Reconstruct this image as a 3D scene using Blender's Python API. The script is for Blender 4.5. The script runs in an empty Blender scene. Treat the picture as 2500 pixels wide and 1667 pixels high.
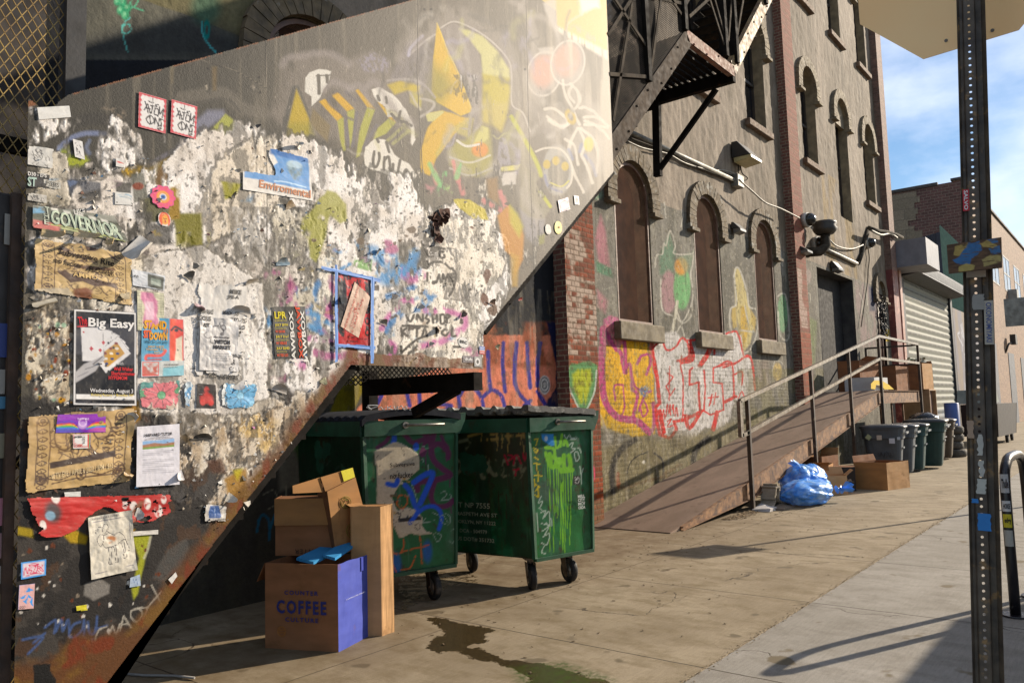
import bpy,bmesh,math,random
import numpy as np
from mathutils import Vector,Matrix
R_=math.radians
FPX,CX,CY,CAMH=1930.0,1250.0,833.5,1.65
def _axes():
 X=np.array([2801-CX,957-CY,FPX]);X/=np.linalg.norm(X)
 a=600.0-CX;b=-(X[0]*a+X[2]*FPX)/X[1]
 Z=np.array([a,b,FPX]);Z/=np.linalg.norm(Z)
 return np.array([X,np.cross(Z,X),Z])
RM=_axes()
sc=bpy.context.scene
cam_d=bpy.data.cameras.new('camera');cam=bpy.data.objects.new('camera',cam_d)
sc.collection.objects.link(cam);sc.camera=cam
cam_d.sensor_width=36;cam_d.lens=36*FPX/2500;cam_d.clip_start=.05;cam_d.clip_end=2000
cam.matrix_world=Matrix(((RM[0,0],-RM[0,1],-RM[0,2],0),(RM[1,0],-RM[1,1],-RM[1,2],0),(RM[2,0],-RM[2,1],-RM[2,2],CAMH),(0,0,0,1)))
SUN_AZ,SUN_EL=R_(156.3),R_(24.0)
LDIR=Vector((math.cos(SUN_AZ)*math.cos(SUN_EL),math.sin(SUN_AZ)*math.cos(SUN_EL),-math.sin(SUN_EL)))
sd=bpy.data.lights.new('sun','SUN');sun=bpy.data.objects.new('sun',sd);sc.collection.objects.link(sun)
sd.energy=5.0;sd.angle=R_(.5);sd.color=(1.0,.87,.70)
sun.rotation_euler=LDIR.to_track_quat('-Z','Y').to_euler();sun.location=(10,-20,20)
w=bpy.data.worlds.new("World");sc.world=w;w.use_nodes=True
nt=w.node_tree;nt.nodes.clear()
_o=nt.nodes.new('ShaderNodeOutputWorld');_b=nt.nodes.new('ShaderNodeBackground')
sky=nt.nodes.new('ShaderNodeTexSky');sky.sky_type='NISHITA';sky.sun_disc=False
sky.sun_elevation=SUN_EL;sky.sun_rotation=math.atan2(-LDIR.x,-LDIR.y)
sky.air_density=1.0;sky.dust_density=.6;sky.ozone_density=2.0
tc=nt.nodes.new('ShaderNodeTexCoord');mp=nt.nodes.new('ShaderNodeMapping');mp.inputs['Scale'].default_value=(1,1,2.2)
nz=nt.nodes.new('ShaderNodeTexNoise');nz.inputs['Scale'].default_value=3.1;nz.inputs['Detail'].default_value=7;nz.inputs['Roughness'].default_value=.55
rp=nt.nodes.new('ShaderNodeValToRGB');rp.color_ramp.elements[0].position=.41;rp.color_ramp.elements[1].position=.7
mx=nt.nodes.new('ShaderNodeMix');mx.data_type='RGBA';mx.inputs['B'].default_value=(12,12.6,14.2,1)
nt.links.new(tc.outputs['Generated'],mp.inputs[0]);nt.links.new(mp.outputs[0],nz.inputs['Vector'])
nt.links.new(nz.outputs['Fac'],rp.inputs[0]);nt.links.new(rp.outputs[0],mx.inputs['Factor'])
hs=nt.nodes.new('ShaderNodeHueSaturation');hs.inputs['Saturation'].default_value=1.35;hs.inputs['Value'].default_value=1.25;nt.links.new(sky.outputs[0],hs.inputs['Color']);nt.links.new(hs.outputs[0],mx.inputs['A']);nt.links.new(mx.outputs['Result'],_b.inputs['Color'])
_b.inputs['Strength'].default_value=.062
nt.links.new(_b.outputs[0],_o.inputs[0])
vs=sc.view_settings;sc.display_settings.display_device='sRGB'
vs.view_transform='Standard';vs.look='None';vs.exposure=0.72;vs.gamma=1
DS=2500/2352
def ray(u,v):return RM@np.array([u-CX,v-CY,FPX])
def on(u,v,ax,val):
 d=ray(u,v);t=(val-(0,0,CAMH)[ax])/d[ax];return Vector((d[0]*t,d[1]*t,CAMH+d[2]*t))
def proj(x,y,z):
 P=np.stack([np.asarray(x,float)+0*np.asarray(y)+0*np.asarray(z),np.asarray(y,float)+0*np.asarray(x)+0*np.asarray(z),np.asarray(z,float)-CAMH+0*np.asarray(x)+0*np.asarray(y)])
 c=np.tensordot(RM.T,P,1);return CX+FPX*c[0]/c[2],CY+FPX*c[1]/c[2]
def lin(h,k=1.0):
 if isinstance(h,str):
  h=h.lstrip('#');h=[int(h[i:i+2],16)/255 for i in(0,2,4)]
  h=[(c/12.92 if c<=.04045 else((c+.055)/1.055)**2.4)for c in h]
 return tuple(min(.9,c*k)for c in h[:3])
def W(o):
 return o.matrix_world.translation if o.parent is None else o.location+W(o.parent)
class MB:
 def __init__(s):s.v=[];s.f=[];s.m=[];s.mi=0;s.sm=[];s.smooth=False
 def add(s,vs_,fs):
  n=len(s.v);s.v+=[tuple(p)for p in vs_]
  for f in fs:s.f.append(tuple(i+n for i in f));s.m.append(s.mi);s.sm.append(s.smooth)
  return s
 def box(s,a,b):
  (x0,y0,z0),(x1,y1,z1)=a,b
  x0,x1=min(x0,x1),max(x0,x1);y0,y1=min(y0,y1),max(y0,y1);z0,z1=min(z0,z1),max(z0,z1)
  return s.add([(x0,y0,z0),(x1,y0,z0),(x1,y1,z0),(x0,y1,z0),(x0,y0,z1),(x1,y0,z1),(x1,y1,z1),(x0,y1,z1)],[(0,3,2,1),(4,5,6,7),(0,1,5,4),(1,2,6,5),(2,3,7,6),(3,0,4,7)])
 def hexa(s,p):
  return s.add(p,[(0,3,2,1),(4,5,6,7),(0,1,5,4),(1,2,6,5),(2,3,7,6),(3,0,4,7)])
 def bar(s,p,q,w_,h_,up=(0,0,1)):
  p=Vector(p);q=Vector(q);d=(q-p).normalized();u=Vector(up)
  sd_=d.cross(u)
  if sd_.length<1e-4:sd_=d.cross(Vector((0,1,0)))
  sd_.normalize();u=sd_.cross(d).normalized()
  a=sd_*w_/2;b=u*h_/2
  return s.hexa([p-a-b,p+a-b,p+a+b,p-a+b,q-a-b,q+a-b,q+a+b,q-a+b])
 def quad(s,a,b,c,d):return s.add([a,b,c,d],[(0,1,2,3)])
 def poly(s,pts):return s.add(pts,[tuple(range(len(pts)))])
 def prism(s,pts,off):
  n=len(pts);off=Vector(off);A=[Vector(p)for p in pts];B=[p+off for p in A]
  return s.add(A+B,[tuple(range(n))[::-1],tuple(range(n,2*n))]+[(i,(i+1)%n,n+(i+1)%n,n+i)for i in range(n)])
 def tube(s,path,r,n=8,caps=True):
  P=[Vector(p)for p in path];base=len(s.v);prev=None
  for i,p in enumerate(P):
   d=(P[min(i+1,len(P)-1)]-P[max(i-1,0)]).normalized()
   if prev is None:
    a=d.cross(Vector((0,0,1)));
    if a.length<1e-3:a=d.cross(Vector((1,0,0)))
   else:a=prev-d*prev.dot(d)
   a.normalize();prev=a;b=d.cross(a);rr=r[i]if isinstance(r,(list,tuple))else r
   for k in range(n):
    t=2*math.pi*k/n;s.v.append(tuple(p+(a*math.cos(t)+b*math.sin(t))*rr))
  for i in range(len(P)-1):
   for k in range(n):
    s.f.append((base+i*n+k,base+i*n+(k+1)%n,base+(i+1)*n+(k+1)%n,base+(i+1)*n+k));s.m.append(s.mi);s.sm.append(n>5)
  if caps:
   s.f.append(tuple(base+k for k in range(n))[::-1]);s.m.append(s.mi);s.sm.append(False)
   s.f.append(tuple(base+(len(P)-1)*n+k for k in range(n)));s.m.append(s.mi);s.sm.append(False)
  return s
 def cyl(s,c,ax,r,h,n=20):
  ax=Vector(ax).normalized();return s.tube([Vector(c),Vector(c)+ax*h],r,n)
 def lathe(s,prof,c=(0,0,0),ax='z',n=28):
  base=len(s.v)
  for r,z in prof:
   for k in range(n):
    t=2*math.pi*k/n;a,b=r*math.cos(t),r*math.sin(t)
    p={'z':(a,b,z),'x':(z,a,b),'y':(a,z,b)}[ax]
    s.v.append((p[0]+c[0],p[1]+c[1],p[2]+c[2]))
  for i in range(len(prof)-1):
   for k in range(n):
    s.f.append((base+i*n+k,base+i*n+(k+1)%n,base+(i+1)*n+(k+1)%n,base+(i+1)*n+k));s.m.append(s.mi);s.sm.append(True)
  return s
 def xf(s,M,start=0):
  s.v[start:]=[tuple(M@Vector(p))for p in s.v[start:]];return s
 def build(s,name,mats,parent=None,bevel=0,loc=None):
  off=Vector((0,0,0))
  if parent is not None:off=W(parent)
  me=bpy.data.meshes.new(name)
  vv=s.v if off.length==0 else[(p[0]-off.x,p[1]-off.y,p[2]-off.z)for p in s.v]
  me.from_pydata(vv,[],s.f)
  if not isinstance(mats,(list,tuple)):mats=[mats]
  for m in mats:me.materials.append(m)
  me.polygons.foreach_set('material_index',s.m);me.polygons.foreach_set('use_smooth',s.sm)
  bm=bmesh.new();bm.from_mesh(me);bmesh.ops.recalc_face_normals(bm,faces=bm.faces)
  if bevel:
   bmesh.ops.remove_doubles(bm,verts=bm.verts,dist=1e-5)
   es=[e for e in bm.edges if len(e.link_faces)==2 and e.calc_face_angle(0)>.6]
   bmesh.ops.bevel(bm,geom=es,offset=bevel,segments=1,affect='EDGES',clamp_overlap=True)
  bm.to_mesh(me);bm.free()
  o=bpy.data.objects.new(name,me);sc.collection.objects.link(o)
  if parent is not None:o.parent=parent
  return o
def thing(name,label,cat,loc=(0,0,0),group=None):
 o=bpy.data.objects.new(name,None);o.empty_display_size=.1;sc.collection.objects.link(o);o.location=loc
 o['label']=label;o['category']=cat
 if group:o['group']=group
 bpy.context.view_layer.update()
 return o
def tag(o,label,cat,group=None):
 o['label']=label;o['category']=cat
 if group:o['group']=group
 return o
def struct(o):o['kind']='structure';return o
def kids(o):return[c for c in bpy.data.objects if c.parent==o]
def copy_tree(o,parent=None):
 c=o.copy();sc.collection.objects.link(c)
 if parent is not None:c.parent=parent
 for k in kids(o):
  copy_tree(k,c)
 return c
MATS={}
def _mat(name):
 m=bpy.data.materials.new(name);m.use_nodes=True;n=m.node_tree;b=n.nodes['Principled BSDF'];return m,n,b
def N(n,t,**kw):
 x=n.nodes.new(t)
 for k,v in kw.items():
  if k in x.inputs:x.inputs[k].default_value=v
  else:setattr(x,k,v)
 return x
def ramp(n,src,p0,p1,c0=(0,0,0,1),c1=(1,1,1,1)):
 r=n.nodes.new('ShaderNodeValToRGB');r.color_ramp.elements[0].position=p0;r.color_ramp.elements[1].position=p1
 r.color_ramp.elements[0].color=c0;r.color_ramp.elements[1].color=c1;n.links.new(src,r.inputs[0]);return r.outputs[0]
def mixc(n,f,a,b,mode='MIX'):
 m=n.nodes.new('ShaderNodeMix');m.data_type='RGBA';m.blend_type=mode
 for i,s_ in(('Factor',f),('A',a),('B',b)):
  if hasattr(s_,'is_linked'):n.links.new(s_,m.inputs[i])
  elif i=='Factor':m.inputs[i].default_value=s_
  else:m.inputs[i].default_value=(*s_[:3],1)
 return m.outputs['Result']
def bump(n,b,h,strength=.3,dist=.01):
 x=n.nodes.new('ShaderNodeBump');x.inputs['Strength'].default_value=strength;x.inputs['Distance'].default_value=dist
 n.links.new(h,x.inputs['Height']);n.links.new(x.outputs[0],b.inputs['Normal']);return x
def pos(n):return n.nodes.new('ShaderNodeNewGeometry').outputs['Position']
def objc(n):return n.nodes.new('ShaderNodeTexCoord').outputs['Object']
def noise(n,vec,scale,detail=5,rough=.55,stretch=None):
 if stretch:
  m=n.nodes.new('ShaderNodeMapping');m.inputs['Scale'].default_value=stretch;n.links.new(vec,m.inputs[0]);vec=m.outputs[0]
 x=N(n,'ShaderNodeTexNoise',Scale=scale,Detail=detail,Roughness=rough);n.links.new(vec,x.inputs['Vector']);return x.outputs['Fac']
def pm(name,c1,c2=None,scale=6,lo=.35,hi=.65,rough=.6,metal=0,bs=60,bstr=.25,bd=.004,c3=None,s3=1.3,t3=(.55,.62),spec=.5,alpha=1,coat=0,stretch=None):
 if name in MATS:return MATS[name]
 m,n,b=_mat(name);c1=lin(c1);c2=lin(c2)if c2 else tuple(c*.7 for c in c1)
 p=objc(n);col=mixc(n,ramp(n,noise(n,p,scale,stretch=stretch),lo,hi),c1,c2)
 if c3:col=mixc(n,ramp(n,noise(n,p,s3,8,.65),*t3),col,lin(c3))
 n.links.new(col,b.inputs['Base Color'])
 b.inputs['Metallic'].default_value=metal;b.inputs['Specular IOR Level'].default_value=spec
 r=ramp(n,noise(n,p,scale*2.3),.3,.7,(rough*.85,)*3+(1,),(min(1,rough*1.2),)*3+(1,));n.links.new(r,b.inputs['Roughness'])
 if bstr:bump(n,b,noise(n,p,bs,4),bstr,bd)
 if coat:b.inputs['Coat Weight'].default_value=coat
 MATS[name]=m;return m
def vcm(name,rough=.65,grain=60,gamt=.25,bstr=.3,bd=.004,spec=.35,streak=None,bmask=None):
 """material of a hand-painted surface: the paint layers come from the mesh's colour attribute"""
 if name in MATS:return MATS[name]
 m,n,b=_mat(name);a=n.nodes.new('ShaderNodeAttribute');a.attribute_name='paint'
 p=pos(n);g=noise(n,p,grain,6,.65);gg=ramp(n,g,.25,.75,(1-gamt,)*3+(1,),(1+gamt*.6,)*3+(1,))
 col=mixc(n,1.0,a.outputs['Color'],gg,'MULTIPLY')
 if streak:
  st=noise(n,p,streak,5,.6,(1,1,.12));col=mixc(n,1.0,col,ramp(n,st,.3,.75,(.78,)*3+(1,),(1.12,)*3+(1,)),'MULTIPLY')
 n.links.new(col,b.inputs['Base Color']);b.inputs['Roughness'].default_value=rough;b.inputs['Specular IOR Level'].default_value=spec
 bump(n,b,noise(n,p,grain*1.4,5,.6),bstr,bd)
 MATS[name]=m;return m
def flat(name,c,rough=.6,spec=.4):
 if name in MATS:return MATS[name]
 m,n,b=_mat(name);cc=lin(c)
 col=mixc(n,ramp(n,noise(n,pos(n),40),.3,.7),cc,tuple(x*.86 for x in cc));n.links.new(col,b.inputs['Base Color'])
 b.inputs['Roughness'].default_value=rough;b.inputs['Specular IOR Level'].default_value=spec;MATS[name]=m;return m
def ink(h):
 return flat('ink_'+h.strip('#'),h,.7,.25)
def brickm(name,c1,c2,mortar,scale=1.0,bw=.215,bh=.075,ms=.011,rough=.85,worn=None,off=.5,bstr=.7):
 if name in MATS:return MATS[name]
 m,n,b=_mat(name);p=pos(n);s_=n.nodes.new('ShaderNodeSeparateXYZ');n.links.new(p,s_.inputs[0])
 a=N(n,'ShaderNodeMath',operation='ADD');n.links.new(s_.outputs[0],a.inputs[0]);n.links.new(s_.outputs[1],a.inputs[1])
 c=n.nodes.new('ShaderNodeCombineXYZ');n.links.new(a.outputs[0],c.inputs[0]);n.links.new(s_.outputs[2],c.inputs[1])
 dn=N(n,'ShaderNodeTexNoise',Scale=9.0,Detail=3.0);n.links.new(p,dn.inputs['Vector'])
 vm=N(n,'ShaderNodeVectorMath',operation='MULTIPLY_ADD');vm.inputs[1].default_value=(.012,.008,0);n.links.new(dn.outputs['Color'],vm.inputs[0]);n.links.new(c.outputs[0],vm.inputs[2])
 br=N(n,'ShaderNodeTexBrick',Scale=1.0);br.offset=off
 br.inputs['Brick Width'].default_value=bw;br.inputs['Row Height'].default_value=bh;br.inputs['Mortar Size'].default_value=ms
 br.inputs['Mortar Smooth'].default_value=.25;br.inputs['Bias'].default_value=0
 br.inputs['Color1'].default_value=(*lin(c1),1);br.inputs['Color2'].default_value=(*lin(c2),1);br.inputs['Mortar'].default_value=(*lin(mortar),1)
 n.links.new(vm.outputs[0],br.inputs['Vector'])
 g=ramp(n,noise(n,p,14,6,.7),.3,.7,(.6,)*3+(1,),(1.25,)*3+(1,));col=mixc(n,1.0,br.outputs['Color'],g,'MULTIPLY')
 if worn:col=mixc(n,ramp(n,noise(n,p,3.5,8,.7,(1,1,1.6)),*worn[1]),col,lin(worn[0]))
 n.links.new(col,b.inputs['Base Color']);b.inputs['Roughness'].default_value=rough
 inv=N(n,'ShaderNodeMath',operation='MULTIPLY_ADD');inv.inputs[1].default_value=-1.0;inv.inputs[2].default_value=1;n.links.new(br.outputs['Fac'],inv.inputs[0])
 h=N(n,'ShaderNodeMath',operation='MULTIPLY_ADD');h.inputs[1].default_value=.35;n.links.new(noise(n,p,70,4),h.inputs[0]);n.links.new(inv.outputs[0],h.inputs[2])
 bump(n,b,h.outputs[0],bstr,.012);MATS[name]=m;return m
def _hash(ix,iy,seed):
 n=(ix*374761393+iy*668265263+seed*1274126177)&0xFFFFFFFF
 n=((n^(n>>13))*1274126177)&0xFFFFFFFF
 return((n^(n>>16))&0xFFFF)/65535.0
def vnoise(x,y,seed=0):
 xi=np.floor(x).astype(np.int64);yi=np.floor(y).astype(np.int64);fx=x-xi;fy=y-yi
 fx=fx*fx*(3-2*fx);fy=fy*fy*(3-2*fy)
 a=_hash(xi,yi,seed);b=_hash(xi+1,yi,seed);c=_hash(xi,yi+1,seed);d=_hash(xi+1,yi+1,seed)
 return a+(b-a)*fx+(c-a)*fy+(a-b-c+d)*fx*fy
def fbm(x,y,seed=0,o=5,g=.5):
 t=0;a=1;n=0
 for i in range(o):t=t+a*vnoise(x*2**i,y*2**i,seed+i*17);n+=a;a*=g
 return t/n
def sstep(x,a,b):t=np.clip((x-a)/(b-a),0,1);return t*t*(3-2*t)
def spl(P,n=8):
 P=[tuple(p)for p in P]
 if len(P)<3:return P
 o=[]
 for i in range(len(P)-1):
  p0=P[max(i-1,0)];p1=P[i];p2=P[i+1];p3=P[min(i+2,len(P)-1)]
  for k in range(n):
   t=k/n;o.append(tuple(.5*((2*b)+(-a+c)*t+(2*a-5*b+4*c-d)*t*t+(-a+3*b-3*c+d)*t**3)for a,b,c,d in zip(p0,p1,p2,p3)))
 return o+[P[-1]]
class Paint:
 """paint layers laid on a surface; (u, v) are the coordinates strokes are given in, (x, z) metres on the surface"""
 def __init__(s,u,v,x,z,base=(.2,.2,.2)):
  s.u,s.v,s.x,s.z=[np.asarray(q,np.float64).ravel()for q in(u,v,x,z)]
  s.rgb=np.tile(np.array(base,np.float64),(s.u.size,1));s.h=np.zeros(s.u.size);s.cl=None
 def sub(s,u0,v0,u1,v1):
  k=(s.u>u0)&(s.u<u1)&(s.v>v0)&(s.v<v1)
  return np.nonzero(k)[0]
 def n(s,sx,sz=None,seed=0,o=5,g=.5,k=slice(None)):
  return fbm(s.x[k]*sx,s.z[k]*(sz or sx),seed,o,g)
 def over(s,idx,m,col,h=None):
  m=m[:,None];s.rgb[idx]=s.rgb[idx]*(1-m)+np.array(col)*m
  if h is not None:s.h[idx]=s.h[idx]*(1-m[:,0])+h*m[:,0]
 def _pd(s,idx,P,closed,wob,seed,ws):
  u=s.u[idx];v=s.v[idx]
  if wob:
   u=u+wob*2*(fbm(s.x[idx]*ws,s.z[idx]*ws,seed+5,4)-.5);v=v+wob*2*(fbm(s.x[idx]*ws,s.z[idx]*ws,seed+91,4)-.5)
  d=np.full(u.size,1e9);ins=np.zeros(u.size,bool);n=len(P)
  for i in range(n if closed else n-1):
   ax,ay=P[i][:2];bx,by=P[(i+1)%n][:2];ex,ey=bx-ax,by-ay;L=ex*ex+ey*ey+1e-9
   t=np.clip(((u-ax)*ex+(v-ay)*ey)/L,0,1);dd=(u-ax-t*ex)**2+(v-ay-t*ey)**2;d=np.minimum(d,dd)
   if closed:
    c=((ay>v)!=(by>v));ins^=c&(u<ex*(v-ay)/(ey if abs(ey)>1e-9 else 1e-9)+ax)
  return np.sqrt(d),ins
 def poly(s,P,col,soft=2,a=1,wob=0,ws=12,seed=1,h=None,tex=None,grad=None):
  us=[p[0]for p in P];vs_=[p[1]for p in P];e=soft+wob*1.6+2
  idx=s.sub(min(us)-e,min(vs_)-e,max(us)+e,max(vs_)+e)
  if not idx.size:return idx
  d,ins=s._pd(idx,P,True,wob,seed,ws);sd_=np.where(ins,d,-d);m=sstep(sd_,-soft/2,soft/2)*a
  if tex:m=m*sstep(s.n(tex[0],tex[1],seed+33,k=idx),tex[2],tex[3])
  c=np.array(col)
  if grad is not None:
   (g0,g1,c2)=grad;gx,gy=g1[0]-g0[0],g1[1]-g0[1]
   t=np.clip(((s.u[idx]-g0[0])*gx+(s.v[idx]-g0[1])*gy)/(gx*gx+gy*gy),0,1)[:,None];c=c*(1-t)+np.array(c2)*t
   s.rgb[idx]=s.rgb[idx]*(1-m[:,None])+c*m[:,None]
   if h is not None:s.h[idx]=s.h[idx]*(1-m)+h*m
   return idx
  s.over(idx,m,col,h);return idx
 def line(s,P,wd,col,soft=None,a=1,wob=0,ws=12,seed=1,smooth=True,closed=False,tex=None):
  if smooth and len(P)>2:P=spl(list(P)+([P[0]]if closed else[]))
  soft=wd*.35 if soft is None else soft;e=wd+soft+wob*1.6+2
  us=[p[0]for p in P];vs_=[p[1]for p in P];idx=s.sub(min(us)-e,min(vs_)-e,max(us)+e,max(vs_)+e)
  if not idx.size:return
  d,_=s._pd(idx,P,False,wob,seed,ws);m=(1-sstep(d,wd/2-soft/2,wd/2+soft/2))*a
  if tex:m=m*sstep(s.n(tex[0],tex[1],seed+33,k=idx),tex[2],tex[3])
  s.over(idx,m,col)
 def ell(s,cx,cy,rx,ry,col,soft=.3,a=1,ring=None,rot=0,tex=None,seed=3):
  r=max(rx,ry)*1.3+3;idx=s.sub(cx-r,cy-r,cx+r,cy+r)
  if not idx.size:return
  c,q=math.cos(R_(rot)),math.sin(R_(rot));du=s.u[idx]-cx;dv=s.v[idx]-cy
  d=np.sqrt(((du*c+dv*q)/rx)**2+((-du*q+dv*c)/ry)**2)
  m=(1-sstep(d,1-soft/2,1+soft/2))
  if ring:m=m*sstep(d,1-ring-soft/2,1-ring+soft/2)
  if tex:m=m*sstep(s.n(tex[0],tex[1],seed,k=idx),tex[2],tex[3])
  s.over(idx,m*a,col)
 def drips(s,pts,L,wd,col,seed=0,a=1):
  rnd=random.Random(seed)
  for(u,v)in pts:s.line([(u,v),(u+rnd.uniform(-2,2),v+L*rnd.uniform(.4,1))],wd,col,smooth=False,a=a)
def punch(p,g=1.18,s=1.3,k=1.0):
 c=np.clip(p.rgb,0,1)**g*k;l=c.mean(1,keepdims=True);p.rgb=np.clip(l+(c-l)*s,0,.85)
def set_paint(me,rgb,name='paint'):
 at=me.color_attributes.new(name,'FLOAT_COLOR','POINT')
 d=np.ones((len(rgb),4),np.float32);d[:,:3]=np.clip(rgb,0,1);at.data.foreach_set('color',d.ravel())
def grid_mesh(name,P,mask=None,mats=None,parent=None,rgb=None,smooth=True,flip=False):
 """P (rows, cols, 3) vertices; mask (rows-1, cols-1) of kept cells"""
 r,c=P.shape[:2];ii=np.arange(r*c).reshape(r,c)
 q=np.stack([ii[:-1,:-1],ii[:-1,1:],ii[1:,1:],ii[1:,:-1]],-1)
 if flip:q=q[...,::-1]
 q=q[mask]if mask is not None else q.reshape(-1,4)
 used=np.zeros(r*c,bool);used[q.ravel()]=True;re=np.cumsum(used)-1;q=re[q]
 V=P.reshape(-1,3)[used].astype(np.float32)
 if parent is not None:V=V-np.array(W(parent),np.float32)
 me=bpy.data.meshes.new(name);me.vertices.add(len(V));me.vertices.foreach_set('co',V.ravel())
 nf=len(q);me.loops.add(nf*4);me.loops.foreach_set('vertex_index',q.astype(np.int32).ravel());me.polygons.add(nf)
 me.polygons.foreach_set('loop_start',np.arange(nf,dtype=np.int32)*4)
 me.update(calc_edges=True);me.polygons.foreach_set('use_smooth',np.full(nf,smooth))
 if mats:me.materials.append(mats)
 if rgb is not None:set_paint(me,rgb.reshape(-1,3)[used])
 me.validate()
 o=bpy.data.objects.new(name,me);sc.collection.objects.link(o)
 if parent is not None:o.parent=parent
 return o
_tc={}
def text_tris(s_,bold=0,sp=1.0,shear=0,res=2):
 key=(s_,bold,sp,shear)
 if key in _tc:return _tc[key]
 cu=bpy.data.curves.new('t','FONT');cu.body=s_;cu.offset=bold;cu.space_character=sp;cu.shear=shear;cu.resolution_u=res
 cu.align_x='LEFT';o=bpy.data.objects.new('t',cu);sc.collection.objects.link(o)
 dg=bpy.context.evaluated_depsgraph_get();me=bpy.data.meshes.new_from_object(o.evaluated_get(dg))
 V=[(v.co.x,v.co.y)for v in me.vertices];F=[tuple(p.vertices)for p in me.polygons]
 bpy.data.objects.remove(o);bpy.data.curves.remove(cu);bpy.data.meshes.remove(me)
 if not V:V=[(0,0)]
 x0=min(p[0]for p in V);x1=max(p[0]for p in V);y0=min(p[1]for p in V);y1=max(p[1]for p in V)
 _tc[key]=([((x-x0)/max(x1-x0,1e-6),(y-y0)/max(y1-y0,1e-6))for x,y in V],F);return _tc[key]
def Zf(x0,y0,k):return lambda pts:[(x0+a*k,y0+b*k)for a,b in pts]
D_=Zf(0,0,DS);ZA=Zf(0,0,800/2349);ZB=Zf(0,450,600/1711);ZC=Zf(0,950,600/1312);ZD=Zf(500,0,600/1762)
ZE=Zf(500,450,750/2352);ZF=Zf(1000,0,600/1344);Z2=Zf(1400,350,600/1447);Z3=Zf(1450,0,700/2352);Z4=Zf(1900,400,600/2091)
Z5=Zf(1750,800,650/2038);Z6=Zf(1250,850,650/2038);ZK=Zf(700,850,750/2352);ZM=Zf(600,950,900/1968);Z8=Zf(2050,750,450/1764);ZG=Zf(1100,1200,1300/2352)
def L_(h,k=.82):return lin(h,k)
def ground_mat(name,warm):
 m,n,b=_mat(name);p=pos(n)
 c1=mixc(n,ramp(n,noise(n,p,.9,6,.6),.35,.65),lin('#a8997f' if warm else '#a29c92',.8),lin('#8f8067' if warm else '#8e887d',.8))
 c2=mixc(n,ramp(n,noise(n,p,5,8,.7,(1,.5,1)),.45,.7),c1,lin('#7a6a4c' if warm else '#80796d',.8))
 sp=ramp(n,noise(n,p,190,3,.6),.32,.68,(.68,)*3+(1,),(1.28,)*3+(1,));c3=mixc(n,1,c2,sp,'MULTIPLY')
 sc2=ramp(n,noise(n,p,26,6,.7),.62,.72);c3=mixc(n,sc2,c3,lin('#6b5f4a',.7))
 br=ramp(n,noise(n,p,60,3,.5,(.12,1,1)),.3,.7,(.9,)*3+(1,),(1.08,)*3+(1,));c3=mixc(n,1,c3,br,'MULTIPLY')
 s_=n.nodes.new('ShaderNodeSeparateXYZ');n.links.new(p,s_.inputs[0])
 def M(op,a,b_=None,c=None):
  x=N(n,'ShaderNodeMath',operation=op)
  for i,q in enumerate((a,b_,c)):
   if q is None:continue
   if hasattr(q,'is_linked'):n.links.new(q,x.inputs[i])
   else:x.inputs[i].default_value=q
  return x.outputs[0]
 wob=M('MULTIPLY',M('SUBTRACT',noise(n,p,7,3),.5),.02)
 xx=M('ADD',s_.outputs[0],wob);fr=M('ABSOLUTE',M('SUBTRACT',M('FRACT',M('DIVIDE',M('SUBTRACT',xx,4.75-1.03),2.0)),.515))
 jx=M('LESS_THAN',fr,.0035)
 yy=M('ADD',s_.outputs[1],M('MULTIPLY',M('SUBTRACT',noise(n,p,3,5,.7),.5),.03))
 j2=M('LESS_THAN',M('ABSOLUTE',M('SUBTRACT',yy,4.35)),.005)
 jj=M('MAXIMUM',jx,j2);ck=N(n,'ShaderNodeTexVoronoi',feature='DISTANCE_TO_EDGE',Scale=.45);dv_=N(n,'ShaderNodeVectorMath',operation='MULTIPLY_ADD');dn2=N(n,'ShaderNodeTexNoise',Scale=2.0,Detail=6.0);n.links.new(p,dn2.inputs['Vector']);n.links.new(dn2.outputs['Color'],dv_.inputs[0]);dv_.inputs[1].default_value=(.7,.7,0);n.links.new(p,dv_.inputs[2]);n.links.new(dv_.outputs[0],ck.inputs['Vector']);crk=M('MULTIPLY',M('LESS_THAN',ck.outputs['Distance'],.0022),ramp(n,noise(n,p,.8,3),.5,.56));jj=M('MAXIMUM',jj,crk);col=mixc(n,jj,c3,(.05,.038,.025))
 col=mixc(n,ramp(n,noise(n,p,3.2,3,.4),.66,.7),col,lin('#6f634d',.8));gum=N(n,'ShaderNodeTexVoronoi',Scale=1.7);n.links.new(p,gum.inputs['Vector']);col=mixc(n,M('MULTIPLY',M('LESS_THAN',gum.outputs['Distance'],.035),.6),col,(.07,.06,.05))
 wet=n.nodes.new('ShaderNodeAttribute');wet.attribute_name='paint'
 ws_=n.nodes.new('ShaderNodeSeparateColor');n.links.new(wet.outputs['Color'],ws_.inputs[0])
 wn=M('ADD',ws_.outputs[0],M('MULTIPLY',M('SUBTRACT',noise(n,p,9,9,.75),.5),1.3));wm=ramp(n,wn,.5,.56)
 col=mixc(n,wm,col,mixc(n,ramp(n,noise(n,p,30,5),.3,.7),(.028,.019,.009),(.06,.042,.018)))
 dn=M('MULTIPLY',ws_.outputs[1],ramp(n,noise(n,p,4,8,.7),.2,.7));col=mixc(n,dn,col,lin('#5c4322',.75))
 gn=M('MULTIPLY',ws_.outputs[2],ramp(n,noise(n,p,22,6,.7),.4,.6));col=mixc(n,gn,col,lin('#4b5a1d',.6))
 n.links.new(col,b.inputs['Base Color']);n.links.new(mixc(n,wm,(.85,)*3,(.18,)*3),b.inputs['Roughness']);b.inputs['Specular IOR Level'].default_value=.3
 h=M('SUBTRACT',M('MULTIPLY',noise(n,p,120,5,.65),.5),M('MULTIPLY',jj,2.5));bump(n,b,h,.55,.006)
 return m
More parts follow.
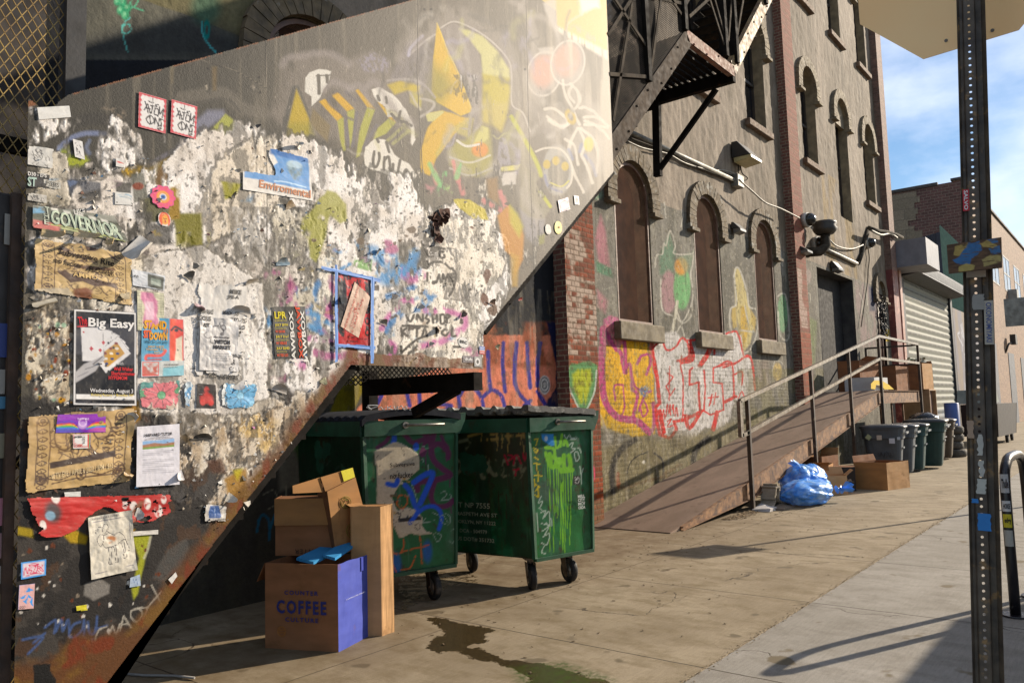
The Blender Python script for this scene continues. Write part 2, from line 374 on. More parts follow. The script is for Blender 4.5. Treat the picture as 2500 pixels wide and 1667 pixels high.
gw=ground_mat('sidewalk_concrete',True);gc=ground_mat('sidewalk_concrete_paler',False)
gx=np.arange(1.0,14.01,.03);gy=np.arange(2.32,7.01,.03);GX,GY=np.meshgrid(gx,gy)
wet=Paint(GX,GY,GX,GY,(0,0,0))
gpx=lambda pts:[tuple(on(u,v,2,0)[:2])for u,v in pts]
wet.poly(gpx(ZM([(935,1385),(985,1330),(1050,1300),(960,1230),(905,1203),(1000,1212),(1100,1225),(1180,1250),(1370,1280),(1290,1310),(1310,1345),(1260,1370),(1350,1420),(1420,1440),(1600,1455),(1790,1510),(1968,1560),(1968,1620),(1480,1620),(1480,1530),(1400,1490),(1310,1460),(1180,1440),(1130,1400),(1040,1412)])),(.8,0,0),soft=.2)
wet.ell(*gpx(ZM([(1215,1368)]))[0],.045,.03,(0,0,0),soft=.5)
wet.poly(gpx(ZM([(790,1000),(1000,960),(1270,990),(1250,1030),(1050,1080),(900,1170),(790,1200)])),(.52,.3,0),soft=.15)
k=wet.rgb[:,0].copy()
wet.rgb[:,1]=np.clip(.16+.5*sstep(wet.z,3.2,5.2)*(1-sstep(wet.x,9,13))+.5*sstep(wet.x,4.5,8)*sstep(wet.z,4.4,5.2)*(1-sstep(wet.x,11.5,13.5)),0,.9)*(1-k)
gm=Paint(GX,GY,GX,GY,(0,0,0));gm.poly(gpx(ZM([(1400,1480),(1700,1450),(1968,1540),(1968,1620),(1480,1620)])),(0,0,1),soft=.1);wet.rgb[:,2]=gm.rgb[:,2]
P=np.stack([GX,GY,np.zeros_like(GX)],-1)
struct(grid_mesh('sidewalk',P,None,gw,rgb=wet.rgb))
def sheet(name,x0,y0,x1,y1,z,m,st=1.0,rgb=None):
 xs=np.linspace(x0,x1,max(2,int((x1-x0)/st)+1));ys=np.linspace(y0,y1,max(2,int((y1-y0)/st)+1));A,B=np.meshgrid(xs,ys)
 return struct(grid_mesh(name,np.stack([A,B,np.full_like(A,z)],-1),None,m,rgb=np.zeros((A.size,3))if rgb is None else rgb))
sheet('sidewalk_slab_far',14.0,2.32,60,7.32,0,gw,rgb=None)
sheet('sidewalk_slab_behind',-6,2.32,1.0,7.32,0,gw)
sheet('sidewalk_slab_kerbside',-6,-1.2,60,2.3,0,gc)
cm=pm('joint_grit','#b3a184','#6b5b40',60,.4,.6,.95,bs=150,bstr=1,bd=.02)
xs=np.arange(-6,60,.04);jm=MB();rnd=random.Random(2)
ja=[(x,2.3+.012*math.sin(x*9)*.3+rnd.uniform(-.004,.003),-.001)for x in xs];jb=[(x,2.325+rnd.uniform(-.003,.006),-.001)for x in xs]
jm.add(ja+jb,[(i,i+1,len(xs)+i+1,len(xs)+i)for i in range(len(xs)-1)])
for i in range(0,900):
 x=3.5+i*.012+rnd.uniform(-.02,.02);y=2.31+rnd.gauss(0,.02);r=rnd.uniform(.001,.0045)
 jm.box((x-r,y-r*.7,-.001),(x+r,y+r,r*1.1))
struct(jm.build('joint',cm))
am=pm('asphalt','#3c3b3a','#2e2d2c',5,rough=.9,bs=200,bstr=.6)
ro=sheet('road',-40,-16,400,-1.35,-.13,am,8)
kb=MB();kb.box((-40,-1.35,-.3),(400,-1.2,.004));struct(kb.build('kerb',pm('kerb_stone','#8d8578','#6e675b',4,rough=.9)))
gd=MB();gd.quad((-500,-500,-.34),(900,-500,-.34),(900,500,-.34),(-500,500,-.34));struct(gd.build('ground',pm('earth','#6e6556',rough=1)))
gl=MB();gl.quad((60,-1.2,-.01),(400,-1.2,-.01),(400,7.3,-.01),(60,7.3,-.01));struct(gl.build('pavement',pm('pavement_far','#a3967f','#8a7c62',2,rough=.9)))
def bricks(x,z,bw=.215,bh=.075,mm=.012,seed=0):
 r=np.floor(z/bh);xx=x/bw+.5*(r%2);fx=np.abs(xx-np.floor(xx)-.5)*bw;fz=np.abs(z/bh-r-.5)*bh
 mort=np.maximum(sstep(fx,bw/2-mm*.8,bw/2-mm*.3),sstep(fz,bh/2-mm*.8,bh/2-mm*.3));return mort,_hash(np.floor(xx).astype(np.int64),r.astype(np.int64),seed)
WY=6.4
fac=thing('factory_building','old stuccoed brick factory with arched windows and faded fruit mural along the sidewalk','building',(10,WY,0))
def snap(a,vals):
 a=a.copy()
 for v in vals:a[np.argmin(abs(a-v))]=v
 return a
LW=[4.88,11.30,14.15,17.06];UW=[11.30,14.15,17.1,20.83,23.75,26.6];HW=.575
SILL1,SPR1=3.0,5.17;SILL2,SPR2=7.87,9.93;SILL3,SPR3=12.35,14.6
DOOR=(20.7,23.88,1.85,5.12);NAR=(26.32,27.2,1.9,5.0)
BAS=[(13.05-.78,13.05+.1)]
holes=[(c-HW,c+HW,SILL1,SPR1,HW)for c in LW]+[(c-HW,c+HW,SILL2 if abs(c-23.75)>.1 else 6.88,SPR2,HW)for c in UW]+[(c-HW,c+HW,SILL3,SPR3,HW)for c in UW]
xs=[2.35]
while xs[-1]<28.4:xs.append(xs[-1]+.012+.0012*(xs[-1]-2.35))
xs=snap(np.array(xs),[h[i]for h in holes for i in(0,1)]+[DOOR[0],DOOR[1],NAR[0],NAR[1]])
zs=snap(np.concatenate([np.arange(-.05,5.75,.015),np.arange(5.75,15.6,.04)]),[SILL1,SPR1,SILL2,6.88,SPR2,SILL3,SPR3,DOOR[2],DOOR[3],NAR[2],NAR[3]])
X,Z=np.meshgrid(xs,zs);xc=(X[:-1,:-1]+X[1:,1:])/2;zc=(Z[:-1,:-1]+Z[1:,1:])/2
keep=np.ones(xc.shape,bool)
for a,b,z0,z1,r in holes:
 c=(a+b)/2;keep&=~((xc>a)&(xc<b)&(zc>z0)&(zc<z1))&~((zc>=z1)&(((xc-c)/r)**2+((zc-z1)/(r*.93))**2<1))
keep&=~((xc>DOOR[0])&(xc<DOOR[1])&(zc>DOOR[2])&(zc<DOOR[3]));keep&=~((xc>NAR[0])&(xc<NAR[1])&(zc>NAR[2])&(zc<NAR[3]))
U,V=proj(X,WY,Z)
p=Paint(U,V,X,Z,L_('#a2978a'))
n1=p.n(.7,.35,1,6,.6);n2=p.n(5,2.0,2,5);n3=p.n(9,.7,3,5)
t=sstep(n1,.35,.68)[:,None];p.rgb=p.rgb*(1-t)+np.array(L_('#857b6d'))*t
t=(sstep(n2,.5,.72)*.5)[:,None];p.rgb=p.rgb*(1-t)+np.array(L_('#b3a99c'))*t
t=(sstep(n3,.52,.75)*.4)[:,None];p.rgb=p.rgb*(1-t)+np.array(L_('#6e665a'))*t
for c,z0 in[(c,SILL2)for c in UW]+[(c,SILL3)for c in UW]:
 k=np.nonzero((abs(p.x-c)<.85)&(p.z<z0-.1)&(p.z>z0-2.6))[0]
 m=sstep(p.n(9,.5,8,4,k=k),.45,.7)*(1-sstep(z0-p.z[k],.2,2.5))*.55;p.over(k,m,L_('#5d5548'))
k=np.nonzero((p.z>9.9-1.5)&(p.x>21.7)&(p.x<24.9)&(p.z<7.7))[0]
k=np.nonzero((abs(p.x-23)<1.4)&(p.z>4.5)&(p.z<7.9))[0];p.over(k,sstep(p.n(3,1,19,k=k),.4,.6)*.4,L_('#a98f55'))
edge=5.2+.05*(p.n(1.5,1.5,12)-.5)
low=(p.z<edge)&(((p.x>9.6)&(p.x<18.6))|((p.x>19.0)&(p.x<28.4)))
m=low*1.0;k=np.nonzero(low)[0]
mm=np.full(k.size,.93);p.over(k,mm,L_('#85827a'));p.over(k,sstep(p.n(2.2,1.2,31,6,.6,k=k),.42,.62)*.8,L_('#6b685e'));p.over(k,sstep(p.n(6,3,37,5,k=k),.55,.7)*.5,L_('#a39f93'))
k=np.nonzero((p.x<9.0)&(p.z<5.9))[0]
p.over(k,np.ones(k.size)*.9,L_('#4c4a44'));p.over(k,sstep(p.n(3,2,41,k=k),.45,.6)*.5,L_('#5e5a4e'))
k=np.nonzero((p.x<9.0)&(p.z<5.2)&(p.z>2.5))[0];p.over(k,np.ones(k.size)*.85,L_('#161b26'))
p.poly(ZA([(1050,-80),(1010,0),(1330,108),(1660,240),(1830,310),(1900,-80)]),L_('#807a62'),soft=3)
p.poly(ZA([(530,-60),(1050,-60),(1010,0),(1330,108),(1660,240),(2100,430),(530,430)]),L_('#77756b'),soft=4)
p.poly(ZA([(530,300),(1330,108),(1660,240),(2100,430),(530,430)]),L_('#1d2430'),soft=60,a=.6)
for q in([(870,0),(860,80),(900,130),(930,70)],):p.poly(ZA(q),L_('#4f9c76'),14)
for(a,b,r)in((880,20,26),(865,75,26),(900,110,28),(915,60,24),(842,15,24)):p.ell(*ZA([(a,b)])[0],r*.34,r*.4,L_('#5fb088'),.9);p.ell(*ZA([(a-6,b-8)])[0],r*.17,r*.2,L_('#9fd7b0'),.9)
p.line(ZA([(940,0),(945,60),(990,10),(965,-10),(930,30),(990,70),(1035,80)]),3,L_('#7fc0a0'));p.line(ZA([(930,130),(875,190),(890,240),(935,225),(930,180),(890,185),(880,240),(915,370)]),3.2,L_('#79b9b0'))
p.line(ZA([(1450,160),(1450,230),(1480,300),(1545,375)]),4,L_('#6fb7b8'));p.ell(*ZA([(1482,215)])[0],8,24,L_('#2a8a86'),.5,ring=.5);p.ell(*ZA([(1475,60)])[0],34,40,L_('#2f7566'),1,a=.5)
p.poly(ZK([(300,930),(420,640),(680,280),(900,230),(1180,150),(1490,120),(1530,-100),(2040,-100),(2075,170),(2060,300),(1985,430),(1960,500),(1300,560),(1000,560),(700,900)]),L_('#cf8c78',.92),5,wob=4)
p.poly(ZK([(1470,-200),(2060,-200),(2090,130),(1470,160)]),L_('#a0654f'),12,tex=(5,5,.3,.6));p.poly(ZK([(1990,-200),(2110,-200),(2110,600),(1985,600),(1985,420),(2060,300),(2070,150)]),L_('#23264a'),5,wob=3)
k=p.sub(900,800,1370,1050);k=k[p.x[k]<9.1];p.over(k,sstep(p.n(10,7,53,k=k),.55,.7)*.35,L_('#9d7a62'))
vio=L_('#4f4a93')
for q in([(700,420),(760,300),(830,285),(910,330),(945,440)],[(640,480),(700,330),(740,280)],[(1010,270),(1020,440)],[(1100,260),(1110,330)],[(1310,290),(1325,480)],[(1325,360),(1370,290),(1430,300),(1490,380),(1505,460)],[(1505,370),(1570,320),(1640,360),(1670,460)],[(1540,30),(1545,200),(1560,320)],[(1660,-40),(1655,150),(1672,330)],[(1760,-40),(1745,180),(1760,310),(1860,440)],[(1840,-40),(1850,150),(1865,300)],[(1940,-40),(1920,140),(1925,290)],[(1920,330),(1980,430)],[(1865,400),(1820,440)],[(1130,420),(1260,440),(1200,480)]):
 p.line(ZK(q),10,vio,soft=3,wob=1.5,tex=(30,30,.12,.35))
p.ell(*ZK([(1975,280)])[0],13,23,L_('#d9d4cf'),.15);p.ell(*ZK([(1975,280)])[0],11,19,L_('#33313a'),.15,ring=.14);p.ell(*ZK([(1975,280)])[0],6,11,L_('#33313a'),.3,ring=.3)
for a in((350,560),(480,430),(500,300)):pass
p.poly(ZK([(300,560),(410,300),(520,210),(600,215),(600,300),(520,460),(300,620)]),L_('#8e8238'),5)
p.poly(ZK([(100,700),(300,560),(160,620),(0,800),(-60,900),(-60,1100),(200,1000),(200,760)]),L_('#8f8a7c'),12)
for a,b,r in((-10,740,40),(60,700,36),(110,760,44),(150,650,30)):p.ell(*ZK([(a,b)])[0],r*.3,r*.75,L_('#5d7f4d'),.7,a=.8)
for q in([(95,560),(150,540),(170,600),(120,640)],[(180,580),(185,640)],[(215,520),(215,620)],[(260,470),(260,560)]):p.line(ZM([(a,b)for a,b in q]),2.6,L_('#b5b09c'),a=.7)
for q in([(70,700),(90,670),(120,690),(130,740),(160,665),(200,680),(215,760)],[(70,700),(60,760)],[(130,740),(125,800)]):p.line(ZM(q),6,L_('#4f93b0'),a=.7)
gk=L_('#c58d97',.8)
p.poly(Z2([(160,420),(190,520),(215,730),(150,700),(125,560)]),gk,10,a=.75);p.poly(Z2([(128,690),(220,735),(232,790),(140,760)]),L_('#5f8d70'),8,a=.8);p.poly(Z2([(140,860),(200,930),(185,1000),(145,960)]),gk,14,a=.7)
p.ell(*Z2([(140,300)])[0],12,12,L_('#7fa58a'),.8,ring=.5)
for q in([(185,860),(240,845),(250,880)],[(120,300),(150,330),(165,290)]):p.line(Z2(q),3,L_('#a9a89c'),a=.7)
p.poly(Z2([(565,530),(600,640),(590,780),(510,770),(505,660)]),L_('#6d8a72'),10,a=.85);p.ell(*Z2([(560,875)])[0],19,53,L_('#a98c8d'),.3);p.ell(*Z2([(640,850)])[0],21,52,L_('#7fae7c'),.3);p.ell(*Z2([(635,725)])[0],16,21,L_('#cf9f5e'),.5)
p.poly(Z2([(610,670),(700,640),(715,620),(690,750),(660,770)]),L_('#82957b'),8,a=.6)
wl=L_('#c7c3b8')
for q in([(480,730),(490,660),(525,650),(530,590),(545,600),(570,515),(600,600),(595,650),(700,650),(712,620),(700,720),(690,780),(705,870),(690,960),(640,1050),(600,1020),(530,990),(515,900),(515,800)],[(610,930),(600,1010),(580,1120)],[(640,1060),(590,1140)],[(600,960),(640,1055),(690,1020),(700,940)],[(640,390),(645,430),(635,490)],[(535,350),(545,440)],[(640,1080),(655,1135)]):
 p.line(Z2(q),3.6,wl,soft=1.6,a=.85)
p.line(Z2([(612,930),(600,1010),(580,1120)]),7,L_('#d2cdbd'),a=.9)
p.poly(Z2([(948,740),(975,735),(1015,860),(1035,960),(1060,1080),(1040,1180),(1005,1225),(975,1110),(955,960),(950,830)]),L_('#cdbf8f'),6,a=.95);p.poly(Z2([(985,960),(1010,960),(1030,1100),(1000,1220),(980,1120)]),L_('#c2a455'),8,a=.9)
p.poly(Z2([(935,960),(955,960),(965,1080),(940,1090),(930,1020)]),L_('#c2ac6d'),6,a=.85);p.poly(Z2([(1045,980),(1075,1030),(1070,1110),(1045,1060)]),L_('#c2ac6d'),6,a=.85)
for q in([(945,780),(960,730),(985,760),(1020,870),(1035,960),(1080,985),(1085,1090),(1050,1200),(1000,1230),(960,1150)],[(945,780),(960,940),(925,975),(920,1060),(940,1130)],[(985,1100),(1060,1110)],[(1010,960),(1030,1060)]):p.line(Z2(q),4,wl,soft=2,a=.85)
p.ell(*Z2([(1232,1000)])[0],13,46,L_('#7ba07c'),.3,a=.9);p.line(Z2([(1205,900),(1225,885),(1250,900),(1265,1010),(1270,1130),(1250,1160),(1215,1120),(1205,990)]),4,wl,soft=2,a=.8)
p.line(Z2([(1210,560),(1230,720)]),3,wl,a=.6);p.line(Z2([(1030,570),(1045,640),(1020,680)]),3,wl,a=.6)
p.ell(*Z2([(1200,1345)])[0],11,22,L_('#c9b481'),.5);p.line(Z2([(1170,1340),(1185,1285),(1225,1290),(1250,1350),(1245,1440),(1215,1440)]),3,wl,a=.7)
p.poly(Z2([(1100,1280),(1150,1270),(1150,1440),(1090,1440)]),L_('#9a8478'),20,a=.4)
yel=L_('#dbb01c',.92);pk=L_('#bb5f86');pk2=L_('#c9789b');wh=L_('#d0ccc8',.95);red=L_('#cf4d4a')
p.poly(Z6([(640,330),(680,0),(720,-180),(1000,-150),(1070,60),(1080,200),(1090,420),(1100,650),(960,680),(800,640),(650,560)]),yel,6,wob=5,a=.95)
p.poly(Z6([(640,470),(760,560),(1080,660),(1000,700),(640,600)]),L_('#9c8a4a'),20,a=.5)
p.poly(Z6([(700,-220),(760,-250),(820,-230),(870,-190),(870,-60),(820,0),(700,-30)]),pk2,6,wob=4,a=.8)
for q,w_ in(([(700,-150),(690,60),(690,250),(720,420),(800,520),(860,540),(960,560),(1050,640)],17),([(720,-120),(790,0),(830,30),(850,120),(870,180),(860,-60),(840,-150)],10),([(850,280),(860,440),(840,520)],4),([(790,400),(785,290),(850,280)],5),([(860,190),(900,120),(920,240),(960,310),(1040,330),(1060,330)],7),([(920,230),(920,310),(960,350),(950,420),(930,520)],8),([(970,480),(1000,400),(1030,330)],6),([(930,520),(990,600),(1060,640),(1090,560),(1080,420)],9),([(980,440),(1000,520),(1040,480),(1010,400)],5),([(960,120),(990,60),(1050,50),(1060,110),(1030,200)],7)):
 p.line(Z6(q),w_,pk,soft=3,wob=1.5)
p.ell(*Z6([(1015,330)])[0],12,14,L_('#7d94ad'),.8,tex=(30,30,.4,.5))
p.poly(Z6([(1070,-70),(1160,-120),(1260,-130),(1300,-60),(1300,60),(1450,-40),(1700,-120),(1760,-100),(1770,40),(1830,65),(1860,330),(1840,370),(1700,400),(1660,560),(1560,620),(1480,600),(1400,680),(1300,720),(1240,690),(1150,700),(1110,650),(1110,450),(1090,220)]),wh,5,wob=4,a=.9)
p.poly(Z2([(880,1110),(960,1110),(1000,1240),(950,1330),(860,1260)]),wh,5,wob=3,a=.85)
p.poly(Z2([(610,1150),(680,1150),(700,1240),(620,1290)]),wh,5,a=.8)
k=p.sub(1590,780,1860,1100);k=k[(p.x[k]>11.9)&(p.z[k]<3.2)]
p.poly(Z6([(1160,480),(1480,520),(1470,620),(1380,700),(1280,725)]),wh,5,a=.6)
for q,w_ in(([(1070,-50),(1080,80),(1110,220),(1130,420)],7),([(1130,420),(1100,450),(1110,560),(1130,660),(1210,690),(1260,620),(1240,560),(1310,550),(1440,490)],6),([(1160,640),(1130,480)],8),([(1190,190),(1235,220),(1180,290),(1215,360),(1245,310)],2.5),([(1205,140),(1205,400)],2),([(1300,60),(1290,140),(1310,220),(1310,480),(1300,560)],2.6),([(1380,150),(1360,170),(1360,280),(1430,260),(1430,360),(1440,480),(1380,520),(1310,510)],4),([(1300,100),(1380,80),(1360,-20)],10),([(1440,130),(1500,40),(1530,-40)],9),([(1470,170),(1480,300),(1470,480),(1520,510),(1620,470),(1610,270),(1540,260),(1540,150),(1680,110)],3),([(1570,140),(1680,110),(1700,360)],3.5),([(1690,130),(1825,70),(1860,320)],3),([(1690,210),(1760,180),(1760,280)],3),([(1540,620),(1570,490)],8),([(1330,520),(1360,610),(1450,480)],7),([(1630,410),(1710,370)],6)):
 p.line(Z6(q),w_*1.35,red,soft=1.6,wob=.8,smooth=len(q)<4)
for q in([(1150,550),(1160,470),(1170,540)],[(1180,520),(1190,430),(1200,500),(1210,430),(1215,510)],[(1225,470),(1235,430),(1240,500)],[(1250,520),(1260,450),(1270,520)],[(1190,560),(1220,540),(1190,600),(1230,590)],[(1510,440),(1530,350),(1520,420)],[(1545,430),(1560,340)],[(1500,380),(1580,370)],[(1735,380),(1760,330),(1775,370)]):p.line(Z6(q),3,red,soft=1.2)
for q in([(470,1200),(520,1165),(550,1215),(600,1200),(640,1145),(680,1190),(680,1250),(610,1280)],[(660,1160),(730,1155),(800,1130),(860,1160)],[(690,1170),(680,1260)],[(800,1140),(790,1230),(750,1290)],[(830,1180),(830,1240)],[(900,1120),(960,1110),(985,1180),(1000,1245)],[(880,1320),(960,1290),(1040,1255),(1070,1440)],[(450,1200),(480,1280),(500,1420)]):
 p.line(Z2(q),5,red,soft=2,wob=1)
for q in([(640,450),(700,560),(740,700),(780,760)],[(680,560),(760,680)]):p.line(Z6(q),5,L_('#b7b0a6'),a=.5)
p.poly(Z6([(670,760),(1070,690),(1480,640),(1700,560),(2100,430),(2100,760),(600,1330),(600,900)]),L_('#8c8263'),26,wob=8,a=.8)
k=p.sub(1440,1050,1960,1300);p.over(k,sstep(p.n(4,3,61,k=k),.5,.65)*.55*(p.z[k]<1.4),L_('#5d5238'))
for q,w_ in(([(775,1100),(765,960),(790,840),(850,760),(940,700)],15),([(880,960),(900,890),(950,830),(1040,790)],3),([(1090,800),(1150,860),(1160,960),(1155,1030)],5),([(1390,900),(1400,800),(1440,740),(1500,690)],14)):
 p.line(Z6(q),w_,L_('#2a241b'),soft=w_*.5,wob=2.5)
for q in([(800,1080),(1250,960)],[(1170,960),(1290,890)]):p.line(Z6(q),8,L_('#70583a'),wob=4,a=.6)
p.ell(*Z6([(1010,870)])[0],4,4,L_('#ded9cd'),.5)
p.line(Z6([(810,960),(815,1060)]),8,L_('#8b4a2a'),wob=3,a=.8)
p.poly(Z4([(225,830),(320,860),(325,1568),(240,1700),(225,1200)]),L_('#857f74'),5,a=.6);p.poly(Z4([(640,985),(780,1030),(900,1100),(900,1568),(700,1568),(655,1500)]),L_('#9d8b88'),8,tex=(4,2,.35,.6),a=.8)
p.poly(Z4([(245,1290),(330,1340),(310,1700),(260,1750)]),L_('#7f8b5c'),10,a=.7);p.ell(*Z4([(250,960)])[0],9,18,L_('#a79a93'),.4)
p.poly(Z4([(900,1400),(945,1410),(945,1510),(905,1510)]),L_('#c2a94f'),3)
p.poly(Z4([(770,1040),(830,1060),(830,1250),(780,1250)]),L_('#2c3350'),8)
for q in([(240,1100),(270,1110),(270,1180)],[(690,1100),(720,1180),(700,1290)],[(750,1080),(760,1200)]):p.line(Z4(q),3,wl,a=.6)
k=p.sub(1800,900,2060,1130);p.over(k,(p.z[k]<2.6)*sstep(p.n(3,3,71,k=k),.3,.6)*.6,L_('#7d7752'))
k=np.nonzero((p.z<5.2)&(p.x>9.5))[0]
p.over(k,sstep(p.n(26,2.0,81,4,k=k),.6,.78)*.35,L_('#4d483c'));p.over(k,sstep(p.n(16,14,83,6,.6,k=k),.62,.7)*.55,L_('#57513f'));p.over(k,sstep(p.n(30,22,85,5,.6,k=k),.66,.72)*.5,L_('#b9b2a2'))
k=np.nonzero(p.x>2)[0]
for i in range(40):
 pass
k=np.nonzero((p.z<3.1)&(p.x>9.75)&(p.x<18.5))[0];mo,rn=bricks(p.x[k],p.z[k],.21,.074,.013);bm_=sstep(p.n(1.3,1.3,501,k=k),.35,.55)*sstep(3.1-p.z[k],0,.3)
p.over(k,mo*bm_*.28,L_('#4d4638'));p.h[k]=-.005*mo*bm_
k=np.nonzero((p.z<3.3)&(p.x>5))[0];p.over(k,(p.x[k]>9.5)*sstep(p.n(5,4,511,6,.62,k=k),.58,.68)*.3,L_('#8b8577'));p.over(k,sstep(p.n(18,14,513,5,k=k),.6,.68)*.4,L_('#57503f'));p.over(k,sstep(p.n(12,1.5,517,4,k=k),.55,.75)*.3,L_('#b5aea0'))
punch(p,1.15,1.24,.97)
relief=.012*(p.n(6,4,91)-.5)+.022*(p.n(9,7,97,3)-.5)*sstep(p.z,4.8,5.6)+.006*(p.n(25,18,93,4)-.5)+p.h
Pts=np.stack([X,WY-relief.reshape(X.shape),Z],-1)
stm=vcm('stucco_wall',.85,34,.28,.6,.008,.2,streak=9)
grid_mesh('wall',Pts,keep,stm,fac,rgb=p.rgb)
b_=MB();b_.box((2.35,6.75,0),(28.35,14,15.6));b_.build('building_core',pm('dark_inside','#1a1713','#120f0d',4,rough=.95),fac)
side=pm('side_stucco','#8d8068','#6f6550',3,rough=.9);s_=MB()
for a,b in((28.35,28.42),):s_.box((a,6.4,0),(b,14,15.6))
s_.box((2.35,6.4,15.6),(28.42,14,15.75));s_.build('side_wall',side,fac)
rm=pm('reveal_stucco','#8f8268','#6f6450',5,rough=.9)
def reveal(a,b,z0,z1,r,d=.33):
 m=MB();c=(a+b)/2
 o=[(a,z0)]+[(c-r*math.cos(t),z1+r*.93*math.sin(t))for t in np.linspace(0,math.pi,20)]+[(b,z0)]if r else[(a,z0),(a,z1),(b,z1),(b,z0)]
 n=len(o)
 for i in range(n):
  (x0,y0),(x1,y1)=o[i],o[(i+1)%n];m.quad((x0,WY-.004,y0),(x1,WY-.004,y1),(x1,WY+d,y1),(x0,WY+d,y0))
 return m
def brick_ring(c,z1,ro=.85,ri=.575,y0=WY-.075,drop=.0,n=19,seed=0):
 m=MB();rnd=random.Random(seed+int(c*10));dr=.12
 for i in range(n):
  t0=math.pi*i/n+.006;t1=math.pi*(i+1)/n-.006;j=rnd.uniform(-.008,.008)
  q=[(c-r*math.cos(t),z1+r*.93*math.sin(t))for r,t in((ri,t0),(ro+j,t0),(ro+j,t1),(ri,t1))]
  m.prism([(x,y0+rnd.uniform(-.008,.006),z)for x,z in q],(0,.14,0))
 for s in(-1,1):
  xa,xb=sorted((c+s*ri,c+s*ro))
  for k in range(3):m.box((xa+rnd.uniform(-.006,.006),y0+rnd.uniform(-.006,.006),z1-.003-.075*(k+1)+.006),(xb+rnd.uniform(-.006,.006),y0+.13,z1-.003-.075*k))
  m.box((xa-.02,y0-.05,z1-.30),(xb+.02,y0+.13,z1-.235))
 return m
lowring=pm('arch_brick_low','#6b5c44','#4e4434',9,rough=.9,bs=40,bstr=.6,c3='#8d8a80',s3=5,t3=(.58,.66));upring=pm('arch_brick_up','#8a7d65','#685d49',8,rough=.9,bs=40,bstr=.5)
stonem=pm('sill_stone','#7d725c','#5c5240',6,rough=.9,bs=50,bstr=.6,c3='#575041',s3=9,t3=(.6,.7));ssill=pm('sill_brown','#7a6552','#5d4a3a',7,rough=.9,bs=50,bstr=.4)
def mesh_mat(name,col,px=.03,pz=.055,wd=.16,col2=None,rough=.6,metal=.2):
 """expanded-metal sheet: strands crossing in diamonds, open between them"""
 m,n,b=_mat(name);s_=n.nodes.new('ShaderNodeSeparateXYZ');n.links.new(pos(n),s_.inputs[0])
 def M(op,a,b_=0.0):
  x=N(n,'ShaderNodeMath',operation=op)
  for i,q in enumerate((a,b_)):
   if hasattr(q,'is_linked'):n.links.new(q,x.inputs[i])
   else:x.inputs[i].default_value=q
  return x.outputs[0]
 a=M('DIVIDE',M('ADD',s_.outputs[0],s_.outputs[1]),px);c=M('DIVIDE',s_.outputs[2],pz)
 d1=M('ABSOLUTE',M('SUBTRACT',M('FRACT',M('ADD',a,c)),.5));d2=M('ABSOLUTE',M('SUBTRACT',M('FRACT',M('SUBTRACT',a,c)),.5))
 al=M('GREATER_THAN',M('MAXIMUM',d1,d2),.5-wd)
 cc=mixc(n,ramp(n,noise(n,pos(n),5,5),.4,.6),lin(col),lin(col2 or col));n.links.new(cc,b.inputs['Base Color']);n.links.new(al,b.inputs['Alpha'])
 b.inputs['Roughness'].default_value=.9;b.inputs['Specular IOR Level'].default_value=.08;return m
scr=mesh_mat('rusty_screen','#5e4030',.034,.028,.13,'#4a3226',.8,0);frm=pm('screen_frame','#7a5f4f','#5e463a',8,rough=.6)
dark=pm('window_dark','#1d1a18','#141210',3,rough=.5);pale=pm('window_pale','#c9c4b8','#a39e92',3,rough=.6);glass=pm('window_glass','#141820','#0d1016',1,rough=.12,bstr=0,spec=.8)
def win_low(c,lit=True):
 w_=MB();a,b=c-HW,c+HW
 o=[(a+.02,SILL1+.02)]+[(c-(HW-.02)*math.cos(t),SPR1+(HW-.02)*.93*math.sin(t))for t in np.linspace(0,math.pi,22)]+[(b-.02,SILL1+.02)]
 root=None
 f=MB();n=len(o)
 for i in range(n):
  (x0,z0),(x1,z1)=o[i],o[(i+1)%n];k=.94
  cx_,cz_=c,(SILL1+SPR1)/2
  i0=(x0+(c-x0)*.065,z0+(cz_-z0)*.03);i1=(x1+(c-x1)*.065,z1+(cz_-z1)*.03)
  f.hexa([(x0,WY+.01,z0),(x1,WY+.01,z1),(x1,WY+.06,z1),(x0,WY+.06,z0),(i0[0],WY+.01,i0[1]),(i1[0],WY+.01,i1[1]),(i1[0],WY+.06,i1[1]),(i0[0],WY+.06,i0[1])])
 wn=f.build('window',frm,fac)
 s=MB();s.poly([(x,WY+.035,z)for x,z in o]);s.build('mesh_screen',scr,wn)
 d=MB();d.box((a,WY+.30,SILL1),(b,WY+.33,SPR1+HW));d.build('pane',dark,wn)
 d=MB();d.box((a,WY+.14,SILL1),(a+.27,WY+.3,SPR1+.35));d.build('sash',pale,wn)
 reveal(a,b,SILL1,SPR1,HW).build('reveal',rm,wn)
 brick_ring(c,SPR1,seed=1).build('brick_arch',lowring,wn)
 g=MB();g.box((c-.72,WY-.12,SILL1-.29),(c+.72,WY+.1,SILL1-.005));g.build('sill',stonem,wn,bevel=.012)
 return wn
for c in LW:win_low(c)
